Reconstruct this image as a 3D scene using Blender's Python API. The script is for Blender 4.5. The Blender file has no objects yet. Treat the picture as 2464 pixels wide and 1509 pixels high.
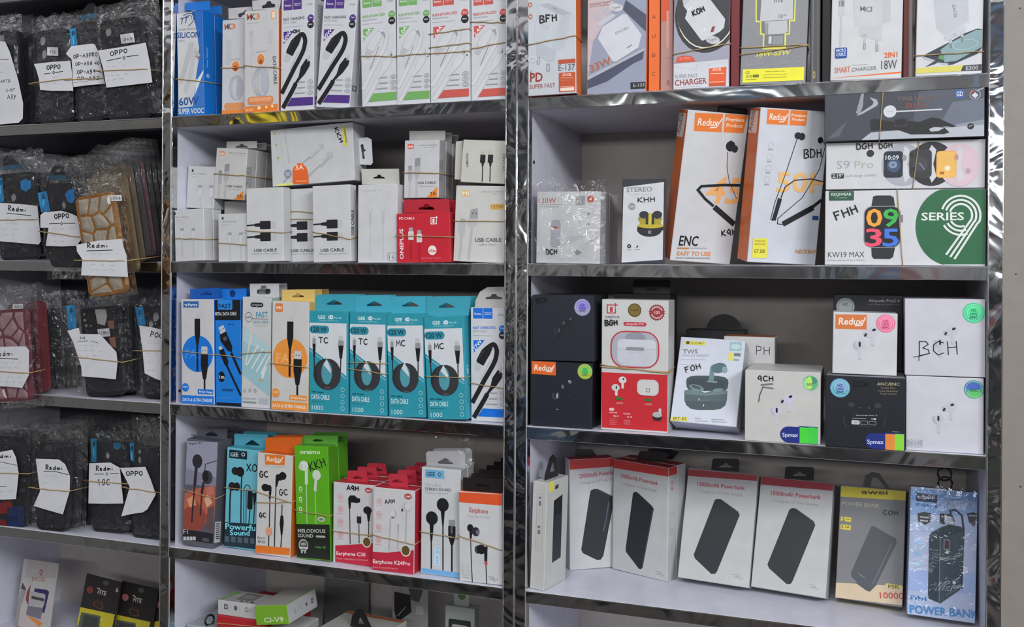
# Phone-accessory shop display: three shelving units with chrome edging, full of boxed accessories and bagged phone cases.
import bpy, bmesh, math, random
from mathutils import Vector, Matrix
from mathutils.geometry import tessellate_polygon
S = bpy.context.scene
COL = S.collection
# ------------------------------------------------------------------ camera, world, lights, exposure
cam = bpy.data.objects.new('camera', bpy.data.cameras.new('camera')); COL.objects.link(cam)
cam.data.sensor_width = 36; cam.data.lens = 2400 / 2464 * 36; cam.data.shift_y = -(754.5 - 636) / 2464; cam.data.clip_start = .02
cam.matrix_world = Matrix.Translation((0.47819, -1.32831, 0)) @ Matrix.Rotation(math.radians(19.7989), 4, 'Z') @ Matrix.Rotation(math.pi / 2, 4, 'X') @ Matrix.Rotation(.006, 4, 'Z')
S.camera = cam
S.view_settings.view_transform = 'Standard'; S.view_settings.look = 'None'; S.view_settings.gamma = 1; S.view_settings.use_curve_mapping = False
S.view_settings.exposure = 0.0
W = bpy.data.worlds.new('world'); S.world = W; W.use_nodes = True
W.node_tree.nodes['Background'].inputs[0].default_value = (.93, .95, 1, 1); W.node_tree.nodes['Background'].inputs[1].default_value = .72
def area(name, loc, target, sx, sy, power, color=(1, 1, 1)):
    l = bpy.data.lights.new(name, 'AREA'); l.shape = 'RECTANGLE'; l.size = sx; l.size_y = sy; l.energy = power; l.color = color
    o = bpy.data.objects.new(name, l); COL.objects.link(o); o.location = loc
    o.rotation_euler = (Vector(target) - Vector(loc)).to_track_quat('-Z', 'Y').to_euler(); return o
area('ceiling_tube_light', (2.5, -2.5, 1.2), (.1, 0, .0), 1.5, .25, 70, (.95, .98, 1))
area('front_fill_light', (.35, -3.2, .42), (.1, 0, .0), 2.2, .14, 20, (.97, .98, 1))  # added low fill from the front, brightening the compartment backs
area('ceiling_panel_light', (.3, -1.75, 1.17), (.3, -1.2, 0), 1.2, .3, 13, (1, .99, .97))
# ------------------------------------------------------------------ materials
def lin(h):
    h = h.lstrip('#'); h = h if len(h) == 6 else ''.join(c * 2 for c in h); v = [int(h[i:i + 2], 16) / 255 for i in (0, 2, 4)]
    return [c / 12.92 if c <= .04045 else ((c + .055) / 1.055) ** 2.4 for c in v]
GAIN = 1.06
MATS = {}
def mat(hexc, rough=.42, kind='card'):
    """coated card / plastic / paper with a fine procedural tone variation"""
    key = (hexc, rough, kind)
    if key in MATS: return MATS[key]
    m = bpy.data.materials.new(kind + '_' + hexc.lstrip('#')); m.use_nodes = True
    nt = m.node_tree; b = nt.nodes['Principled BSDF']
    c = lin(hexc); mx_, mn_ = max(c) ** (1 / 2.2), min(c) ** (1 / 2.2); sat = (mx_ - mn_) / max(mx_, .01)
    f = GAIN * (1 - .22 * min(1, max(0, (mx_ - .45) / .35)) * max(0, 1 - sat / .22)) if kind != 'ink' or sat < .22 else GAIN   # plain card stock is a little greyer than bleached paper
    c = [min(.86, x * f) for x in c]
    tc = nt.nodes.new('ShaderNodeTexCoord'); n = nt.nodes.new('ShaderNodeTexNoise'); n.inputs['Scale'].default_value = 45; n.inputs['Detail'].default_value = 3
    nt.links.new(tc.outputs['Object'], n.inputs['Vector'])
    r = nt.nodes.new('ShaderNodeMapRange'); r.inputs['From Min'].default_value = .3; r.inputs['From Max'].default_value = .7
    r.inputs['To Min'].default_value = .955; r.inputs['To Max'].default_value = 1.045; nt.links.new(n.outputs['Fac'], r.inputs['Value'])
    mx = nt.nodes.new('ShaderNodeMix'); mx.data_type = 'RGBA'; mx.blend_type = 'MULTIPLY'; mx.inputs[0].default_value = 1
    mx.inputs[6].default_value = (*c, 1); nt.links.new(r.outputs['Result'], mx.inputs[7]); nt.links.new(mx.outputs[2], b.inputs['Base Color'])
    b.inputs['Roughness'].default_value = rough
    b.inputs['Specular IOR Level'].default_value = .35 if kind != 'paper' else .1
    MATS[key] = m; return m
def chrome(name, scale, strength, base=(.78, .79, .8), rough=.07, stretch=(1, 1, 1)):
    m = bpy.data.materials.new(name); m.use_nodes = True; nt = m.node_tree; b = nt.nodes['Principled BSDF']
    b.inputs['Base Color'].default_value = (*base, 1); b.inputs['Metallic'].default_value = 1; b.inputs['Roughness'].default_value = rough
    tc = nt.nodes.new('ShaderNodeTexCoord'); mp = nt.nodes.new('ShaderNodeMapping'); mp.inputs['Scale'].default_value = stretch
    n = nt.nodes.new('ShaderNodeTexNoise'); n.inputs['Scale'].default_value = scale; n.inputs['Detail'].default_value = 2; n.inputs['Distortion'].default_value = 1.2
    bp = nt.nodes.new('ShaderNodeBump'); bp.inputs['Strength'].default_value = strength; bp.inputs['Distance'].default_value = .004
    nt.links.new(tc.outputs['Object'], mp.inputs['Vector']); nt.links.new(mp.outputs['Vector'], n.inputs['Vector'])
    nt.links.new(n.outputs['Fac'], bp.inputs['Height']); nt.links.new(bp.outputs['Normal'], b.inputs['Normal']); return m
CHROME = chrome('wavy_chrome_film', 11, .5, (.6, .6, .6), .1)
CHROME_POST = chrome('crumpled_chrome_film', 15, .75, (.6, .6, .6), .09)
CHROME_EDGE = chrome('chrome_bead', 30, .1, (.85, .85, .86), .12)
def laminate(name, hexc, rough=.35):
    m = mat(hexc, rough, name); return m
WHITE_LAM = laminate('white_laminate', '#d6d6e4'); BACK_LAM = laminate('beige_back_board', '#bab3ad', .5); WALL_LAM = laminate('greige_wall_panel', '#837c75', .45)
def film(name, gloss=.55, milk=.05, scale=70, bump=.8):
    m = bpy.data.materials.new(name); m.use_nodes = True; nt = m.node_tree; nt.nodes.clear()
    out = nt.nodes.new('ShaderNodeOutputMaterial'); tr = nt.nodes.new('ShaderNodeBsdfTransparent'); gl = nt.nodes.new('ShaderNodeBsdfGlossy'); df = nt.nodes.new('ShaderNodeBsdfDiffuse')
    gl.inputs['Roughness'].default_value = .07; df.inputs['Color'].default_value = (.8, .82, .85, 1)
    tc = nt.nodes.new('ShaderNodeTexCoord'); n = nt.nodes.new('ShaderNodeTexNoise'); n.inputs['Scale'].default_value = scale; n.inputs['Detail'].default_value = 3; n.inputs['Distortion'].default_value = 2
    bp = nt.nodes.new('ShaderNodeBump'); bp.inputs['Strength'].default_value = bump; bp.inputs['Distance'].default_value = .006
    nt.links.new(tc.outputs['Object'], n.inputs['Vector']); nt.links.new(n.outputs['Fac'], bp.inputs['Height'])
    lw = nt.nodes.new('ShaderNodeFresnel'); lw.inputs['IOR'].default_value = 1.5; nt.links.new(bp.outputs['Normal'], lw.inputs['Normal']); nt.links.new(bp.outputs['Normal'], gl.inputs['Normal'])
    mu = nt.nodes.new('ShaderNodeMath'); mu.operation = 'MULTIPLY_ADD'; mu.inputs[1].default_value = gloss; mu.inputs[2].default_value = .035; nt.links.new(lw.outputs['Fac'], mu.inputs[0])
    m1 = nt.nodes.new('ShaderNodeMixShader'); m1.inputs['Fac'].default_value = milk; m2 = nt.nodes.new('ShaderNodeMixShader')
    nt.links.new(tr.outputs[0], m1.inputs[1]); nt.links.new(df.outputs[0], m1.inputs[2]); nt.links.new(mu.outputs[0], m2.inputs['Fac'])
    nt.links.new(m1.outputs[0], m2.inputs[1]); nt.links.new(gl.outputs[0], m2.inputs[2]); nt.links.new(m2.outputs[0], out.inputs['Surface']); return m
FILM = film('clear_plastic_bag', .5, .012, 30, 1.0); WRAP = film('clear_shrink_wrap', .35, .004, 30, .45)
BAND_MAT = None
def gem_mat(name, hexc):
    m = mat(hexc, .15, name); return m
# ------------------------------------------------------------------ mesh helpers
def link(name, me, mats=(), parent=None):
    o = bpy.data.objects.new(name, me); COL.objects.link(o)
    for m in mats: me.materials.append(m)
    if parent is not None: o.parent = parent
    return o
def tag(o, label=None, cat=None, group=None, kind=None):
    if label: o['label'] = label
    if cat: o['category'] = cat
    if group: o['group'] = group
    if kind: o['kind'] = kind
    return o
def bm_box(bm, x0, x1, y0, y1, z0, z1, mi=0):
    v = [bm.verts.new(p) for p in ((x0, y0, z0), (x1, y0, z0), (x1, y1, z0), (x0, y1, z0), (x0, y0, z1), (x1, y0, z1), (x1, y1, z1), (x0, y1, z1))]
    fs = []
    for q in ((3, 2, 1, 0), (4, 5, 6, 7), (0, 1, 5, 4), (1, 2, 6, 5), (2, 3, 7, 6), (3, 0, 4, 7)):
        f = bm.faces.new([v[i] for i in q]); f.material_index = mi; fs.append(f)
    return fs   # bottom, top, front, right, back, left
def box(name, dims, mats, parent=None, bev=.0008, facem=None):
    bm = bmesh.new(); fs = bm_box(bm, *dims)
    if facem:
        for f, i in zip(fs, facem): f.material_index = i
    if bev: bmesh.ops.bevel(bm, geom=list(bm.edges), offset=bev, segments=1, affect='EDGES', profile=.5)
    me = bpy.data.meshes.new(name); bm.to_mesh(me); bm.free()
    return link(name, me, mats, parent)
def tris2d(loops):
    """triangulate outline + holes given as lists of 2-d points"""
    loops = [[Vector((p[0], p[1], 0)) for p in l] for l in loops]
    return [v for l in loops for v in l], tessellate_polygon(loops)
def signed(l): return sum(a[0] * b[1] - b[0] * a[1] for a, b in zip(l, l[1:] + l[:1]))
def plate(bm, outer, holes, thick, to3, mi=0):
    """prism between depth 0 and thick; to3(u, v, depth) -> 3-d"""
    if signed(outer) < 0: outer = outer[::-1]
    holes = [h[::-1] if signed(h) > 0 else h for h in holes]
    pts, tr = tris2d([outer] + holes)
    A = [bm.verts.new(to3(p.x, p.y, 0)) for p in pts]; B = [bm.verts.new(to3(p.x, p.y, thick)) for p in pts]
    for t in tr:
        a = [pts[i] for i in t]; ccw = (a[1] - a[0]).cross(a[2] - a[0]).z > 0
        t = t if ccw else t[::-1]
        try:
            bm.faces.new([A[i] for i in t]).material_index = mi; bm.faces.new([B[i] for i in t[::-1]]).material_index = mi
        except ValueError: pass
    k = 0
    for l in [outer] + holes:
        n = len(l)
        for i in range(n):
            j = (i + 1) % n
            try: bm.faces.new((A[k + j], A[k + i], B[k + i], B[k + j])).material_index = mi
            except ValueError: pass
        k += n
def rrect(x0, y0, x1, y1, r, n=5):
    r = min(r, (x1 - x0) / 2 - 1e-6, (y1 - y0) / 2 - 1e-6)
    if r <= 0: return [(x0, y0), (x1, y0), (x1, y1), (x0, y1)]
    out = []
    for cx, cy, a0 in ((x1 - r, y0 + r, -90), (x1 - r, y1 - r, 0), (x0 + r, y1 - r, 90), (x0 + r, y0 + r, 180)):
        for k in range(n + 1):
            a = math.radians(a0 + 90 * k / n); out.append((cx + r * math.cos(a), cy + r * math.sin(a)))
    return out
def ell(cx, cy, rx, ry, rot=0, n=26):
    c, s = math.cos(math.radians(rot)), math.sin(math.radians(rot)); out = []
    for k in range(n):
        a = 2 * math.pi * k / n; x, y = rx * math.cos(a), ry * math.sin(a); out.append((cx + x * c - y * s, cy + x * s + y * c))
    return out
def ribbon(pts, w):
    """mitred stroke of a polyline: one quad per segment, neighbours sharing their joint"""
    P = [pts[0]]
    for p in pts[1:]:
        if math.dist(p, P[-1]) > 1e-3 * max(w, .1): P.append(p)
    if len(P) < 2: return []
    closed = len(P) > 3 and math.dist(P[0], P[-1]) < 1e-6; n = len(P); A, B = [], []
    def nrm(a, b):
        d = math.dist(a, b); return (-(b[1] - a[1]) / d, (b[0] - a[0]) / d)
    for i in range(n):
        a = nrm(P[i - 1], P[i]) if i else (nrm(P[-2], P[-1]) if closed else None); b = nrm(P[i], P[i + 1]) if i < n - 1 else (nrm(P[0], P[1]) if closed else None)
        a = a or b; b = b or a; m = (a[0] + b[0], a[1] + b[1]); l = math.hypot(*m)
        if l < .35: m, k = b, 1.
        else: m = (m[0] / l, m[1] / l); k = min(1.8, 1 / max(.3, m[0] * b[0] + m[1] * b[1]))
        A.append((P[i][0] - m[0] * w / 2 * k, P[i][1] - m[1] * w / 2 * k)); B.append((P[i][0] + m[0] * w / 2 * k, P[i][1] + m[1] * w / 2 * k))
    return [[A[i], A[i + 1], B[i + 1], B[i]] for i in range(n - 1)]
# ---- lettering: built-in font outlines turned into polygons
TXT = {}
def text_tris(t, bold, shear):
    key = (t, bold, shear)
    if key not in TXT:
        cu = bpy.data.curves.new('lettering', 'FONT'); cu.body = t; cu.resolution_u = 2; cu.fill_mode = 'FRONT'; cu.shear = shear
        if bold: cu.offset = .018
        ob = bpy.data.objects.new('lettering', cu); COL.objects.link(ob)
        me = bpy.data.meshes.new_from_object(ob)
        me.calc_loop_triangles(); vs = [(v.co.x, v.co.y) for v in me.vertices]; tr = [tuple(x.vertices) for x in me.loop_triangles]
        bpy.data.objects.remove(ob); bpy.data.curves.remove(cu); bpy.data.meshes.remove(me)
        if vs:
            x0 = min(v[0] for v in vs); x1 = max(v[0] for v in vs)
        else: x0, x1 = 0, 1
        TXT[key] = ([(v[0] - x0, v[1]) for v in vs], tr, max(x1 - x0, 1e-3))
    return TXT[key]
CAP = .729   # cap height of the built-in font at size 1
# ---- pen strokes for handwriting
PEN = {'A': [[(0, 0), (.45, 1), (.9, 0)], [(.18, .4), (.72, .42)]], 'B': [[(.05, 0), (.08, 1), (.6, .95), (.75, .75), (.3, .52), (.75, .4), (.8, .15), (.05, 0)]], 'C': [[(.85, .85), (.5, 1), (.1, .7), (.05, .3), (.4, 0), (.85, .15)]],
 'D': [[(.05, 0), (.08, 1), (.6, .9), (.85, .5), (.6, .1), (.05, 0)]], 'E': [[(.8, 1), (.1, 1), (.1, 0), (.8, 0)], [(.1, .5), (.7, .5)]], 'F': [[(.8, .95), (.1, 1), (.1, 0)], [(.1, .52), (.65, .55)]], 'G': [[(.8, .85), (.4, 1), (.08, .6), (.1, .2), (.5, 0), (.8, .3), (.8, .5), (.45, .48)]],
 'H': [[(.08, 1), (.1, 0)], [(.8, 1), (.8, 0)], [(.1, .48), (.8, .52)]], 'K': [[(.1, 1), (.1, 0)], [(.8, 1), (.12, .45), (.85, 0)]], 'M': [[(.02, 0), (.12, 1), (.45, .35), (.8, 1), (.92, 0)]], 'N': [[(.05, 0), (.1, 1), (.8, 0), (.85, 1)]],
 'O': [[(.45, 1), (.1, .75), (.08, .25), (.45, 0), (.8, .25), (.8, .75), (.45, 1)]], 'P': [[(.1, -.1), (.12, 1), (.65, .95), (.8, .7), (.6, .45), (.12, .42)]], 'Q': [[(.75, .9), (.4, 1), (.08, .6), (.3, .3), (.7, .5), (.75, .9), (.72, .1), (.9, 0)]], 'R': [[(.1, 0), (.12, 1), (.65, .95), (.75, .7), (.15, .5), (.85, 0)]],
 'T': [[(0, 1), (.9, 1)], [(.48, 1), (.42, 0)]], 'X': [[(.1, 1), (.85, 0)], [(.85, 1), (.1, 0)]], 'Y': [[(.05, .9), (.45, .45), (.85, .95)], [(.45, .45), (.3, -.2)]], 'e': [[(.1, .3), (.6, .35), (.4, .6), (.1, .4), (.2, .05), (.7, .1)]], 'd': [[(.6, .45), (.2, .5), (.1, .1), (.5, .05), (.65, .9), (.65, 0)]], 'm': [[(.05, 0), (.1, .45), (.4, .4), (.42, 0), (.5, .4), (.8, .4), (.85, 0)]], 'i': [[(.3, .45), (.35, 0)], [(.32, .75), (.36, .8)]],
 '0': [[(.45, 1), (.1, .6), (.3, 0), (.75, .3), (.7, .85), (.45, 1)]], '1': [[(.2, .8), (.45, 1), (.45, 0)]], '2': [[(.1, .8), (.45, 1), (.75, .75), (.1, 0), (.85, .05)]], '3': [[(.1, .9), (.6, 1), (.7, .75), (.3, .55), (.75, .35), (.5, 0), (.1, .1)]], '4': [[(.6, 0), (.6, 1), (.1, .35), (.85, .35)]], '5': [[(.75, 1), (.2, 1), (.15, .55), (.65, .6), (.75, .25), (.4, 0), (.1, .1)]], '8': [[(.45, .52), (.15, .8), (.45, 1), (.75, .8), (.2, .3), (.45, 0), (.75, .25), (.45, .52)]], '9': [[(.7, .7), (.4, .5), (.15, .75), (.45, 1), (.72, .75), (.6, 0)]], '-': [[(.1, .5), (.75, .5)]], ' ': []}
def pen_strokes(t):
    out = []; x = 0.
    for i, c in enumerate(t):
        k = random.Random(i * 7 + ord(c))
        for s in PEN.get(c, []): out.append([(x + p[0] + k.uniform(-.03, .03), p[1] + k.uniform(-.04, .04)) for p in s])
        x += .62 if c == ' ' else 1.08 if c != 'i' else .75
    return out, max(x - .15, .5)
def print_mesh(name, items, to3, parent, layer=2.2e-5, lift=6e-5, size=None):
    """flat artwork: every item is a polygon set on its own hair-thin layer; items are in millimetres on the face"""
    vs, fs, mis, mats = [], [], [], []
    def mi(c):
        m = mat(c, .42, 'ink')
        if m not in mats: mats.append(m)
        return mats.index(m)
    def clip(poly):
        for ax, lo, hi in ((0, .15, size[0] * 1000 - .15), (1, .15, size[1] * 1000 - .15)):
            for lim, sg in ((lo, 1), (hi, -1)):
                out = []
                for p, q in zip(poly, poly[1:] + poly[:1]):
                    a, b_ = (p[ax] - lim) * sg, (q[ax] - lim) * sg
                    if a >= 0: out.append(p)
                    if (a < 0) != (b_ < 0):
                        t = a / (a - b_); out.append((p[0] + t * (q[0] - p[0]), p[1] + t * (q[1] - p[1])))
                poly = out
                if len(poly) < 3: return []
        return poly
    def add(pts, tr, d, m):
        if size and any(not (.1 <= p[0] <= size[0] * 1000 - .1 and .1 <= p[1] <= size[1] * 1000 - .1) for p in pts):   # print stops at the edge of the face
            P2, T2 = [], []
            for t in tr:
                c = clip([tuple(pts[i][:2]) for i in t]); k = len(P2); P2 += c; T2 += [(k, k + i, k + i + 1) for i in range(1, len(c) - 1)]
            pts, tr = P2, T2
        b = len(vs)
        for p in pts: vs.append(to3(p[0] / 1000, p[1] / 1000, -d))
        for t in tr:
            (ax, ay), (bx, by), (cx, cy) = [pts[i][:2] for i in t]
            if (bx - ax) * (cy - ay) - (by - ay) * (cx - ax) < 0: t = t[::-1]
            fs.append(tuple(b + i for i in t)); mis.append(m)
    def poly(pl, d, m, holes=()):
        p, tr = tris2d([pl] + list(holes)); add([(q.x, q.y) for q in p], tr, d, m)
    for k, it in enumerate(items):
        d = lift + layer * k; c = mi(it[1]); t = it[0]
        if t == 'R': poly(rrect(*it[2:6], it[6]), d, c)
        elif t == 'P':
            l = [(it[2][i], it[2][i + 1]) for i in range(0, len(it[2]), 2)]; q = [l[0]]
            for p in l[1:]:
                if math.dist(p, q[-1]) > .05: q.append(p)
            if len(q) > 2: poly(q, d, c)
        elif t == 'L':
            l = [(it[3][i], it[3][i + 1]) for i in range(0, len(it[3]), 2)]
            for q in ribbon(l, it[2]): add(q, [(0, i, i + 1) for i in range(1, len(q) - 1)], d, c)
        elif t == 'E':
            _, _, cx, cy, rx, ry, inner, rot = it; o = ell(cx, cy, rx, ry, rot)
            if inner > 0:
                i2 = ell(cx, cy, rx * inner, ry * inner, rot); n = len(o)
                add(o + i2, [(i, (i + 1) % n, n + i) for i in range(n)] + [((i + 1) % n, n + (i + 1) % n, n + i) for i in range(n)], d, c)
            else: poly(o, d, c)
        elif t == 'T':
            _, _, s, x, y, w, h, ang, bold, sh = it; pv, tr, tw = text_tris(s, bold, sh); ca, sa = math.cos(math.radians(ang)), math.sin(math.radians(ang))
            q = []
            for px, py in pv:
                X, Y = px / tw * w, py / CAP * h; q.append((x + X * ca - Y * sa, y + X * sa + Y * ca))
            add(q, tr, d, c)
        elif t == 'H':
            _, _, pw, s, x, y, w, h, ang = it; st, tw = pen_strokes(s); ca, sa = math.cos(math.radians(ang)), math.sin(math.radians(ang))
            for l in st:
                q = []
                for px, py in l:
                    X, Y = px / tw * w, py * h; q.append((x + X * ca - Y * sa, y + X * sa + Y * ca))
                for r in ribbon(q, pw): add(r, [(0, i, i + 1) for i in range(1, len(r) - 1)], d, c)
    me = bpy.data.meshes.new(name); me.from_pydata(vs, [], fs)
    for m in mats: me.materials.append(m)
    me.polygons.foreach_set('material_index', mis); me.update()
    o = bpy.data.objects.new(name, me); COL.objects.link(o); o.parent = parent; return o
def facemap(face, W_, H_, D):
    return {'F': lambda u, v, d: (u - W_ / 2, d, v), 'R': lambda u, v, d: (W_ / 2 - d, u, v), 'L': lambda u, v, d: (-W_ / 2 + d, D - u, v),
            'T': lambda u, v, d: (u - W_ / 2, v, H_ - d), 'B': lambda u, v, d: (u - W_ / 2, D - v, d)}[face]
def place(o, b):
    o.matrix_world = Matrix.Translation((b[0], b[1], b[2])) @ Matrix.Rotation(b[6], 4, 'Z') @ Matrix.Rotation(b[7], 4, 'X') @ Matrix.Rotation(b[8], 4, 'Y')
def carton(name, W_, H_, D, cols, bev=.0007):
    """box carton, origin at the middle of its lower front edge; cols = front, side, top, back/bottom"""
    ms = [mat(c, .4) for c in cols]
    return box(name, (-W_ / 2, W_ / 2, 0, D, 0, H_), ms, None, bev, (3, 2, 0, 1, 3, 1))
def tube(name, pts, r, m, parent=None, closed=False, seg=6, flat=1.):
    bm = bmesh.new(); P = [Vector(p) for p in pts]; n = len(P); rings = []
    for i, p in enumerate(P):
        a = P[(i - 1) % n] if closed or i > 0 else P[i]; b = P[(i + 1) % n] if closed or i < n - 1 else P[i]
        t = (b - a).normalized(); u = t.cross(Vector((0, 0, 1)))
        if u.length < .2: u = t.cross(Vector((1, 0, 0)))
        u.normalize(); w = u.cross(t)
        rings.append([bm.verts.new(p + (u * math.cos(2 * math.pi * k / seg) * flat + w * math.sin(2 * math.pi * k / seg)) * r) for k in range(seg)])
    for i in range(n if closed else n - 1):
        A, B = rings[i], rings[(i + 1) % n]
        for k in range(seg): bm.faces.new((A[k], A[(k + 1) % seg], B[(k + 1) % seg], B[k]))
    if not closed: bm.faces.new(rings[0][::-1]); bm.faces.new(rings[-1])
    bmesh.ops.recalc_face_normals(bm, faces=bm.faces)
    me = bpy.data.meshes.new(name); bm.to_mesh(me); bm.free()
    for p in me.polygons: p.use_smooth = True
    return link(name, me, [m], parent)
def crumple(name, W_, H_, amp, seed, m, parent, x0, z0, y, nx=12, nz=18, both=0., taper=.0):
    """crumpled plastic sheet (or a two-sided pillow bag when both > 0)"""
    rnd = random.Random(seed); bm = bmesh.new()
    ph = [(rnd.uniform(20, 90), rnd.uniform(20, 90), rnd.uniform(0, 6.3), rnd.uniform(.3, 1)) for _ in range(7)]
    def sheet(sg, off):
        g = []
        for j in range(nz + 1):
            row = []
            for i in range(nx + 1):
                u, v = i / nx, j / nz; x = x0 + u * W_ + rnd.uniform(-.2, .2) * W_ / nx * (0 if i in (0, nx) else 1); z = z0 + v * H_
                edge = min(u, 1 - u, v * 1.2, (1 - v) * 2.0) * 8; edge = min(1, edge)
                w = sum(a[3] * math.sin(a[0] * x + a[1] * z + a[2]) for a in ph) / 3
                w = amp * (abs(w) * 1.3 - .4) + rnd.uniform(-.25, .25) * amp
                row.append(bm.verts.new((x, y + off + sg * edge * (amp * .8 + w * .7) + (rnd.uniform(-1, 1) * amp * .5 if edge < .9 else 0), z + (rnd.uniform(-.004, .004) if j == nz else rnd.uniform(0, .002) if j == 0 else 0))))
            g.append(row)
        for j in range(nz):
            for i in range(nx):
                q = (g[j][i], g[j][i + 1], g[j + 1][i + 1], g[j + 1][i])
                bm.faces.new(q if sg < 0 else q[::-1])
    sheet(-1, 0)
    if both: sheet(1, both)
    me = bpy.data.meshes.new(name); bm.to_mesh(me); bm.free()
    return link(name, me, [m], parent)
def copy_tree(o, keep=None, parent=None):
    c = o.copy(); COL.objects.link(c)
    if parent is not None: c.parent = parent
    for ch in o.children:
        if keep is None or ch.name.split('.')[0] in keep: copy_tree(ch, None, c)
    return c
# ------------------------------------------------------------------ room shell
def struct(name, dims, m, bev=0):
    return tag(box(name, dims, [m], None, bev), kind='structure')
FLOOR_M = mat('#5a5652', .3, 'floor_tile'); CEIL_M = mat('#d8d8d8', .8, 'ceiling_paint'); PAINT = mat('#8d8b88', .7, 'wall_paint')
def lit_sign():
    m = bpy.data.materials.new('lit_yellow_acrylic'); m.use_nodes = True; b = m.node_tree.nodes['Principled BSDF']
    b.inputs['Base Color'].default_value = (.9, .7, .02, 1); b.inputs['Emission Color'].default_value = (1, .78, .02, 1); b.inputs['Emission Strength'].default_value = 1.6
    o = box('lit_sign', (-.07, .07, -.05, 0, 0, .14), [mat('#3a3a3c', .4, 'plastic'), m], None, .004, (0, 0, 0, 0, 1, 0)); o.location = (-2.60, -3.24, .66)
    tag(o, 'yellow lit sign box on the opposite wall, seen only as reflections in the chrome', 'sign')
lit_sign()
struct('floor', (-3, 3, -3.3, .6, -1.55, -1.5), FLOOR_M)
wf = struct('wall_front', (-3, 3, -3.35, -3.3, -1.5, 1.2), PAINT)
def product_wall():
    m = bpy.data.materials.new('stocked_wall'); m.use_nodes = True; nt = m.node_tree; b = nt.nodes['Principled BSDF']
    tc = nt.nodes.new('ShaderNodeTexCoord'); mp = nt.nodes.new('ShaderNodeMapping'); mp.inputs['Scale'].default_value = (5.5, 1, 3)
    v = nt.nodes.new('ShaderNodeTexVoronoi'); v.distance = 'CHEBYCHEV'; v.inputs['Scale'].default_value = 1
    r = nt.nodes.new('ShaderNodeValToRGB'); e = r.color_ramp.elements; e[0].color = (.02, .02, .025, 1); e[1].color = (.75, .75, .76, 1)
    for p, c in ((.3, (.05, .05, .06, 1)), (.46, (.35, .35, .36, 1)), (.56, (.1, .09, .09, 1)), (.70, (.3, .1, .09, 1)), (.74, (.1, .2, .35, 1)), (.78, (.6, .6, .58, 1)), (.88, (.08, .1, .07, 1))):
        q = e.new(p); q.color = c
    r.color_ramp.interpolation = 'CONSTANT'; s = nt.nodes.new('ShaderNodeSeparateColor')
    nt.links.new(tc.outputs['Object'], mp.inputs['Vector']); nt.links.new(mp.outputs['Vector'], v.inputs['Vector']); nt.links.new(v.outputs['Color'], s.inputs['Color'])
    nt.links.new(s.outputs[0], r.inputs['Fac']); nt.links.new(r.outputs['Color'], b.inputs['Base Color']); b.inputs['Roughness'].default_value = .5
    return m
wf.data.materials[0] = product_wall()
struct('wall_back', (-3, 3, .55, .6, -1.5, 1.2), PAINT)
struct('wall_left', (-3.05, -3, -3.3, .6, -1.5, 1.2), PAINT)
wr = struct('wall_right', (.6280, .95, .0, .55, -1.5, 1.2), WALL_LAM)
struct('baseboard_right', (.6282, .95, -.004, -.0003, -1.5, -.4635), mat('#867f78', .5, 'skirting'), .001)
for x, z in ((.648, -.262), (.6415, -.008), (.6445, .31)):
    bm = bmesh.new(); bmesh.ops.create_cone(bm, cap_ends=True, segments=12, radius1=.0009, radius2=.0008, depth=.001, matrix=Matrix.Translation((x, -.0006, z)) @ Matrix.Rotation(math.pi / 2, 4, 'X'))
    me = bpy.data.meshes.new('nail_head'); bm.to_mesh(me); bm.free(); link('nail_head', me, [mat('#2a2826', .4, 'metal')], wr)
# ------------------------------------------------------------------ shelving units
ZS = (.4657, .2345, .001, -.2282, -.459, -.690, -.92)
DEP = .275; TH = .0168
def unit(label, x0, x1, post_l, post_r, seg):
    """x0..x1 is the inner width; post_l / post_r = (outer, inner) x of the uprights (None when shared)"""
    root = bpy.data.objects.new('shelving_unit', None); COL.objects.link(root); root.location = (x0, 0, -1.5); tag(root, label, 'shelving')
    off = Vector((x0, 0, -1.5))
    def part(o, par=root):
        o.parent = par; o.location = (-off if par is root else Vector((0, 0, 0))); return o
    part(box('back_panel', (x0, x1, DEP, DEP + .012, -1.4, .62), [BACK_LAM], None, 0))
    for z in ZS:
        b = part(box('shelf_board', (x0, x1, .0006, DEP, z - TH, z), [WHITE_LAM], None, 0))
        part(box('edge_trim', (x0 + .0004, x1 - .0006, -.0012, .0004, z - TH - .0004, z - .0008), [CHROME], None, .0004), b)
        part(box('trim_bead', (x0 + .0004, x1 - .0006, -.0019, -.0004, z - .0020, z + .0002), [CHROME_EDGE], None, .0005), b)
    for p, side in ((post_l, 0), (post_r, 1)):
        if p is None: continue
        a, c = p
        u = part(box('side_panel', (a, c, .0006, DEP + .012, -1.5, .62), [WHITE_LAM], None, 0))
        part(box('front_trim', (a + .0003, c - .0003, -.0016, .0004, -1.5, .62), [CHROME_POST], None, .0004), u)
        for xx in (a + .0006, c - .0006): part(box('trim_bead', (xx - .0008, xx + .0008, -.0024, -.001, -1.5, .62), [CHROME_EDGE], None, .0004), u)
        if side == 0: part(box('return_trim', (c, c + .0006, .0008, .013, -1.5, .62), [CHROME_POST], None, 0), u)
    for x, z in seg:
        bm = bmesh.new(); bmesh.ops.create_cone(bm, cap_ends=True, segments=14, radius1=.0025, radius2=.0022, depth=.0014, matrix=Matrix.Translation((x, .022, z)) @ Matrix.Rotation(math.pi / 2, 4, 'Y'))
        me = bpy.data.meshes.new('pin_hole'); bm.to_mesh(me); bm.free(); part(link('pin_hole', me, [mat('#1c1c20', .5, 'plastic')]))
    return root
left = unit('white shelving unit with chrome edging on the left, stocked with bagged phone cases', -1.075, -.6027, (-1.095, -1.075), None, [])
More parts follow.
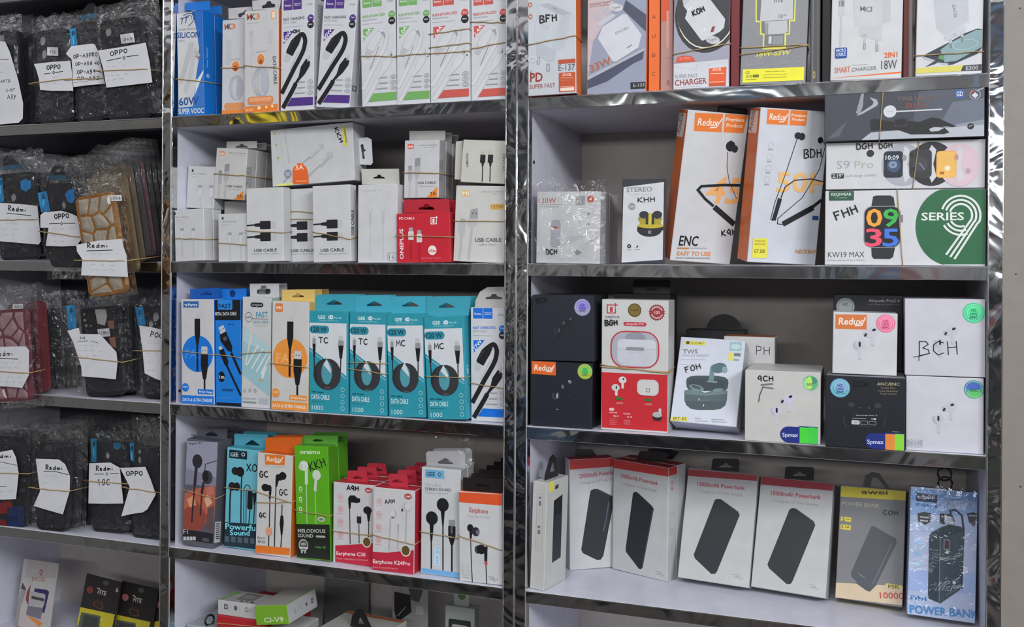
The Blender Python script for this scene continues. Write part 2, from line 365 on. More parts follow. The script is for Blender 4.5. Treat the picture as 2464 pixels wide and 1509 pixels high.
unit('white shelving unit with chrome edging in the middle, stocked with cable and earphone boxes', -.5846, -.0107, (-.6025, -.5846), (-.0107, .0062), [(-.5842, -.21)])
unit('white shelving unit with chrome edging on the right, stocked with chargers, earbuds and power banks', .0238, .6105, (.0066, .0238), (.6105, .6276), [(.0246, .146)])
SHADE_M = mat('#37343a', .55, 'painted_shade')       # dark sheets behind and over the phone cases stand in for deep shade
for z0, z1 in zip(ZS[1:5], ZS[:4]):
    for nm, dm in (('back_shade_sheet', (-1.0745, -.6032, DEP - .003, DEP - .0005, z0 + .0005, z1 - TH - .0005)), ('top_shade_sheet', (-1.0745, -.6032, .004, DEP - .0035, z1 - TH - .0022, z1 - TH - .0002))):
        o = box(nm, dm, [SHADE_M], None, 0); o.parent = left; o.location = -left.location
# ------------------------------------------------------------------ boxed goods  (x y z | width height depth | yaw lean roll), artwork in mm
BOX = {
 'tt1': (-0.55364,0.00869,0.23548,0.04983,0.16895,0.03,0.00117,2e-05,-0.03151),
 'mk1': (-0.47751,0.01758,0.23476,0.04979,0.15331,0.016,0.00033,0.00084,0.00237),
 'mk2': (-0.41819,0.00278,0.2349,0.0614,0.16004,0.018,0.00066,3e-05,-0.0066),
 'hp1': (-0.35665,0.00619,0.23482,0.05828,0.17324,0.045,0.00403,0.00058,0.00421),
 'hp2': (-0.2945,0.00713,0.23699,0.05843,0.16665,0.02,-0.00386,-0.00097,0.07764),
 'hg1': (-0.21466,0.00702,0.23553,0.0582,0.16539,0.04,0.00915,0.00091,-0.02849),
 'hg2': (-0.15814,0.00574,0.23501,0.05352,0.16269,0.04,0.00542,0.00028,-0.01141),
 'hr1': (-0.09941,0.00564,0.23514,0.06088,0.15718,0.06,0.00993,0.00064,-0.01431),
 'hr2': (-0.04092,0.01224,0.23497,0.05526,0.15458,0.06,0.0049,0.00011,-0.00969),
 'li1': (-0.55144,0.00399,0.00215,0.05645,0.0832,0.022,0.00013,-0.00065,-0.03313),
 'li2': (-0.4754,0.012,0.0017,0.05449,0.07604,0.035,0.00017,-0.00033,-0.01811),
 'us1': (-0.41148,0.006,0.00191,0.06669,0.11524,0.021,0.00157,0.00053,-0.02138),
 'us2': (-0.36039,0.03,0.00188,0.06564,0.11472,0.05,0.00071,0.00022,-0.02074),
 'us3': (-0.2922,0.005,0.00204,0.06482,0.11642,0.02,2e-05,0.00017,-0.02597),
 'ch16': (-0.21731,0.008,0.00127,0.06573,0.11698,0.035,0.00019,0.0002,-0.00207),
 'red1': (-0.13955,0.004,0.00195,0.08592,0.07273,0.018,0.00058,0.00015,-0.01754),
 'mi120': (-0.05618,0.01199,0.00273,0.07904,0.11043,0.05,-0.00047,-0.00191,0.03635),
 'li3': (-0.55672,0.03498,0.08848,0.0547,0.06895,0.04,-0.00083,-0.00047,0.05954),
 'mi7l': (-0.49769,0.03103,0.10182,0.06173,0.08256,0.024,-0.06154,-0.00106,0.07005),
 'kkh': (-0.33921,0.02616,0.12357,0.14546,0.08962,0.04,0.01271,0.00235,-0.0509),
 'mi7r': (-0.15244,0.02212,0.09789,0.05671,0.08617,0.024,0.00057,2e-05,0.01151),
 'sam': (-0.05224,0.01555,0.11742,0.06872,0.06198,0.03,-0.00505,0.00046,0.06687),
 'vivo': (-0.53716,0.0078,-0.22751,0.06281,0.16834,0.02,0.00056,-0.0001,-0.01549),
 'fastb': (-0.48024,0.00955,-0.22759,0.04845,0.16894,0.03,-0.00026,-0.00017,-0.01679),
 'fastw': (-0.42921,0.00813,-0.2278,0.05279,0.17385,0.022,0.00055,-0.00025,0.00733),
 'mio': (-0.36517,0.00417,-0.22781,0.06565,0.16843,0.02,0.00102,-0.00049,0.00547),
 'ge1': (-0.29791,0.00524,-0.22794,0.06621,0.155,0.022,0.00122,-0.00022,-0.00156),
 'ge2': (-0.23037,0.0069,-0.22771,0.06182,0.15457,0.02,0.00097,-0.00013,-0.00917),
 'ge3': (-0.16516,0.00613,-0.22707,0.06015,0.15359,0.02,-0.00096,7e-05,-0.03101),
 'ge4': (-0.09958,0.00379,-0.22633,0.06216,0.15016,0.024,-0.00084,0.00046,-0.05367),
 'hb': (-0.04023,0.01605,-0.22772,0.05461,0.16507,0.03,0.00014,-8e-05,-0.0103),
 'f1': (-0.53905,0.01128,-0.45745,0.05762,0.17167,0.03,0.04798,-0.00125,0.04551),
 'xo': (-0.46612,0.02544,-0.45779,0.06505,0.16019,0.025,0.00901,-0.001,0.03022),
 'rdx': (-0.39964,0.01311,-0.45813,0.06293,0.15928,0.022,0.00891,-0.00088,0.02069),
 'orai': (-0.32809,0.01657,-0.45769,0.05976,0.17504,0.03,-0.00277,-0.0009,-0.03618),
 'c30': (-0.2597,0.01841,-0.4588,0.0721,0.12356,0.03,-0.00711,1e-05,0.0001),
 'k24': (-0.1878,0.00743,-0.45854,0.06839,0.12366,0.03,0.00986,-0.00034,0.00734),
 'gee': (-0.11514,0.01542,-0.45865,0.06272,0.15777,0.025,-0.00266,0.00042,0.00487),
 'eor': (-0.04619,0.00488,-0.45824,0.0669,0.12986,0.03,0.0013,-0.00027,-0.01661),
 'e137': (0.06143,-0.01105,0.23513,0.06947,0.15884,0.028,0.0044,0.00071,-0.01227),
 'w33': (0.14808,0.00503,0.23488,0.08263,0.15557,0.018,0.00239,0.00022,0.00433),
 'char': (0.26323,0.00681,0.23499,0.07466,0.14939,0.03,0.00201,0.00035,0.00783),
 'hte': (0.35574,0.00685,0.23607,0.08291,0.14343,0.026,-0.00134,7e-05,0.03296),
 'm2in1': (0.47006,0.00288,0.23538,0.08436,0.13188,0.028,-0.00055,3e-05,0.01611),
 'e300': (0.56599,0.00407,0.23538,0.07511,0.12872,0.03,0.02696,-0.00256,0.01617),
 'dch': (0.07944,0.00799,0.00166,0.0925,0.10035,0.05,0.00089,0.00031,0.01005),
 'khh': (0.18488,0.00799,0.00155,0.05763,0.11528,0.016,7e-05,6e-05,0.01219),
 'rx1': (0.25741,0.04616,0.004,0.08531,0.20449,0.04,0.45979,0.17889,0.06664),
 'rx2': (0.36634,0.03561,0.00307,0.0939,0.20214,0.04,0.45572,0.12586,0.04006),
 'ser9': (0.51557,0.00399,0.00147,0.18606,0.09416,0.05,0.00029,-0.00143,0.00216),
 's9p': (0.51548,0.00647,0.09709,0.18481,0.05941,0.034,0.00572,-0,0.00713),
 't900': (0.51376,-0.00438,0.15776,0.18431,0.05914,0.032,0.00179,1e-05,-0),
 'rb': (0.07108,0.0085,-0.22762,0.08903,0.09133,0.08,0.00252,7e-05,0.00852),
 'rt': (0.07367,0.00781,-0.13494,0.0899,0.09237,0.08,0.0009,-0,-0.00823),
 'onep': (0.17391,0.01321,-0.22791,0.09279,0.1801,0.045,0.00036,0.00043,0.00193),
 'tws': (0.2669,0.01819,-0.21283,0.08962,0.12185,0.035,-0.04468,-0.41315,0.02728),
 'gch': (0.3714,0.00041,-0.228,0.0944,0.0921,0.1,0.0023,5e-05,-0),
 'cch': (0.47197,-0.00351,-0.228,0.09432,0.09002,0.1,0.00184,3e-05,-0),
 'bot': (0.56408,0.00576,-0.2279,0.0879,0.09234,0.1,0.00261,7e-05,-0.00216),
 'rw': (0.47074,0.00961,-0.13689,0.07684,0.07831,0.05,0.03754,-0.00136,0.01087),
 'bch': (0.56403,0.00619,-0.13458,0.09124,0.09494,0.1,0.00156,9e-05,-0.00629),
 'nar': (0.03746,0.00728,-0.45844,0.02276,0.15225,0.063,-0.20821,-0.00057,0.02821),
 'pb2': (0.08512,0.12834,-0.45839,0.07028,0.16612,0.022,0.58074,0.0006,-0.0117),
 'pb1': (0.1582,0.12311,-0.45842,0.09531,0.16532,0.024,-0.34303,0.00055,0.00802),
 'pb15a': (0.26928,0.09881,-0.44949,0.10234,0.1563,0.028,-0.10742,-0.32698,0.00664),
 'pb15b': (0.37266,0.09091,-0.44888,0.10101,0.15412,0.028,-0.12499,-0.3442,0.0099),
 'awei': (0.47719,0.09001,-0.45014,0.08509,0.15187,0.03,-0.08652,-0.27612,0.01175),
 'remax': (0.56469,0.062,-0.45124,0.08052,0.16286,0.04,0.0252,-0.15666,0.03326),
 'c1a': (-0.94613,0.00872,0.23623,0.07692,0.16473,0.01,0.07724,0.01846,-0.03982),
 'c1b': (-0.83747,0.01285,0.23718,0.06606,0.16211,0.01,0.06111,-0.01885,-0.06943),
 'c1c': (-0.76354,0.01747,0.23802,0.0562,0.16942,0.01,0.08098,-0.01668,-0.11235),
 'c1d': (-0.68473,0.01569,0.23699,0.07838,0.16613,0.01,0.07098,0.07199,-0.0585),
 'c2a': (-0.90862,0.00602,0.0029,0.08191,0.15054,0.01,0.01552,0.00377,-0.04152),
 'c2b': (-0.77474,-0.02628,-0.0098,0.06442,0.1394,0.01,-0.01712,0.09815,-0),
 'c2c': (-0.6591,-0.05805,-0.05264,0.07002,0.16128,0.01,0.07293,0.03829,-0.14797),
 'c3a': (-0.89663,-0.01728,-0.23838,0.0787,0.15623,0.01,0.00741,-0.00173,-0.08649),
 'c3d': (-0.88013,0.03986,-0.22715,0.01956,0.14457,0.01,0.61409,-0.03695,-0.04871),
 'c3b': (-0.72673,0.0117,-0.22439,0.07654,0.14932,0.01,0.01079,0.00321,-0.09448),
 'c3c': (-0.63703,0.02641,-0.22478,0.04609,0.15212,0.01,-0.00496,-0.078,-0.10634),
 'c4a': (-0.93624,0.00197,-0.45873,0.09461,0.15544,0.01,0.08082,-0.00656,-0),
 'c4b': (-0.83156,0.00422,-0.45768,0.06437,0.14948,0.01,0.01545,-0.04943,-0.01946),
 'c4c': (-0.72805,0.0269,-0.45563,0.07769,0.14981,0.01,-0.03092,-0.05455,-0.06784),
 'c4d': (-0.64715,0.02129,-0.45674,0.06449,0.1484,0.01,-0.0441,-0.02887,-0.05506),
 'cardx': (-0.99727,0.12561,-0.68863,0.08251,0.12382,0.004,0.00924,-0.16148,0.01283),
 'card1': (-0.87701,0.15387,-0.68521,0.08031,0.09565,0.004,0.02011,-0.14609,0.10113),
 'card2': (-0.80426,0.17183,-0.68581,0.08323,0.08597,0.004,0.01563,-0.13996,0.08335),
 'card3': (-0.76553,0.17915,-0.68574,0.03249,0.07749,0.004,0.00797,-0.11241,0.22548),
}
META = {
 'tt1': ('cable_box','box','blue and white silicon cable box at the left end of the middle top shelf','the blue silicon cable box',('#1f57a8','#0f6cc4','#0f6cc4','#0f6cc4'),1),
 'mk1': ('cable_box','box','shorter white and orange cable box beside the blue silicon cable box','the shorter white and orange cable box',('#cfcfd4','#b8753f','#cfcfd4','#b8753f'),0),
 'mk2': ('cable_box','box','taller white and orange cable box with a coiled cable on the top shelf','the taller white and orange cable box',('#d0cfd0','#c4632a','#d0cfd0','#c4632a'),0),
 'hp1': ('cable_box','box','white box with purple band and black cable,marked OH in pen','the purple banded cable box marked OH',('#d2d3d8','#c9cad0','#d2d3d8','#b9bac0'),0),
 'hp2': ('cable_box','box','white box with purple band leaning right against the green banded boxes','the leaning purple banded cable box',('#d2d3d8','#c9cad0','#d2d3d8','#b9bac0'),1),
 'hg1': ('cable_box','box','white box with green band,left one of the green pair','the left green banded cable box',('#d2d3d8','#c9cad0','#d2d3d8','#b9bac0'),0),
 'hg2': ('cable_box','box','white box with green band,right one beside a red banded box','the right green banded cable box',('#d2d3d8','#c9cad0','#d2d3d8','#b9bac0'),0),
 'hr1': ('cable_box','box','white box with red band and three rubber bands,left one of the red pair','the left red banded cable box',('#d2d3d8','#c9cad0','#d2d3d8','#b9bac0'),0),
 'hr2': ('cable_box','box','white box with red band at the right end of the middle top shelf','the right red banded cable box',('#d2d3d8','#c9cad0','#d2d3d8','#b9bac0'),0),
 'li1': ('cable_box','box','small white two-plug cable box at the bottom left of the second shelf','the small white box in the second shelf corner',('#d0d0d2','#d8d8da','#d8d8da','#d8d8da'),1),
 'li2': ('cable_box','box','small white two-plug cable box between the corner box and the black plug boxes','the small white box left of the black plug boxes',('#cfcfd1','#c4c4c6','#c4c4c6','#c4c4c6'),0),
 'us1': ('cable_box','box','white USB cable box with two black plugs,leftmost of three','the left black plug cable box',('#d3d3d4','#d3d3d4','#d3d3d4','#d3d3d4'),0),
 'us2': ('cable_box','box','white USB cable box with two black plugs,middle of three','the middle black plug cable box',('#d0d0d1','#d0d0d1','#d0d0d1','#d0d0d1'),0),
 'us3': ('cable_box','box','white USB cable box with two black plugs,rightmost of three','the right black plug cable box',('#d3d3d4','#dcdcdd','#dcdcdd','#dcdcdd'),0),
 'ch16': ('cable_box','box','plain white charge cable box with a hang tab and a number 16 patch','the plain white box with the 16 patch',('#d2d2d5','#cdcdd0','#cdcdd0','#cdcdd0'),0),
 'red1': ('cable_box','box','bright red landscape cable box with hang tab on the second shelf','the red landscape cable box',('#b82231','#9c1c2a','#a82535','#9c1c2a'),2),
 'mi120': ('cable_box','box','cream white 120W cable box in the right corner of the second shelf','the cream 120W cable box',('#d0cfcc','#c3c1be','#c3c1be','#c3c1be'),0),
 'li3': ('cable_box','box','small white two-plug cable box standing on top of the corner box','the upper small white cable box',('#cdcdcf','#b9b9bb','#b9b9bb','#b9b9bb'),0),
 'mi7l': ('cable_box','box','tilted white 7A USB cable box with a tan corner,left upper row','the tilted white 7A cable box',('#cfcecd','#bdbcba','#bdbcba','#bdbcba'),3),
 'kkh': ('cable_box','box','large white box lying on its side with an orange patch,marked KKH','the large white sideways cable box',('#cdcecf','#c3c3c5','#c3c3c5','#c3c3c5'),0),
 'mi7r': ('cable_box','box','upright white 7A USB cable box with an orange corner above the red box','the upright white 7A cable box',('#cfcfd1','#b3b1b0','#b3b1b0','#b3b1b0'),2),
 'sam': ('cable_box','box','cream cable box lying on its side on top of the 120W box','the cream sideways cable box',('#c9c7bf','#b5b2ab','#c4c1b8','#b5b2ab'),1),
 'vivo': ('cable_box','box','white and blue cable box with a blue disc,left end of the third shelf','the white box with a blue disc',('#d2d1d3','#1f62b8','#1a56a8','#1f62b8'),1),
 'fastb': ('cable_box','box','bright blue and black metal data cable box on the third shelf','the bright blue data cable box',('#1d74c8','#1a62ad','#2373cc','#1a62ad'),1),
 'fastw': ('cable_box','box','white and pale teal data cable box with a white hang tab','the white and pale teal cable box',('#cfd0d1','#a3b8bc','#cfd0d2','#a3b8bc'),1),
 'mio': ('cable_box','box','white and orange cable box with an orange disc and yellow hang tab','the white box with an orange disc',('#d2d1d0','#c9a055','#cdb168','#c9a055'),2),
 'ge1': ('cable_box','box','teal 120 W cable box marked TC,leftmost of the four teal boxes','the first teal cable box',('#2b8b9c','#3a9aad','#58aebd','#2b7f90'),1),  # teal sides here and below paler: light from the right put into the colour
 'ge2': ('cable_box','box','teal 120 W cable box marked TC with two rubber bands,second of four','the second teal cable box',('#2b8b9c','#3a9aad','#58aebd','#2b7f90'),1),
 'ge3': ('cable_box','box','teal 120 W cable box marked MC without a rubber band,third of four','the third teal cable box',('#2b8b9c','#3a9aad','#58aebd','#2b7f90'),1),
 'ge4': ('cable_box','box','teal 120 W cable box marked MC,rightmost of the four teal boxes','the fourth teal cable box',('#2b8b9c','#3a9aad','#58aebd','#2b7f90'),1),
 'hb': ('cable_box','box','white box with blue band and round hang tab,right end of third shelf','the white box with a blue band',('#d2d3d8','#c9cad0','#d2d3d8','#b9bac0'),0),
 'f1': ('earphone_box','box','dark grey earphone box with a fiery picture,left end of the fourth shelf','the dark earphone box with a fiery picture',('#55545e','#55565e','#4d4d57','#55565e'),1),
 'xo': ('earphone_box','box','light blue earphone box marked XO on the fourth shelf','the light blue earphone box',('#66aec0','#4a8fa0','#4f9cae','#4a8fa0'),1),
 'rdx': ('earphone_box','box','white and orange earphone box marked GC three times','the white earphone box marked GC',('#d3d2d1','#cf6a25','#c85f20','#cf6a25'),1),
 'orai': ('earphone_box','box','bright green and black earphone box marked KKH','the bright green earphone box',('#57a01f','#4c9020','#5a9a3c','#4c9020'),1),
 'c30': ('earphone_box','box','white and red earphone box with black buds,marked AQH','the red and white box with black buds',('#d2d1d3','#b02a3c','#b0303f','#b02a3c'),2),
 'k24': ('earphone_box','box','white and red earphone box with white buds,marked AAH','the red and white box with white buds',('#d4d3d5','#b3283c','#b0303f','#b3283c'),3),
 'gee': ('earphone_box','box','tall white stereo earphone box with a pale blue base in a clear bag','the tall white stereo earphone box',('#cfd1d4','#c3c5c8','#cfd1d4','#c3c5c8'),1),
 'eor': ('earphone_box','box','white earphone box with an orange top and black hang tab,right end of fourth shelf','the orange topped earphone box',('#d2d3d5','#c9cacc','#d0552f','#c9cacc'),5),
 'e137': ('charger_box','box','white PD charger box with orange side overhanging the left of the right top shelf','the overhanging white charger box',('#c6cad0','#cf6a38','#cf6a38','#7a2a20'),0),
 'w33': ('charger_box','box','grey 33W charger box with orange spine on the right top shelf','the grey 33W charger box',('#8f94a8','#d9682a','#d9682a','#d9682a'),1),
 'char': ('charger_box','box','grey and white charger box marked KOH with a dark red side','the charger box marked KOH',('#9a9bab','#6d1f22','#6d1f22','#6d1f22'),0),
 'hte': ('charger_box','box','metallic grey charger box outlined in yellow with a yellow label strip','the grey charger box with yellow outline',('#838488','#5c5d62','#5c5d62','#5c5d62'),0),
 'm2in1': ('charger_box','box','white two in one charger box with orange base line and dark red side','the white two in one charger box',('#d3d4d6','#7a2a22','#7a2a22','#7a2a22'),0),
 'e300': ('charger_box','box','white charger box showing a phone,right end of the right top shelf','the white charger box with a phone picture',('#d4d6da','#9c9c9e','#bbb','#9c9c9e'),0),
 'dch': ('charger_box','box','white 120W charger set box in clear wrap marked DCH','the wrapped charger set box',('#cfd0d2','#bdbdbf','#cdced0','#bdbdbf'),1),
 'khh': ('earbud_box','box','white and dark stereo earbud box marked KHH half behind an orange box','the stereo earbud box marked KHH',('#2e3038','#55555c','#c9c9cc','#55555c'),0),
 'rx1': ('neckband_box','box','tall white neckband box with an orange spine,farther of the leaning pair','the farther neckband box',('#d2d3d6','#c4622c','#d88a5c','#c4622c'),0),
 'rx2': ('neckband_box','box','tall white neckband box with an orange spine,nearer of the leaning pair','the nearer neckband box',('#cdd0d8','#c4622c','#d88a5c','#c4622c'),0),
 'ser9': ('watch_box','box','white and green smart watch box at the bottom of the watch stack','the white and green watch box',('#d6d6da','#1d4a30','#d0d0d4','#1d4a30'),0),
 's9p': ('watch_box','box','white smart watch box with three watches in the middle of the stack','the white box with three watches',('#d3d3d6','#c9c9cc','#d0d0d4','#c9c9cc'),0),
 't900': ('watch_box','box','black and grey smart watch box with a gloved hand,topmost of the stack','the black watch box on top',('#3a3d46','#17181c','#3a3c45','#17181c'),0),
 'rb': ('earbud_box','box','black earbud box with an orange sticker and gold hologram seal','the lower black earbud box',('#1d202a','#15161c','#2c2e36','#15161c'),0),
 'rt': ('earbud_box','box','black earbud box with a violet hologram seal stacked on another black box','the upper black earbud box',('#20232d','#2a2c34','#3a3c44','#2a2c34'),0),
 'onep': ('earbud_box','box','tall white and red earbud box with a window showing a white case','the tall white and red earbud box',('#d2d1d0','#c0bfbf','#cbcaca','#c0bfbf'),0),
 'tws': ('headset_box','box','white wireless headset box tilted back,marked FOH','the tilted white headset box',('#cbd0dc','#b9bcc6','#c9ccd4','#b5b7c6'),0),
 'gch': ('earbud_box','box','cream earbud box with a green and blue security sticker marked QCH','the cream earbud box',('#cdccc9','#b3b2b0','#d3d2d0','#b3b2b0'),0),
 'cch': ('earbud_box','box','black noise cancelling earbud box with a rainbow security sticker','the black box with the rainbow sticker',('#1c1f27','#15161b','#8d8e93','#15161b'),0),
 'bot': ('earbud_box','box','white earbud box with a silver rayed sticker in the right corner','the white box with the silver sticker',('#cfcfd8','#bdbdc6','#cfcfd8','#bdbdc6'),0),
 'rw': ('earbud_box','box','small white earbud box with an orange sticker and pink seal','the small white box with the pink seal',('#d2d3d8','#77777c','#d2d3d8','#77777c'),0),
 'bch': ('earbud_box','box','white earbud box with a green seal marked BCH in thin pen','the white earbud box marked BCH',('#cdccd4','#bdbcc4','#c9c8d0','#bdbcc4'),0),
 'nar': ('powerbank_box','box','narrow white power bank box turned sideways at the left of the lowest shelf','the narrow white power bank box',('#c9c9c6','#c6c6c3','#c3c3bf','#c6c6c3'),0),
 'pb2': ('powerbank_box','box','white power bank box with a red top band reading 20000mAh','the 20000mAh power bank box',('#cbcbce','#b9b9bc','#a03a3c','#b9b9bc'),0),
 'pb1': ('powerbank_box','box','white power bank box with a red top band reading 10000mAh','the 10000mAh power bank box',('#cccdce','#bfc0c1','#a03a3c','#bfc0c1'),1),
 'pb15a': ('powerbank_box','box','white power bank box reading 15000mAh,left of the leaning pair','the left 15000mAh power bank box',('#c9c9ca','#bcbcbd','#8d353c','#b9b9ba'),0),
 'pb15b': ('powerbank_box','box','white power bank box reading 15000mAh,right of the leaning pair','the right 15000mAh power bank box',('#c9c9ca','#bcbcbd','#8d353c','#b9b9ba'),0),
 'awei': ('powerbank_box','box','grey power bank box with a yellow top band and black loop,marked COH','the grey and yellow power bank box',('#76777a','#6a6b6e','#b9ac3a','#a9a04a'),0),
 'remax': ('powerbank_box','box','blue wrapped 20000 power bank box in the bottom right corner','the blue wrapped power bank box',('#b3c0dc','#8ea0c4','#7fa3d0','#b5b5bb'),0),
 'cardx': ('accessory_card','card','tilted white accessory card in the lowest left compartment','the tilted white accessory card',('#b3aeab','#b3aeab','#b3aeab','#b3aeab'),0),
 'card1': ('accessory_card','card','black and yellow blister card with a 6,leftmost of three','the leftmost black and yellow card',('#2a2624','#2a2624','#2a2624','#2a2624'),0),
 'card2': ('accessory_card','card','black and yellow blister card,middle of three','the middle black and yellow card',('#26221f','#26221f','#26221f','#26221f'),0),
 'card3': ('accessory_card','card','black and yellow blister card,cut off by the upright','the rightmost black and yellow card',('#26221f','#26221f','#26221f','#26221f'),0),
}
STEP = {
 'li1': (0.001,0.0232),
 'eor': (0,0.0315),
}
NOTEBAND = {
 'c1a': (0.0751,0.073),
 'c1b': (0.0709,0.0701),
 'c1c': (0.0748,0.066),
 'c1d': (0.0849,0.077),
 'c2a': (0.0705,0.067),
 'c2b': (0.0609,0.0513),
 'c2c': (0.0627,0.0485),
 'c3a': (0.0561,0.0468),
 'c3b': (0.0694,0.0544),
 'c3c': (0.0803,0.076),
 'c4a': (0.091,0.0948),
 'c4b': (0.0713,0.0699),
 'c4c': (0.0858,0.0819),
 'c4d': (0.0834,0.0767),
}
WRAPS = [('dch',-0.0543,0.1085,0.0008,0.1166,-0.0022,0.0016,3,'shrink_wrap'),('remax',-0.0405,0.0809,0.0005,0.1644,-0.0018,0.001,5,'shrink_wrap'),('gee',-0.0374,0.0867,0.1458,0.058,0.006,0.0024,8,'clear_bag')]
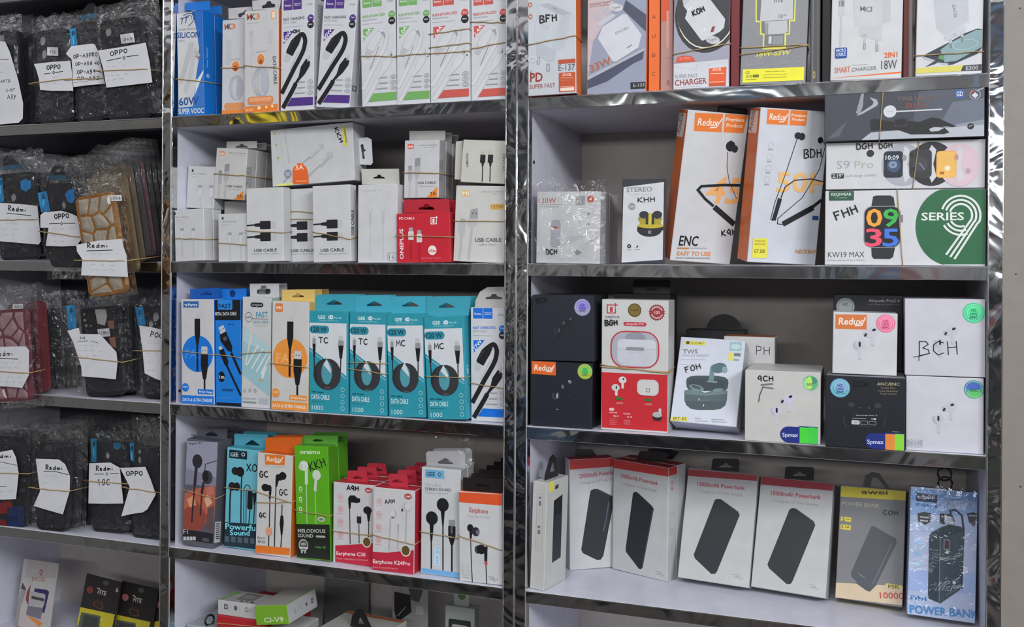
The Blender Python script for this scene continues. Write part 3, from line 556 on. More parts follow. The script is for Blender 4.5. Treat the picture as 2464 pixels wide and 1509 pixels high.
TAB = {
 'tt1': [('hang_tab','#1a70c4',18,[[4,178],[4.3,189.7],[52.1,188.2],[52.2,172.9]],[])],
 'mk1': [('hang_tab','#c9c7c9',16,[[1,159],[0.1,176.3],[45.4,175.5],[45.6,157]],[[18.9,162.5],[18.9,165.9],[27.8,167.3],[33.4,171.2],[35,169.5],[31,165.7],[31.8,163.1],[28.6,163.8],[24.6,160],[20.6,160.3]])],
 'mk2': [('hang_tab','#c9c7c9',18,[[2.9,165.9],[2.1,181.2],[54.8,179.8],[53.2,164.5]],[[19.9,167.4],[20.3,171.4],[26.6,172.9],[29.8,177.3],[36,177.4],[38.4,173.2],[44.3,172],[44.6,167.9],[42.3,166.8]])],
 'mi7l': [('hang_tab','#bcbbb8',22.8,[[1.8,83.7],[0.8,95.3],[61.8,97.6],[62.7,85.9]],[[19.1,85.7],[21.1,88.2],[26.9,89.1],[29.3,92.1],[34.7,92.2],[37.5,89.4],[43.4,88.9],[45.7,86.4]])],
 'kkh': [('hang_tab','#cdced4',20,[[138.6,26.8],[138.1,67.1],[160.5,66.9],[166.9,62.9],[167.6,27.1],[164.2,23.6]],[[147.6,56.1],[152.4,57.4],[153.4,50.4],[157.1,47],[152.8,44.5],[154.6,34.9],[150.4,33.6]])],
 'ch16': [('hang_tab','#c4c3be',31.5,[[-9.8,120],[-10.9,144.1],[53.1,142.8],[54.1,119.3]],[[9.1,128.9],[10.8,131.3],[15.4,131.9],[17.4,134.7],[21.6,134.6],[23.6,131.7],[28.2,130.9],[29.9,128.4]])],
 'red1': [('hang_tab','#a82535',16.2,[[4.6,74.7],[4.8,94.5],[78.2,92.8],[79.8,73.3]],[[28.2,78.8],[30.4,82.1],[36.3,82.9],[39.1,86.8],[44.5,86.6],[47.1,82.6],[53,81.4],[55.1,77.9]])],
 'mi7r': [('hang_tab','#b0aeac',22.8,[[-2.9,89],[-3.2,103.4],[56.1,102.1],[56.3,87.5]],[])],
 'sam': [('hang_tab','#c4c1b8',9,[[-0.7,3.9],[-13.1,4.1],[-14.9,59.5],[-4.4,60.8]],[])],
 'vivo': [('hang_tab','#1a56a8',19,[[3.8,167.7],[3.5,184.4],[60.8,186.4],[61.3,168.6]],[[23.9,174.5],[25.7,177.1],[30.6,177.8],[32.9,180.8],[37.4,180.8],[39.6,177.8],[44.5,177.1],[46.2,174.5]])],
 'fastb': [('hang_tab','#2373cc',27,[[-11.2,167.6],[-11.6,185.2],[41,186],[41.2,168.5]],[[20.7,177.8],[19.5,174.2],[16.4,172],[12.7,172],[9.7,174.3],[8.7,177.9],[9.9,181.5],[12.9,183.6],[16.6,183.6],[19.6,181.3]])],
 'fastw': [('hang_tab','#cfd0d2',19.8,[[1.1,172.3],[-0.2,194],[53.7,195.4],[54.8,173.6]],[[13.3,180],[14,184.6],[19.4,186.4],[21.7,191.1],[29.5,191.6],[32,187],[38.4,186],[38.9,181],[36,178.1],[15.7,177.7]])],
 'mio': [('hang_tab','#cdb168',18,[[5.7,167],[6.4,185.4],[64.6,186.9],[65.8,168.4]],[[24,174.1],[25.7,176.8],[30.7,177.7],[32.9,180.7],[37.4,180.8],[39.7,177.9],[44.7,177.2],[46.5,174.6]])],
 'ge1': [('hang_tab','#3b95a8',19.8,[[-0.3,153.1],[-0.4,177.6],[2.9,179.3],[71.4,180.6],[75,177.1],[75.1,154.6]],[[18.3,165.3],[32,172],[45.8,165.7],[44.1,164.1],[20,163.7]])],
 'ge2': [('hang_tab','#3f9db2',18,[[0.8,153],[0.9,176.3],[3.6,178.8],[58.6,179.9],[61.2,153.8]],[[19.1,164.5],[32.5,171],[45.8,164.8],[44.2,163.2],[20.7,163]])],
 'ge3': [('hang_tab','#3f9db2',19,[[-3.4,152.6],[-2.8,178.3],[56.1,177.9],[56.3,152.1]],[[16.2,164.7],[30.7,170.8],[44.7,164.3],[43,162.8],[17.9,163.1]])],
 'ge4': [('hang_tab','#3b95a8',19.2,[[-3.9,150.8],[-2.6,178],[0.9,179.5],[66.3,177.5],[68.6,174.6],[64.1,148.8]],[[16.2,164],[29.5,169.7],[42.2,163.1],[40.6,161.7],[17.7,162.4]])],
 'hb': [('hang_tab','#c6c3c0',18,[[-0.5,163.9],[0.8,174.7],[7.5,187.1],[19.1,194],[50.1,195.2],[50,164.4]],[[15.7,176.3],[18,179.5],[24.1,180.4],[26.9,183.9],[32.5,184],[35.2,180.5],[41.3,179.6],[43.5,176.5]])],
 'f1': [('hang_tab','#4d4d57',27,[[1,163.9],[-0.7,182.2],[56.3,188.4],[57.7,169.7]],[[16.1,175.3],[25.6,181.6],[30,182],[40,176.8],[38,174.7],[18.5,172.7]])],
 'xo': [('hang_tab','#4f9cae',22.5,[[-1.6,153.1],[-2.5,177],[0.8,178.8],[60.7,182.5],[61.6,158]],[[17.9,162.4],[31.8,171.6],[46.2,165.1],[44.6,163],[19.7,160.6]])],
 'rdx': [('hang_tab','#c85f20',19.8,[[2.1,152.9],[0.9,179.5],[67.1,186],[67.9,157]],[])],
 'orai': [('hang_tab','#5a9a3c',24,[[-2.9,170.2],[-2.5,181.7],[5,187.4],[65.1,188.2],[62.5,171]],[[18.3,179.6],[25.7,182.5],[37.7,181.1],[36,178.7],[23.5,177.9]])],
 'c30': [('hang_tab','#b0303f',18,[[15.2,117.2],[15.1,137.2],[17.7,138.9],[47.8,140.5],[51,118.4]],[[23.8,128.6],[32.9,132.9],[42.5,129.2],[40.9,127.9],[24.9,126.9]])],
 'k24': [('hang_tab','#b0303f',18,[[16.8,118.3],[16.5,139.2],[19.3,141.6],[47.1,143.1],[49.9,121.2]],[[22.4,131],[31.9,135.3],[41.5,131.7],[40.6,129.9],[23.4,129]])],
 'gee': [('hang_tab','#c6c6ca',20,[[-0.6,152.2],[-2.2,174.6],[1,177.5],[58.2,182.3],[61.6,178.6],[61.9,153.8]],[[16.4,162.2],[27.6,169.1],[31.3,169.4],[42.6,162.9],[40.8,161.5],[18.3,160.6]])],
 'eor': [('hang_tab','#1e1819',6,[[4.9,125.4],[4.8,148.9],[66.9,150.2],[66.7,129.5]],[[24,140],[26.8,141.9],[45.5,140.6],[47.3,139],[45.5,137.7],[25.8,138.1]])],
 'pb15a': [('hang_tab','#1d1c20',25.2,[[27.9,160.1],[28.3,174.9],[30.3,177.7],[65.4,180.4],[68.5,178],[69.2,161.6]],[[39,164.9],[40.4,167.8],[44.8,169.1],[46.5,172.5],[50.5,172.9],[52.8,169.9],[57.3,169.5],[59.2,166.9]])],
 'pb15b': [('hang_tab','#1d1c20',25.2,[[28.2,157.3],[28.3,172.6],[30.2,175.1],[65.9,177.9],[68.7,175.7],[69.1,159.3]],[[39.6,162.1],[40.9,165],[45,166.2],[46.7,169.6],[50.5,170],[52.7,167.1],[56.9,166.8],[58.7,164.2]])],
 'pb1': [('hang_tab','#2a2629',21.6,[[26,163.2],[33.4,179.1],[69.7,182.6],[85.5,180.5],[74.2,168]],[])],
 'pb2': [('hang_tab','#2a2629',19.8,[[15.6,165.8],[16.6,177.7],[42.3,176.8],[50.1,165]],[])],
}
BAND = {
 'tt1': [('#b59a68',0.9,[[-4.5,62.5],[53.1,53.7]])],
 'mk1': [('#b59a68',0.9,[[1.5,76.4],[42.8,75.4]])],
 'mk2': [('#b59a68',0.9,[[0.7,74.6],[61.7,66.8]])],
 'hg1': [('#b59a68',0.9,[[0.2,77.6],[58.7,70.6]])],
 'hg2': [('#b59a68',0.9,[[0.6,73.4],[27.6,74.3],[54.3,72.8]])],
 'hr1': [('#b59a68',0.9,[[0,101.5],[59.9,104.3]]),('#b59a68',0.9,[[0.5,81.5],[61,83.6]]),('#b59a68',0.9,[[0.5,72.7],[61.6,72.1]])],
 'hr2': [('#b59a68',0.9,[[-2.4,116.1],[54.8,110.5]]),('#b59a68',0.9,[[-1.2,76.8],[54.7,83.1]])],
 'li1': [('#b59a68',0.9,[[-5.4,37.4],[57.4,33.9]])],
 'li2': [('#b59a68',0.9,[[0.5,30.6],[54.2,25.5]])],
 'us1': [('#b59a68',0.9,[[0.6,49.4],[66.7,44.2]])],
 'us2': [('#b59a68',0.9,[[0.1,81.2],[65.9,75.6]]),('#b59a68',0.9,[[0.4,67.8],[65.8,66.2]])],
 'us3': [('#b59a68',0.9,[[0.5,47],[62.6,33.4]])],
 'red1': [('#b59a68',0.9,[[0.5,40.2],[86.4,36.2]])],
 'mi120': [('#b59a68',0.9,[[0,58.3],[79.2,60.5]])],
 'mi7l': [('#b59a68',0.9,[[0.2,40.3],[63.2,39.6]])],
 'mi7r': [('#b59a68',0.9,[[0.8,38],[57.4,36.4]])],
 'vivo': [('#b59a68',0.9,[[0.9,84.6],[64.2,80]])],
 'fastb': [('#b59a68',0.9,[[-0.7,82.2],[49.6,76.6]])],
 'fastw': [('#b59a68',0.9,[[1.2,83.8],[53,89.7]])],
 'mio': [('#b59a68',0.9,[[1.2,71.9],[66.5,68]])],
 'ge2': [('#b59a68',0.9,[[0.2,78.1],[62.4,78.3]]),('#b59a68',0.9,[[0.1,68.6],[62.4,62.8]])],
 'ge4': [('#b59a68',0.9,[[-0.1,63.6],[62.2,60.7]])],
 'hb': [('#b59a68',0.9,[[-1.2,55.2],[56.1,49]])],
 'f1': [('#b59a68',0.9,[[0.8,89.4],[59.4,80.7]])],
 'xo': [('#b59a68',0.9,[[0.6,95],[62.1,97.7]])],
 'rdx': [('#b59a68',0.9,[[0.4,98.2],[64,87]]),('#b59a68',0.9,[[0,79.9],[64,87.6]])],
 'orai': [('#b59a68',0.9,[[-1.4,75.1],[60.8,68.6]])],
 'c30': [('#b59a68',0.9,[[5.6,48.6],[72.5,47.7]])],
 'k24': [('#b59a68',0.9,[[-1.5,52.3],[68.9,44.6]])],
 'gee': [('#b59a68',0.9,[[0.8,62.2],[62.9,58.8]])],
 'eor': [('#b59a68',0.9,[[0.3,66.1],[66.7,50.4]])],
 'e137': [('#b59a68',0.9,[[-8.2,71.4],[69.9,78.9]])],
 'char': [('#b59a68',0.9,[[-0.5,47.7],[75,58.2]])],
 'hte': [('#b59a68',0.9,[[0.4,48.6],[84.2,49.8]]),('#b59a68',0.9,[[0.8,39.2],[84.2,49.1]])],
 'e300': [('#b59a68',0.9,[[-0.2,25.1],[75.7,27]])],
 'onep': [('#b59a68',0.9,[[0.1,90.1],[93.2,81.2]]),('#b59a68',0.9,[[0.1,86.9],[93.2,83.8]])],
}
VB = {
 't900': [[69.5,62.9],[65.3,-0.8]],
 's9p': [[110,57.5],[103.1,0.4]],
 'ser9': [[85.5,93.9],[92.6,1.3]],
}
ART = {
 'tt1': [('front_print','F',[('P','#d6d6d8',[0.4,168.6,29.7,168.3,37.3,142.7,42.2,109.1,38.7,65.4,29.9,29,27.9,13.6,0.4,15.6]),('P','#2a66b4',[34.6,167.8,48.1,167.9,49.4,61.7,34.4,58.9,43.7,103.5,37.7,145.4]),('P','#3a6fb8',[29.9,29,49.4,72.6,49.4,12,28.9,13.7]),('P','#e4e6ea',[36,56,49.4,72.6,49.4,67.7,32.2,33]),('T','#35506e','TT',8,150.4,16.7,10.3,5.7,1,0.35),('L','#35506e',1.37,[13,163.9,21.4,166.5,29.6,165.8,33.6,160.3,31.8,152.9,22.8,145.6]),('L','#35506e',0.91,[17.1,161.4,23.8,163.4,29.5,161.4,27.7,154.7]),('T','#4b5a70','TAMER TELECOM',2.4,140.5,35.2,2.8,-2.2,0,0),('T','#2b4683','SILICON',-0.4,128.9,44.3,9.4,-4.1,1,0),('T','#8c8d92','CABLE',-0.5,123.1,15,2.5,-3.2,0,0),('L','#bfc1c3',9.09,[28.5,118.8,13.3,76,4.6,57.4]),('L','#c6c8ca',7.56,[33.2,110,25.7,70.8,13.3,40.1]),('L','#b9bbbd',5.14,[35.5,104.3,42.7,95.3]),('L','#a36a48',1.81,[35.4,96.7,42.6,90.5]),('L','#c8c2b8',4.58,[2.1,60.4,5.3,53.9]),('T','#22508f','60W',1.1,18.9,38.9,13.2,-0.9,1,0),('R','#2a6cb0',0.4,0.5,49.4,15.6,0),('T','#e2e6ea','SUPER VOOC',-0.9,5.5,49.6,8.6,-2.3,1,0)]),('side_print','R',[('T','#d5e2f2','Tamer Telecom',11.4,77.6,33.1,3.2,90.4,0,0),('E','#cfe0f2',11.4,65.1,3.3,3.3,0.7,0),('T','#d5e2f2','TT',11.8,62.4,4.2,4.5,88.1,1,0)])],
 'mk1': [('front_print','F',[('T','#a4552f','M',4.6,137.7,7.3,9.5,3.4,1,0),('T','#3c3434','K',10.6,137.8,6.9,9.4,2.7,1,0),('T','#c97a4a','3',17,138.1,8.5,8.6,4.1,1,0),('R','#c4c5cc',7.2,81.2,17.2,121.4,0),('T','#8c8d92','LIGHTNING',17.2,87.7,17.3,2.2,1.9,0,0),('E','#e6e3e2',25.6,77.9,8.6,9.5,0,0),('E','#cf8347',25.6,77.9,7.4,8.3,0,0),('E','#8a4426',25.6,75.2,3.9,4.5,0,0),('E','#aeb2bd',26.9,43.9,13.6,20,0.94,0),('E','#aeb2bd',27.9,43.8,12.7,20,0.94,0),('E','#aeb2bd',28.8,43.8,11.9,20,0.94,0),('E','#aeb2bd',29.8,43.7,11,20,0.94,0),('P','#a9adb8',[27.4,61.5,33.5,62.5,38.3,55.5,38.9,40.5,35.4,27.1,30.6,25.3,26.5,34.4,28.8,47.8]),('R','#cf8a58',5.2,10.2,42.7,20.1,3.9),('R','#d68034',0.4,0.9,49.4,9.4,0)])],
 'mk2': [('front_print','F',[('T','#a4552f','M',4.3,145.6,9.4,10.1,3.3,1,0),('T','#3c3434','K',12.1,145.5,7.8,10.1,3,1,0),('T','#c97a4a','3',19.5,145.7,9.1,9.3,3.6,1,0),('R','#d49a6a',48.4,143.8,57.6,156.5,1.2),('R','#e6c9ae',49.9,145.3,56.1,155.1,0.6),('T','#8c8d92','Behind the Experience',4.3,139.6,21.9,1.4,1.2,0,0),('R','#b4b5ba',9.8,122,15.3,127.8,0),('L','#c2c3c8',6.4,[12.6,120.8,12.6,104.8]),('L','#c2c3c8',1.16,[12.6,104.8,12.9,43.2]),('L','#c4c5ca',7.47,[47.9,128.7,46.4,107.6]),('T','#8c8d92','LIGHTNING',22,93.1,16.7,2.2,3.2,0,0),('E','#e6e3e2',29.8,82.4,8.1,9.8,0,0),('E','#d0813f',29.8,82.4,6.9,8.7,0,0),('E','#9a4f28',29.8,78.8,3.8,3.8,0,0),('E','#a8abb4',29.3,47.5,15.2,23.1,0.95,0),('E','#a8abb4',30.7,47.5,13.9,23.1,0.95,0),('E','#a8abb4',32.1,47.4,12.6,23.1,0.95,0),('E','#a8abb4',33.5,47.3,11.2,23,0.95,0),('E','#a8abb4',34.9,47.2,9.9,23,0.95,0),('P','#b4b7c0',[30.9,64.8,36.3,66.4,41.8,62.7,43.3,46.7,41,33.5,36.3,29.8,31.4,34.1,30.1,48.8]),('T','#5a5b60','DATA CABLE',51.5,85.3,43.6,6.1,-86.5,1,0),('R','#cf8050',5.9,12.3,52.6,24.9,5.2),('R','#dc9a70',9,17.1,49.5,23.1,2),('P','#d87a30',[0.4,9.8,61,11.8,61,0.5,0.4,0.4]),('T','#e8b58a','4A BOX',2,2.6,14.9,4.6,1.1,1,0),('E','#f0d2b4',27,7,2.9,2.9,0,0),('E','#f0d2b4',40.2,7.6,2,2,0,0),('E','#f0d2b4',51,8.4,2.2,2.2,0,0)])],
 'hp1': [('front_print','F',[('R','#4b2f78',4.1,156.3,20.1,172.2,0),('R','#4b2f78',21,156.3,36.1,172.2,0),('T','#eef0f2','hoco.',6.4,162.2,11.7,3.5,0,1,0),('T','#eef0f2','PREMIUM',23.3,164.1,11.1,2.1,0,0,0),('R','#dfe2e6',23.3,162.3,33.8,162.8,0),('T','#555','X120',45.5,161.1,9.3,2.9,0,0,0),('T','#4a4a58','FAST CHARGING',3.8,140,37.6,4.3,1.6,1,0),('T','#8d93a5','DATA CABLE',3.8,135.5,23.6,3.3,0,0,0),('R','#9a9aa2',3.8,130.1,37.3,130.6,0),('E','#4b2f78',52.4,141.2,5.6,5.6,0,0),('E','#1e1e24',52.4,131.3,5.7,5.7,0,0),('T','#e8e8ee','1m',49.5,141,5.8,2.8,0,1,0),('T','#e8e8ee','MAX',49.2,130.6,6.4,2.3,0,1,0),('P','#4b2f78',[4.7,123,23.3,123.7,5.2,104.3]),('T','#f0f0f4','60W',7.6,106.7,18.9,6.2,52,1,0),('P','#c3c5ca',[8.7,89,18.1,84.2,12.8,76.2,11.7,75.9,5.6,79,5.5,80.4]),('L','#1b1b1f',7.28,[29.1,110.9,29.8,111.7,30.6,112.8,31.7,114.1,32.8,115.2,33.8,116.1,34.8,116.6,35.9,117,37,117.2,38.1,117.1,39,116.8,39.9,116,40.7,115,41.5,113.7,42.1,112.3,42.5,110.9,42.9,109.5,43.1,108.2,43.2,106.7,43.1,105.1,42.8,103.1,42.4,100.9,41.9,98.5,41.2,95.9,40.1,92.8,38.5,89.2,36,84.8,33,79.7,29.6,74.2,26.2,68.9,23.3,64.1,20.9,60,18.8,56.3,16.8,52.9,14.8,49.4,12.8,45.9,10.6,42,8.1,37.8,5.8,33.7,3.8,30.2,2.3,27.7]),('P','#1b1b1f',[18.6,109.1,24.5,114,30.3,118.2,33.8,116.9,36.1,111.7,32.1,102.2,25.5,92.2,21.6,85.6,20.4,84.9,10.2,90.1,9.6,91.8,10.5,94.6,14.6,102.2]),('L','#1b1b1f',7.28,[27.4,42.3,26.7,41.1,25.9,39.5,24.8,37.5,23.5,35.3,22.1,32.9,20.5,30.3,18.7,27.3,16.7,24.2,14.7,21.1,12.8,18.2,11,15.3,9.1,12.2,7.3,9.4,5.8,6.9,4.7,5.2]),('P','#1b1b1f',[44.6,78.7,45.5,79,51.9,74.5,52.2,72.8,51.3,67.6,43,55.6,34.6,47.8,28.6,40.7,25.5,43.3,32.1,52.5,36.1,67.6]),('L','#b9bac0',1.75,[47.8,74.5,51.3,84]),('L','#b9bac0',1.17,[17.5,64.1,31.5,91.8]),('L','#4a4a52',0.7,[14,96.2,23.3,110]),('P','#4b2f78',[11.7,8.3,19.8,20.1,57.9,20.1,57.9,7.6,11.7,7.6]),('P','#9c9da3',[30.3,43.1,31.5,44.9,44.3,44.9,43.1,43.1]),('E','#9c9da3',53,44,5,3.2,0.85,0),('E','#a9aab0',53,44,2.3,1.5,0.6,0),('P','#9c9da3',[29.1,34.5,30.3,36.2,44.3,36.2,43.1,34.5]),('E','#9c9da3',53,35.3,5,3.2,0.85,0),('E','#a9aab0',53,35.3,2.3,1.5,0.6,0),('P','#9c9da3',[24.5,26.2,25.6,27.9,44.3,27.9,43.1,26.2]),('E','#9c9da3',53,27,5,3.2,0.85,0),('E','#a9aab0',53,27,2.3,1.5,0.6,0)]),('pen_marking','F',[('H','#17171b',1.42,'OH',22,120.1,11.4,5.3,1.4)]),('side_print','R',[('T','#8a8a94','FAST CHARGE',9.6,163.2,62.8,5.7,-88.3,1,0),('P','#4b2f78',[4.1,20.9,24.9,28.2,25.1,17.6,4.3,9.1]),('T','#eee','60W',6.8,10.8,16.7,7.2,20,1,0)])],
 'hp2': [('front_print','F',[('R','#4b2f78',4.1,150.3,20.2,165.6,0),('R','#4b2f78',21,150.3,36.2,165.6,0),('T','#eef0f2','hoco.',6.4,156,11.7,3.3,0,1,0),('T','#eef0f2','PREMIUM',23.4,157.8,11.1,2,0,0,0),('R','#dfe2e6',23.4,156.1,33.9,156.6,0),('T','#555','X120',45.6,155,9.3,2.8,0,0,0),('T','#4a4a58','FAST CHARGING',3.8,134.7,37.7,4.2,1.5,1,0),('T','#8d93a5','DATA CABLE',3.8,130.3,23.7,3.2,0,0,0),('R','#9a9aa2',3.8,125.2,37.4,125.7,0),('E','#4b2f78',52.6,135.8,5.6,5.6,0,0),('E','#1e1e24',52.6,126.3,5.7,5.7,0,0),('T','#e8e8ee','1m',49.7,135.7,5.8,2.7,0,1,0),('T','#e8e8ee','MAX',49.4,125.7,6.4,2.2,0,1,0),('P','#4b2f78',[4.7,118.3,23.4,119,5.3,100.3]),('T','#f0f0f4','60W',7.6,102.7,18.5,6,50.8,1,0),('P','#c3c5ca',[8.8,85.7,18.1,81,12.9,73.3,11.7,73,5.6,76,5.5,77.3]),('L','#1b1b1f',7.3,[29.2,106.7,29.8,107.4,30.7,108.5,31.8,109.7,32.8,110.9,33.9,111.7,34.9,112.2,36,112.5,37.1,112.7,38.2,112.7,39.1,112.3,40,111.6,40.8,110.6,41.6,109.4,42.2,108,42.7,106.7,43,105.4,43.2,104.1,43.3,102.7,43.2,101.1,42.9,99.2,42.5,97,42,94.8,41.3,92.2,40.2,89.3,38.6,85.8,36.1,81.6,33,76.6,29.6,71.4,26.3,66.2,23.4,61.7,21,57.7,18.8,54.2,16.8,50.8,14.9,47.6,12.9,44.2,10.6,40.4,8.1,36.3,5.8,32.4,3.8,29,2.3,26.7]),('P','#1b1b1f',[18.7,105,24.5,109.7,30.4,113.7,33.9,112.5,36.2,107.5,32.1,98.3,25.5,88.7,21.6,82.3,20.4,81.7,10.2,86.7,9.6,88.3,10.5,91,14.6,98.3]),('L','#1b1b1f',7.3,[27.5,40.7,26.8,39.5,25.9,38,24.9,36.1,23.6,33.9,22.2,31.7,20.6,29.1,18.7,26.3,16.7,23.3,14.7,20.3,12.9,17.5,11,14.7,9.1,11.8,7.3,9,5.8,6.7,4.7,5]),('P','#1b1b1f',[44.8,75.7,45.6,76,52,71.7,52.3,70,51.4,65,43.1,53.5,34.7,46,28.6,39.2,25.5,41.7,32.1,50.5,36.2,65]),('L','#b9bac0',1.75,[47.9,71.7,51.4,80.8]),('L','#b9bac0',1.17,[17.5,61.7,31.6,88.3]),('L','#4a4a52',0.7,[14,92.5,23.4,105.8]),('P','#4b2f78',[11.7,8,19.9,19.3,58,19.3,58,7.3,11.7,7.3]),('P','#9c9da3',[30.4,41.5,31.6,43.2,44.4,43.2,43.2,41.5]),('E','#9c9da3',53.2,42.3,5,3.2,0.85,0),('E','#a9aab0',53.2,42.3,2.3,1.5,0.6,0),('P','#9c9da3',[29.2,33.2,30.4,34.8,44.4,34.8,43.2,33.2]),('E','#9c9da3',53.2,34,5,3.2,0.85,0),('E','#a9aab0',53.2,34,2.3,1.5,0.6,0),('P','#9c9da3',[24.5,25.2,25.7,26.8,44.4,26.8,43.2,25.2]),('E','#9c9da3',53.2,26,5,3.2,0.85,0),('E','#a9aab0',53.2,26,2.3,1.5,0.6,0)]),('side_print','R',[('R','#55555c',3.6,27,16.7,35.2,0),('R','#b5b5ba',5.9,28.6,14.4,33.6,0)])],
 'hg1': [('front_print','F',[('R','#6c9f58',4.1,149.2,20.1,164.4,0),('R','#6c9f58',21,149.2,36.1,164.4,0),('T','#eef0f2','hoco.',6.4,154.8,11.6,3.3,0,1,0),('T','#eef0f2','PREMIUM',23.3,156.6,11.1,2,0,0,0),('R','#dfe2e6',23.3,155,33.8,155.5,0),('T','#555','X120',45.4,153.8,9.3,2.8,0,0,0),('T','#6c9f58','REINFORCED',3.8,133.6,37.6,4.1,1.5,1,0),('T','#8d93a5','Extended lifetime',3.8,129.3,23.6,3.1,0,0,0),('R','#9a9aa2',3.8,124.2,37.2,124.7,0),('E','#6c9f58',52.4,134.8,5.6,5.6,0,0),('E','#1e1e24',52.4,125.4,5.7,5.7,0,0),('T','#e8e8ee','1m',49.5,134.6,5.8,2.6,0,1,0),('T','#e8e8ee','MAX',49.2,124.7,6.4,2.2,0,1,0),('P','#6c9f58',[4.7,117.4,23.3,118.1,5.2,99.6]),('T','#f0f0f4','3.0A',7.6,101.9,18.4,6,50.7,1,0),('P','#b9bac0',[8.7,85,18,80.4,12.8,72.8,11.6,72.4,5.6,75.4,5.5,76.7]),('L','#c6c7cb',7.27,[29.1,105.9,29.7,106.6,30.6,107.7,31.6,108.9,32.7,110,33.8,110.8,34.8,111.3,35.9,111.7,37,111.9,38,111.8,39,111.5,39.9,110.8,40.7,109.8,41.4,108.5,42,107.2,42.5,105.9,42.8,104.6,43.1,103.3,43.1,101.9,43.1,100.3,42.8,98.4,42.4,96.3,41.9,94,41.2,91.5,40,88.6,38.4,85.2,36,81,32.9,76,29.5,70.8,26.2,65.7,23.3,61.2,20.9,57.3,18.8,53.8,16.8,50.5,14.8,47.2,12.8,43.8,10.5,40.1,8.1,36,5.8,32.2,3.8,28.8,2.3,26.5]),('L','#d8d9dd',5.24,[29.1,105.9,29.7,106.6,30.6,107.7,31.6,108.9,32.7,110,33.8,110.8,34.8,111.3,35.9,111.7,37,111.9,38,111.8,39,111.5,39.9,110.8,40.7,109.8,41.4,108.5,42,107.2,42.5,105.9,42.8,104.6,43.1,103.3,43.1,101.9,43.1,100.3,42.8,98.4,42.4,96.3,41.9,94,41.2,91.5,40,88.6,38.4,85.2,36,81,32.9,76,29.5,70.8,26.2,65.7,23.3,61.2,20.9,57.3,18.8,53.8,16.8,50.5,14.8,47.2,12.8,43.8,10.5,40.1,8.1,36,5.8,32.2,3.8,28.8,2.3,26.5]),('P','#c0c1c6',[18.6,104.2,24.4,108.8,30.3,112.8,33.8,111.6,36.1,106.7,32,97.6,25.4,88,21.5,81.7,20.4,81,10.2,86,9.6,87.7,10.5,90.3,14.5,97.6]),('P','#d6d7db',[19.1,103.5,24.3,107.7,29.6,111.3,32.7,110.2,34.8,105.8,31.1,97.6,25.2,88.9,21.7,83.3,20.7,82.7,11.5,87.2,11,88.7,11.8,91,15.4,97.6]),('L','#c6c7cb',7.27,[27.4,40.4,26.7,39.2,25.8,37.7,24.8,35.8,23.5,33.7,22.1,31.4,20.5,28.9,18.6,26.1,16.6,23.1,14.7,20.2,12.8,17.4,11,14.6,9.1,11.7,7.3,9,5.7,6.6,4.7,5]),('L','#d8d9dd',5.24,[27.4,40.4,26.7,39.2,25.8,37.7,24.8,35.8,23.5,33.7,22.1,31.4,20.5,28.9,18.6,26.1,16.6,23.1,14.7,20.2,12.8,17.4,11,14.6,9.1,11.7,7.3,9,5.7,6.6,4.7,5]),('P','#c0c1c6',[44.6,75.1,45.4,75.4,51.8,71.1,52.1,69.5,51.2,64.5,42.9,53.1,34.6,45.6,28.5,38.9,25.4,41.3,32,50.1,36.1,64.5]),('P','#d6d7db',[44.1,73.5,44.8,73.8,50.6,70,50.8,68.5,50.1,64,42.6,53.7,35.1,47,29.6,40.9,26.8,43.2,32.8,51.1,36.4,64]),('L','#b9bac0',1.75,[47.7,71.1,51.2,80.2]),('L','#77777d',0.76,[15.1,56.2,30.3,88.5]),('P','#9a9ba1',[33.8,110,39.6,110.8,41.9,104.2,40.7,99.2,38.4,105]),('E','#2a2a30',51.2,74.4,1,1,0,0),('E','#2a2a30',55.3,70.3,1,1,0,0),('P','#6c9f58',[11.6,7.9,19.8,19.2,57.8,19.2,57.8,7.3,11.6,7.3]),('P','#9c9da3',[30.3,41.2,31.4,42.8,44.2,42.8,43.1,41.2]),('E','#9c9da3',53,42,4.9,3.2,0.85,0),('E','#a9aab0',53,42,2.3,1.5,0.6,0),('P','#9c9da3',[29.1,32.9,30.3,34.6,44.2,34.6,43.1,32.9]),('E','#9c9da3',53,33.7,4.9,3.2,0.85,0),('E','#a9aab0',53,33.7,2.3,1.5,0.6,0),('P','#9c9da3',[24.4,25,25.6,26.6,44.2,26.6,43.1,25]),('E','#9c9da3',53,25.8,4.9,3.2,0.85,0),('E','#a9aab0',53,25.8,2.3,1.5,0.6,0)])],
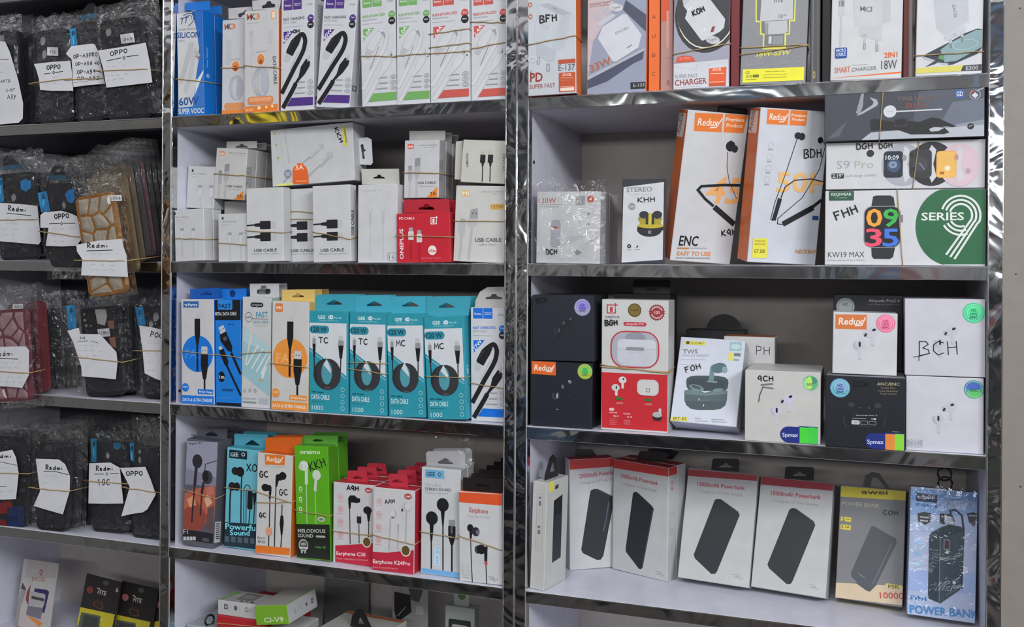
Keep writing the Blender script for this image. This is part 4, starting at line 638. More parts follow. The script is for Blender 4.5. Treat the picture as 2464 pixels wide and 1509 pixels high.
 'hg2': [('front_print','F',[('R','#6c9f58',3.7,146.7,18.5,161.7,0),('R','#6c9f58',19.3,146.7,33.2,161.7,0),('T','#eef0f2','hoco.',5.9,152.3,10.7,3.3,0,1,0),('T','#eef0f2','PREMIUM',21.4,154.1,10.2,2,0,0,0),('R','#dfe2e6',21.4,152.4,31,152.9,0),('T','#555','X120',41.7,151.3,8.6,2.8,0,0,0),('T','#6c9f58','REINFORCED',3.5,131.5,34.5,4.1,1.6,1,0),('T','#8d93a5','Extended lifetime',3.5,127.2,21.7,3.1,0,0,0),('R','#9a9aa2',3.5,122.2,34.2,122.7,0),('E','#6c9f58',48.2,132.6,5.1,5.1,0,0),('E','#1e1e24',48.2,123.3,5.2,5.2,0,0),('T','#e8e8ee','1m',45.5,132.4,5.4,2.6,0,1,0),('T','#e8e8ee','MAX',45.2,122.7,5.9,2.1,0,1,0),('P','#6c9f58',[4.3,115.5,21.4,116.2,4.8,97.9]),('T','#f0f0f4','3.0A',7,100.2,17.6,5.9,52.6,1,0),('P','#b9bac0',[8,83.6,16.6,79.1,11.8,71.6,10.7,71.3,5.1,74.2,5,75.5]),('L','#c6c7cb',6.69,[26.8,104.1,27.3,104.9,28.1,105.9,29.1,107.1,30.1,108.2,31,109,32,109.5,33,109.9,34,110,35,110,35.9,109.7,36.6,109,37.4,108,38.1,106.8,38.6,105.4,39.1,104.1,39.4,102.9,39.6,101.6,39.7,100.2,39.6,98.7,39.3,96.8,39,94.7,38.5,92.5,37.8,90,36.8,87.2,35.3,83.8,33.1,79.6,30.3,74.8,27.1,69.7,24.1,64.7,21.4,60.2,19.2,56.4,17.2,52.9,15.4,49.6,13.6,46.4,11.8,43.1,9.7,39.4,7.5,35.5,5.3,31.6,3.5,28.4,2.1,26]),('L','#d8d9dd',4.82,[26.8,104.1,27.3,104.9,28.1,105.9,29.1,107.1,30.1,108.2,31,109,32,109.5,33,109.9,34,110,35,110,35.9,109.7,36.6,109,37.4,108,38.1,106.8,38.6,105.4,39.1,104.1,39.4,102.9,39.6,101.6,39.7,100.2,39.6,98.7,39.3,96.8,39,94.7,38.5,92.5,37.8,90,36.8,87.2,35.3,83.8,33.1,79.6,30.3,74.8,27.1,69.7,24.1,64.7,21.4,60.2,19.2,56.4,17.2,52.9,15.4,49.6,13.6,46.4,11.8,43.1,9.7,39.4,7.5,35.5,5.3,31.6,3.5,28.4,2.1,26]),('P','#c0c1c6',[17.1,102.5,22.5,107,27.8,111,31,109.8,33.2,104.9,29.4,96,23.4,86.5,19.8,80.4,18.7,79.7,9.4,84.6,8.8,86.2,9.6,88.8,13.4,96]),('P','#d6d7db',[17.6,101.8,22.4,105.9,27.2,109.5,30.1,108.4,32,104,28.6,96,23.2,87.5,20,81.9,19,81.3,10.6,85.7,10.1,87.2,10.8,89.5,14.2,96]),('L','#c6c7cb',6.69,[25.2,39.7,24.6,38.6,23.8,37.1,22.8,35.2,21.6,33.1,20.3,30.9,18.8,28.4,17.1,25.7,15.3,22.7,13.5,19.8,11.8,17.1,10.1,14.3,8.3,11.5,6.7,8.8,5.3,6.5,4.3,4.9]),('L','#d8d9dd',4.82,[25.2,39.7,24.6,38.6,23.8,37.1,22.8,35.2,21.6,33.1,20.3,30.9,18.8,28.4,17.1,25.7,15.3,22.7,13.5,19.8,11.8,17.1,10.1,14.3,8.3,11.5,6.7,8.8,5.3,6.5,4.3,4.9]),('P','#c0c1c6',[41,73.9,41.7,74.2,47.6,70,47.9,68.3,47.1,63.4,39.4,52.2,31.8,44.9,26.2,38.2,23.4,40.7,29.4,49.3,33.2,63.4]),('P','#d6d7db',[40.5,72.3,41.2,72.6,46.5,68.8,46.7,67.4,46,63,39.1,52.9,32.2,46.3,27.2,40.3,24.7,42.5,30.1,50.2,33.5,63]),('L','#b9bac0',1.61,[43.9,70,47.1,78.9]),('L','#77777d',0.7,[13.9,55.3,27.8,87]),('P','#9a9ba1',[31,108.2,36.4,109,38.5,102.5,37.5,97.6,35.3,103.3]),('E','#2a2a30',47.1,73.2,0.9,0.9,0,0),('E','#2a2a30',50.8,69.1,0.9,0.9,0,0),('P','#6c9f58',[10.7,7.8,18.2,18.9,53.1,18.9,53.1,7.2,10.7,7.2]),('P','#9c9da3',[27.8,40.5,28.9,42.1,40.7,42.1,39.6,40.5]),('E','#9c9da3',48.7,41.3,4.5,2.9,0.85,0),('E','#a9aab0',48.7,41.3,2.1,1.3,0.6,0),('P','#9c9da3',[26.8,32.4,27.8,34,40.7,34,39.6,32.4]),('E','#9c9da3',48.7,33.2,4.5,2.9,0.85,0),('E','#a9aab0',48.7,33.2,2.1,1.3,0.6,0),('P','#9c9da3',[22.5,24.6,23.5,26.2,40.7,26.2,39.6,24.6]),('E','#9c9da3',48.7,25.4,4.5,2.9,0.85,0),('E','#a9aab0',48.7,25.4,2.1,1.3,0.6,0)])],
 'hr1': [('front_print','F',[('R','#b9524a',4.3,141.8,21,156.2,0),('R','#b9524a',21.9,141.8,37.7,156.2,0),('T','#eef0f2','hoco.',6.7,147.1,12.2,3.1,0,1,0),('T','#eef0f2','PREMIUM',24.4,148.8,11.6,1.9,0,0,0),('R','#dfe2e6',24.4,147.3,35.3,147.7,0),('T','#555','X120',47.5,146.2,9.7,2.7,0,0,0),('T','#b9524a','REINFORCED',4,127,39.3,3.9,1.4,1,0),('T','#8d93a5','Extended lifetime',4,122.9,24.7,3,0,0,0),('R','#9a9aa2',4,118,39,118.5,0),('E','#b9524a',54.8,128.1,5.8,5.8,0,0),('E','#1e1e24',54.8,119.1,6,6,0,0),('T','#e8e8ee','1m',51.8,127.9,6.1,2.5,0,1,0),('T','#e8e8ee','MAX',51.4,118.5,6.7,2,0,1,0),('P','#b9524a',[4.9,111.6,24.4,112.2,5.5,94.6]),('T','#f0f0f4','2.4A',7.9,96.8,18.2,5.7,48,1,0),('P','#b9bac0',[9.1,80.8,18.9,76.4,13.4,69.2,12.2,68.8,5.8,71.7,5.7,72.9]),('L','#c6c7cb',7.61,[30.4,100.6,31.1,101.3,32,102.3,33.1,103.5,34.2,104.6,35.3,105.3,36.4,105.8,37.5,106.1,38.7,106.3,39.8,106.3,40.8,105.9,41.7,105.3,42.5,104.3,43.3,103.1,44,101.9,44.4,100.6,44.8,99.4,45,98.2,45.1,96.8,45.1,95.3,44.7,93.5,44.3,91.5,43.8,89.4,43.1,87,41.9,84.2,40.2,80.9,37.7,76.9,34.4,72.3,30.9,67.3,27.4,62.5,24.4,58.2,21.8,54.5,19.6,51.1,17.5,48,15.5,44.9,13.4,41.7,11,38.1,8.5,34.3,6,30.6,3.9,27.4,2.4,25.1]),('L','#d8d9dd',5.48,[30.4,100.6,31.1,101.3,32,102.3,33.1,103.5,34.2,104.6,35.3,105.3,36.4,105.8,37.5,106.1,38.7,106.3,39.8,106.3,40.8,105.9,41.7,105.3,42.5,104.3,43.3,103.1,44,101.9,44.4,100.6,44.8,99.4,45,98.2,45.1,96.8,45.1,95.3,44.7,93.5,44.3,91.5,43.8,89.4,43.1,87,41.9,84.2,40.2,80.9,37.7,76.9,34.4,72.3,30.9,67.3,27.4,62.5,24.4,58.2,21.8,54.5,19.6,51.1,17.5,48,15.5,44.9,13.4,41.7,11,38.1,8.5,34.3,6,30.6,3.9,27.4,2.4,25.1]),('P','#c0c1c6',[19.5,99,25.6,103.4,31.7,107.2,35.3,106.1,37.7,101.4,33.5,92.7,26.6,83.6,22.5,77.6,21.3,77,10.7,81.7,10,83.3,11,85.8,15.2,92.7]),('P','#d6d7db',[20,98.4,25.4,102.4,30.9,105.8,34.2,104.8,36.4,100.5,32.6,92.7,26.4,84.5,22.7,79.2,21.6,78.6,12,82.8,11.5,84.2,12.3,86.5,16.1,92.7]),('L','#c6c7cb',7.61,[28.6,38.4,27.9,37.3,27,35.8,25.9,34,24.6,32,23.1,29.9,21.4,27.5,19.5,24.8,17.4,22,15.3,19.2,13.4,16.5,11.5,13.9,9.5,11.1,7.6,8.5,6,6.3,4.9,4.7]),('L','#d8d9dd',5.48,[28.6,38.4,27.9,37.3,27,35.8,25.9,34,24.6,32,23.1,29.9,21.4,27.5,19.5,24.8,17.4,22,15.3,19.2,13.4,16.5,11.5,13.9,9.5,11.1,7.6,8.5,6,6.3,4.9,4.7]),('P','#c0c1c6',[46.6,71.4,47.5,71.7,54.2,67.6,54.5,66,53.6,61.3,44.9,50.5,36.2,43.4,29.8,36.9,26.6,39.3,33.5,47.6,37.7,61.3]),('P','#d6d7db',[46.1,69.9,46.9,70.2,52.9,66.5,53.2,65.1,52.4,60.8,44.5,51.1,36.7,44.7,31,38.9,28.1,41,34.3,48.5,38.1,60.8]),('L','#b9bac0',1.83,[49.9,67.6,53.6,76.2]),('L','#77777d',0.79,[15.8,53.4,31.7,84.1]),('P','#9a9ba1',[35.3,104.5,41.4,105.3,43.8,99,42.6,94.3,40.2,99.8]),('E','#2a2a30',53.6,70.7,1,1,0,0),('E','#2a2a30',57.8,66.8,1,1,0,0),('P','#b9524a',[12.2,7.5,20.7,18.2,60.5,18.2,60.5,6.9,12.2,6.9]),('P','#9c9da3',[31.7,39.1,32.9,40.7,46.3,40.7,45.1,39.1]),('E','#9c9da3',55.4,39.9,5.2,3.3,0.85,0),('E','#a9aab0',55.4,39.9,2.4,1.5,0.6,0),('P','#9c9da3',[30.4,31.3,31.7,32.9,46.3,32.9,45.1,31.3]),('E','#9c9da3',55.4,32.1,5.2,3.3,0.85,0),('E','#a9aab0',55.4,32.1,2.4,1.5,0.6,0),('P','#9c9da3',[25.6,23.7,26.8,25.3,46.3,25.3,45.1,23.7]),('E','#9c9da3',55.4,24.5,5.2,3.3,0.85,0),('E','#a9aab0',55.4,24.5,2.4,1.5,0.6,0)])],
 'hr2': [('front_print','F',[('R','#b9524a',3.9,139.4,19.1,153.7,0),('R','#b9524a',19.9,139.4,34.3,153.7,0),('T','#eef0f2','hoco.',6.1,144.7,11.1,3.1,0,1,0),('T','#eef0f2','PREMIUM',22.1,146.4,10.5,1.9,0,0,0),('R','#dfe2e6',22.1,144.8,32.1,145.3,0),('T','#555','X120',43.1,143.8,8.8,2.6,0,0,0),('T','#b9524a','REINFORCED',3.6,124.9,35.7,3.9,1.5,1,0),('T','#8d93a5','Extended lifetime',3.6,120.9,22.4,2.9,0,0,0),('R','#9a9aa2',3.6,116.1,35.4,116.6,0),('E','#b9524a',49.7,126,5.3,5.3,0,0),('E','#1e1e24',49.7,117.2,5.4,5.4,0,0),('T','#e8e8ee','1m',47,125.8,5.5,2.5,0,1,0),('T','#e8e8ee','MAX',46.7,116.6,6.1,2,0,1,0),('P','#b9524a',[4.4,109.8,22.1,110.4,5,93.1]),('T','#f0f0f4','2.4A',7.2,95.2,17.3,5.6,50.3,1,0),('P','#b9bac0',[8.3,79.5,17.1,75.1,12.2,68,11.1,67.7,5.3,70.5,5.2,71.7]),('L','#c6c7cb',6.91,[27.6,98.9,28.2,99.6,29.1,100.6,30,101.8,31.1,102.8,32.1,103.6,33,104,34.1,104.4,35.1,104.6,36.1,104.5,37,104.2,37.8,103.5,38.6,102.6,39.3,101.4,39.9,100.2,40.3,98.9,40.7,97.7,40.9,96.5,41,95.2,40.9,93.7,40.6,92,40.2,90,39.8,87.9,39.1,85.5,38,82.8,36.5,79.6,34.2,75.7,31.2,71.1,28,66.2,24.9,61.4,22.1,57.2,19.8,53.6,17.8,50.3,15.9,47.2,14.1,44.1,12.2,41,10,37.5,7.7,33.7,5.5,30.1,3.6,26.9,2.2,24.7]),('L','#d8d9dd',4.97,[27.6,98.9,28.2,99.6,29.1,100.6,30,101.8,31.1,102.8,32.1,103.6,33,104,34.1,104.4,35.1,104.6,36.1,104.5,37,104.2,37.8,103.5,38.6,102.6,39.3,101.4,39.9,100.2,40.3,98.9,40.7,97.7,40.9,96.5,41,95.2,40.9,93.7,40.6,92,40.2,90,39.8,87.9,39.1,85.5,38,82.8,36.5,79.6,34.2,75.7,31.2,71.1,28,66.2,24.9,61.4,22.1,57.2,19.8,53.6,17.8,50.3,15.9,47.2,14.1,44.1,12.2,41,10,37.5,7.7,33.7,5.5,30.1,3.6,26.9,2.2,24.7]),('P','#c0c1c6',[17.7,97.4,23.2,101.7,28.7,105.4,32.1,104.3,34.3,99.7,30.4,91.2,24.1,82.2,20.4,76.4,19.3,75.7,9.7,80.4,9.1,81.9,9.9,84.4,13.8,91.2]),('P','#d6d7db',[18.1,96.8,23.1,100.7,28.1,104,31.1,103,33,98.9,29.6,91.2,23.9,83.1,20.6,77.8,19.6,77.3,10.9,81.5,10.4,82.9,11.2,85.1,14.6,91.2]),('L','#c6c7cb',6.91,[26,37.7,25.4,36.7,24.5,35.2,23.5,33.5,22.3,31.5,21,29.4,19.5,27,17.7,24.4,15.8,21.6,13.9,18.8,12.2,16.2,10.4,13.6,8.6,10.9,6.9,8.4,5.5,6.2,4.4,4.6]),('L','#d8d9dd',4.97,[26,37.7,25.4,36.7,24.5,35.2,23.5,33.5,22.3,31.5,21,29.4,19.5,27,17.7,24.4,15.8,21.6,13.9,18.8,12.2,16.2,10.4,13.6,8.6,10.9,6.9,8.4,5.5,6.2,4.4,4.6]),('P','#c0c1c6',[42.3,70.2,43.1,70.5,49.2,66.5,49.5,64.9,48.6,60.3,40.7,49.6,32.8,42.7,27.1,36.3,24.1,38.6,30.4,46.8,34.3,60.3]),('P','#d6d7db',[41.9,68.7,42.5,69,48,65.4,48.3,64,47.5,59.8,40.4,50.2,33.3,44,28.1,38.3,25.5,40.3,31.1,47.7,34.6,59.8]),('L','#b9bac0',1.66,[45.3,66.5,48.6,75]),('L','#77777d',0.72,[14.4,52.6,28.7,82.7]),('P','#9a9ba1',[32.1,102.8,37.6,103.6,39.8,97.4,38.7,92.7,36.5,98.2]),('E','#2a2a30',48.6,69.6,0.9,0.9,0,0),('E','#2a2a30',52.5,65.7,0.9,0.9,0,0),('P','#b9524a',[11.1,7.4,18.8,17.9,54.9,17.9,54.9,6.8,11.1,6.8]),('P','#9c9da3',[28.7,38.5,29.8,40,42,40,40.9,38.5]),('E','#9c9da3',50.3,39.3,4.7,3,0.85,0),('E','#a9aab0',50.3,39.3,2.2,1.4,0.6,0),('P','#9c9da3',[27.6,30.8,28.7,32.3,42,32.3,40.9,30.8]),('E','#9c9da3',50.3,31.5,4.7,3,0.85,0),('E','#a9aab0',50.3,31.5,2.2,1.4,0.6,0),('P','#9c9da3',[23.2,23.3,24.3,24.9,42,24.9,40.9,23.3]),('E','#9c9da3',50.3,24.1,4.7,3,0.85,0),('E','#a9aab0',50.3,24.1,2.2,1.4,0.6,0)])],
 'hb': [('front_print','F',[('R','#1468c8',3.8,148.9,18.8,164.1,0),('R','#1468c8',19.7,148.9,33.9,164.1,0),('T','#eef0f2','hoco.',6,154.5,10.9,3.3,0,1,0),('T','#eef0f2','PREMIUM',21.8,156.3,10.4,2,0,0,0),('R','#dfe2e6',21.8,154.7,31.7,155.2,0),('T','#555','X120',42.6,153.5,8.7,2.8,0,0,0),('T','#1468c8','FAST CHARGING',3.5,133.4,35.2,4.1,1.6,1,0),('T','#8d93a5','DATA CABLE',3.5,129.1,22.1,3.1,0,0,0),('R','#9a9aa2',3.5,124,35,124.5,0),('E','#1468c8',49.1,134.5,5.2,5.2,0,0),('E','#1e1e24',49.1,125.1,5.4,5.4,0,0),('T','#e8e8ee','1m',46.4,134.4,5.5,2.6,0,1,0),('T','#e8e8ee','MAX',46.1,124.5,6,2.1,0,1,0),('P','#1468c8',[4.4,117.2,21.8,117.9,4.9,99.4]),('T','#f0f0f4','27W',7.1,101.7,17.9,5.9,52.4,1,0),('P','#c3c5ca',[8.2,84.8,16.9,80.2,12,72.6,10.9,72.3,5.2,75.3,5.1,76.6]),('L','#1b1b1f',6.83,[27.3,105.6,27.9,106.4,28.7,107.5,29.7,108.7,30.7,109.8,31.7,110.6,32.6,111.1,33.7,111.5,34.7,111.7,35.7,111.6,36.6,111.3,37.4,110.6,38.2,109.6,38.9,108.3,39.4,107,39.9,105.6,40.2,104.4,40.4,103.1,40.5,101.7,40.4,100.1,40.1,98.2,39.8,96.1,39.3,93.9,38.6,91.3,37.6,88.4,36,85,33.8,80.8,30.9,75.9,27.7,70.7,24.6,65.6,21.8,61.1,19.6,57.2,17.6,53.7,15.7,50.4,13.9,47.1,12,43.7,9.9,40,7.6,36,5.4,32.1,3.5,28.8,2.2,26.4]),('P','#1b1b1f',[17.5,104,22.9,108.6,28.4,112.6,31.7,111.4,33.9,106.5,30,97.4,23.9,87.8,20.2,81.5,19.1,80.9,9.6,85.8,9,87.5,9.8,90.1,13.7,97.4]),('L','#1b1b1f',6.83,[25.7,40.3,25.1,39.1,24.2,37.6,23.2,35.7,22.1,33.6,20.8,31.4,19.2,28.9,17.5,26,15.6,23.1,13.8,20.1,12,17.3,10.3,14.6,8.5,11.7,6.8,8.9,5.4,6.6,4.4,5]),('P','#1b1b1f',[41.8,74.9,42.6,75.3,48.6,71,48.9,69.3,48.1,64.4,40.2,53,32.4,45.6,26.8,38.8,23.9,41.3,30,50,33.9,64.4]),('L','#b9bac0',1.64,[44.8,71,48.1,80.1]),('L','#b9bac0',1.09,[16.4,61.1,29.5,87.5]),('L','#4a4a52',0.66,[13.1,91.6,21.8,104.8]),('P','#1468c8',[10.9,7.9,18.6,19.1,54.2,19.1,54.2,7.3,10.9,7.3]),('P','#9c9da3',[28.4,41.1,29.5,42.8,41.5,42.8,40.4,41.1]),('E','#9c9da3',49.7,41.9,4.6,3,0.85,0),('E','#a9aab0',49.7,41.9,2.2,1.4,0.6,0),('P','#9c9da3',[27.3,32.8,28.4,34.5,41.5,34.5,40.4,32.8]),('E','#9c9da3',49.7,33.7,4.6,3,0.85,0),('E','#a9aab0',49.7,33.7,2.2,1.4,0.6,0),('P','#9c9da3',[22.9,24.9,24,26.6,41.5,26.6,40.4,24.9]),('E','#9c9da3',49.7,25.8,4.6,3,0.85,0),('E','#a9aab0',49.7,25.8,2.2,1.4,0.6,0)])],
 'li1': [('front_print','F',[('E','#2c2c30',0.9,77.1,2,2.2,0,0),('L','#2c2c30',0.79,[1.4,79.2,2.3,80.6]),('T','#77787c','USB-C to Lightning',-1,70.7,28.3,2.3,-1.4,0,0),('T','#a5a6aa','Cable (1 m)',-0.7,66.3,14.2,1.8,-0.3,0,0),('R','#9a9ba0',11,49,18.2,53.5,0),('R','#c6c7cb',10.1,33.5,18.2,49.3,0),('R','#d4d5d9',11.3,34.4,17,48.5,0),('L','#bdbec3',1.96,[14,33.7,14.2,7.9]),('R','#9a9ba0',32.8,48.1,39.9,52.6,0),('R','#c6c7cb',31.8,32.7,39.9,48.4,0),('R','#d4d5d9',33.1,33.7,38.7,47.7,0),('L','#bdbec3',1.94,[35.7,32.9,35.9,7.3])])],
 'li2': [('front_print','F',[('E','#2c2c30',8.6,69,1.9,2.1,0,0),('L','#2c2c30',0.77,[9,71,9.8,72.4]),('T','#77787c','USB-C to Lightning',6.9,62.8,26.8,2.2,-0.4,0,0),('T','#a5a6aa','Cable (1 m)',7.2,58.5,13.5,1.7,0.7,0,0),('R','#9a9ba0',18.5,42.1,25.4,46.4,0),('R','#c6c7cb',17.7,27.1,25.6,42.2,0),('R','#d4d5d9',18.9,28,24.4,41.5,0),('L','#bdbec3',1.87,[21.6,27.2,22.1,2.3]),('R','#9a9ba0',39.2,41.6,46,45.9,0),('R','#c6c7cb',38.3,26.7,46.2,41.8,0),('R','#d4d5d9',39.5,27.6,45,41.1,0),('L','#bdbec3',1.86,[42.2,26.8,42.7,2])])],
 'li3': [('front_print','F',[('E','#2c2c30',9.4,61.2,2,2.2,0,0),('L','#2c2c30',0.8,[9.7,63.4,10.5,64.8]),('T','#77787c','USB-C to Lightning',8.1,54.6,28.6,2.3,3.1,0,0),('T','#a5a6aa','Cable (1 m)',8.8,50.1,14.3,1.8,4.2,0,0),('R','#9a9ba0',21.8,34.1,29.5,38.1,0),('R','#c6c7cb',21.2,18.5,30.9,33.8,0),('R','#d4d5d9',22.6,19.3,29.6,33.1,0),('L','#bdbec3',1.98,[26.6,18.3,29.2,0.4]),('R','#9a9ba0',43.8,34.9,51.4,39,0),('R','#c6c7cb',43.2,19.4,52.8,34.6,0),('R','#d4d5d9',44.6,20.2,51.5,34,0),('L','#bdbec3',1.97,[48.6,19.2,51.2,0.4])])],
 'us1': [('front_print','F',[('L','#232327',2.4,[0.4,57,8,57.3,17.3,57.7]),('P','#232327',[14.7,59.6,25.3,60.5,25.3,54.3,14.7,55.2]),('R','#232327',24.7,50.4,44,63.5,0.8),('R','#c3c4c8',44.3,51.3,52,62.3,0),('L','#b0b1b5',0.53,[52,62.3,52,51.3]),('L','#232327',2.4,[0.4,38.6,8,38.8,17.3,39.3]),('P','#232327',[14.7,41.1,25.3,42.1,25.3,35.8,14.7,36.8]),('R','#232327',24.7,31.9,44,45.1,0.8),('R','#c3c4c8',44.3,32.8,52,43.9,0),('L','#b0b1b5',0.53,[52,43.9,52,32.8]),('T','#45464b','USB CABLE',13.3,15.6,41.3,4.8,0,1,0),('T','#8b8c91','USB Type-C to Type-C cable(1m)',10,11.5,48.7,2,0,0,0)])],
 'us2': [('front_print','F',[('L','#232327',2.36,[0.4,56.8,7.9,57,17.1,57.5]),('P','#232327',[14.4,59.3,24.9,60.2,24.9,54,14.4,55]),('R','#232327',24.3,50.1,43.3,63.2,0.8),('R','#c3c4c8',43.7,51.1,51.2,62.1,0),('L','#b0b1b5',0.53,[51.2,62.1,51.2,51.1]),('L','#232327',2.36,[0.4,38.4,7.9,38.7,17.1,39.1]),('P','#232327',[14.4,41,24.9,41.9,24.9,35.7,14.4,36.6]),('R','#232327',24.3,31.8,43.3,44.9,0.8),('R','#c3c4c8',43.7,32.7,51.2,43.7,0),('L','#b0b1b5',0.53,[51.2,43.7,51.2,32.7]),('T','#45464b','USB CABLE',13.1,15.5,40.7,4.8,0,1,0),('T','#8b8c91','USB Type-C to Type-C cable(1m)',9.8,11.5,47.9,2,0,0,0)])],
 'us3': [('front_print','F',[('L','#232327',2.33,[0.4,57.6,7.8,57.9,16.9,58.3]),('P','#232327',[14.3,60.2,24.6,61.1,24.6,54.8,14.3,55.8]),('R','#232327',24,50.9,42.8,64.1,0.8),('R','#c3c4c8',43.1,51.8,50.6,63,0),('L','#b0b1b5',0.52,[50.6,63,50.6,51.8]),('L','#232327',2.33,[0.4,39,7.8,39.2,16.9,39.7]),('P','#232327',[14.3,41.6,24.6,42.5,24.6,36.2,14.3,37.1]),('R','#232327',24,32.2,42.8,45.5,0.8),('R','#c3c4c8',43.1,33.2,50.6,44.4,0),('L','#b0b1b5',0.52,[50.6,44.4,50.6,33.2]),('T','#45464b','USB CABLE',13,15.7,40.2,4.9,0,1,0),('T','#8b8c91','USB Type-C to Type-C cable(1m)',9.7,11.6,47.3,2,0,0,0)]),('side_print','R',[('T','#3c3d42','USB CABLE',9.7,39.5,38.6,9.6,88,1,0)])],
 'ch16': [('front_print','F',[('T','#9a9ba0','Charge Cable (1m)',7.8,106.9,32.2,2.3,-0,0,0),('T','#9a9ba0','C-C',8.2,103.6,7.4,1.7,1.4,0,0),('L','#b5b6bb',0.53,[17.2,76.4,17.2,81.4]),('L','#b5b6bb',0.53,[24.6,76.3,24.6,81.3]),('L','#c3c4c8',0.53,[17.2,76.4,24.6,76.3]),('L','#c0c1c5',3.85,[20.9,75.5,21,59]),('L','#c6c7cb',1.4,[21,59,21.6,4.4]),('L','#b5b6bb',0.52,[38.8,76.1,38.8,81]),('L','#b5b6bb',0.52,[46.2,76,46.1,80.9]),('L','#c3c4c8',0.52,[38.8,76.1,46.2,76]),('L','#c0c1c5',3.83,[42.5,75.2,42.6,58.8]),('L','#c6c7cb',1.39,[42.6,58.8,43.2,4.5]),('R','#85868c',50.3,2.6,64.7,14.7,2.4),('R','#d4d5d8',51.2,3.4,63.8,13.7,1.7),('T','#6b6c72','16',52.9,4.8,9.5,6.9,2.1,0,0)])],
 'red1': [('front_print','F',[('T','#f1dcdc','PD CABLE',4.3,63.9,24.8,3.6,-0.8,1,0),('R','#f2e6e6',55.2,55.5,65.1,65.9,0),('R','#b82231',56.4,56.7,63.9,64.8,0),('T','#f2e6e6','1',58.2,58,3.3,6.1,-1.5,1,0),('L','#f2e6e6',1.01,[62.7,65.6,66.9,65.5]),('L','#f2e6e6',1.01,[64.9,67.4,64.8,63.6]),('T','#f3eaea','ONEPLUS',10.8,5.3,44.8,6.1,90.3,1,0),('R','#9fa0a0',20.1,45.6,26.5,51.5,0),('R','#ddd9d6',19,33.5,27.8,46.1,1.4),('R','#b5b2b0',22.2,38.5,25,42.8,0),('L','#9c1c2a',2.39,[23.2,33.1,22.8,3.5]),('R','#9fa0a0',33.7,41.6,40,47.4,0),('R','#ddd9d6',32.6,29.5,41.3,42.1,1.4),('R','#b5b2b0',35.7,34.5,38.5,38.8,0),('L','#9c1c2a',2.38,[36.7,29.1,36.4,0.4]),('E','#efe4e0',57.6,17.6,6.7,7.1,0,0),('T','#b8373a','65w',52.8,14.9,10,4.8,-0.9,1,0),('T','#e49aa0','Dash Charge to Type-C',40.3,5.7,30.9,1.4,-0.2,0,0)])],
 'mi7l': [('front_print','F',[('R','#cf7d52',5.6,70.2,16.7,77.2,1.2),('T','#f2e3da','MI',7.1,71.3,8,4.1,0,1,0),('T','#777','SUPER FAST CHARGING',25.3,74.3,33.3,1.6,0,1,0),('T','#888','USB to Type-C',33.3,71.3,25.3,1.3,0,0,0),('R','#8d8e92',7.4,39.6,14.2,46.2,0),('P','#a9aaae',[6.8,40.5,14.8,40.5,14.2,27.2,12.3,23.1,8.6,23.1,7.4,27.2]),('L','#b9babd',3.09,[10.5,23.1,10.2,1.7]),('P','#8a8b8f',[19.1,56.1,28.4,57.8,28.4,46.2,18.5,44.6]),('P','#b0b1b5',[17.9,44.6,29,46.2,27.8,34.7,24.1,28.1,21,28.1,18.5,33]),('L','#b9babd',3.7,[22.5,28.1,22.8,1.7]),('T','#55565b','USB CABLE',24.7,19.8,31.5,3.5,0.8,1,0),('T','#999','USB to Type-C (1m)',28.4,15.7,24.7,1.7,1,0,0),('P','#d88235',[40.7,0.7,59.3,15.7,59.3,0.7]),('T','#7a3d10','7A',47.5,2.5,10.6,5.8,8.9,1,0)]),('side_print','R',[('T','#75767a','SUPER FAST CHARGING',14.4,23.1,31.4,18.2,90,0,0)])],
 'mi7r': [('front_print','F',[('R','#c9554a',5.1,73.2,15.3,80.6,1.1),('T','#f2e3da','MI',6.5,74.4,7.4,4.3,0,1,0),('T','#777','SUPER FAST CHARGING',23.3,77.5,30.6,1.6,0,1,0),('T','#888','USB to Type-C',30.6,74.4,23.3,1.4,0,0,0),('R','#8d8e92',6.8,41.4,13,48.3,0),('P','#a9aaae',[6.2,42.2,13.6,42.2,13,28.4,11.3,24.1,7.9,24.1,6.8,28.4]),('L','#b9babd',2.84,[9.6,24.1,9.4,1.7]),('P','#8a8b8f',[17.6,58.6,26.1,60.3,26.1,48.3,17,46.5]),('P','#b0b1b5',[16.4,46.5,26.7,48.3,25.5,36.2,22.1,29.3,19.3,29.3,17,34.5]),('L','#b9babd',3.4,[20.7,29.3,21,1.7]),('T','#55565b','USB CABLE',22.7,20.7,28.9,3.6,0.9,1,0),('T','#999','USB to Type-C (1m)',26.1,16.4,22.7,1.7,1.1,0,0),('P','#d88235',[37.4,0.7,54.4,16.4,54.4,0.7]),('T','#7a3d10','7A',43.7,2.6,9.8,6,10.1,1,0)]),('side_print','R',[('T','#75767a','SUPER FAST CHARGING',14.4,24.1,32.7,19,90,0,0)])],
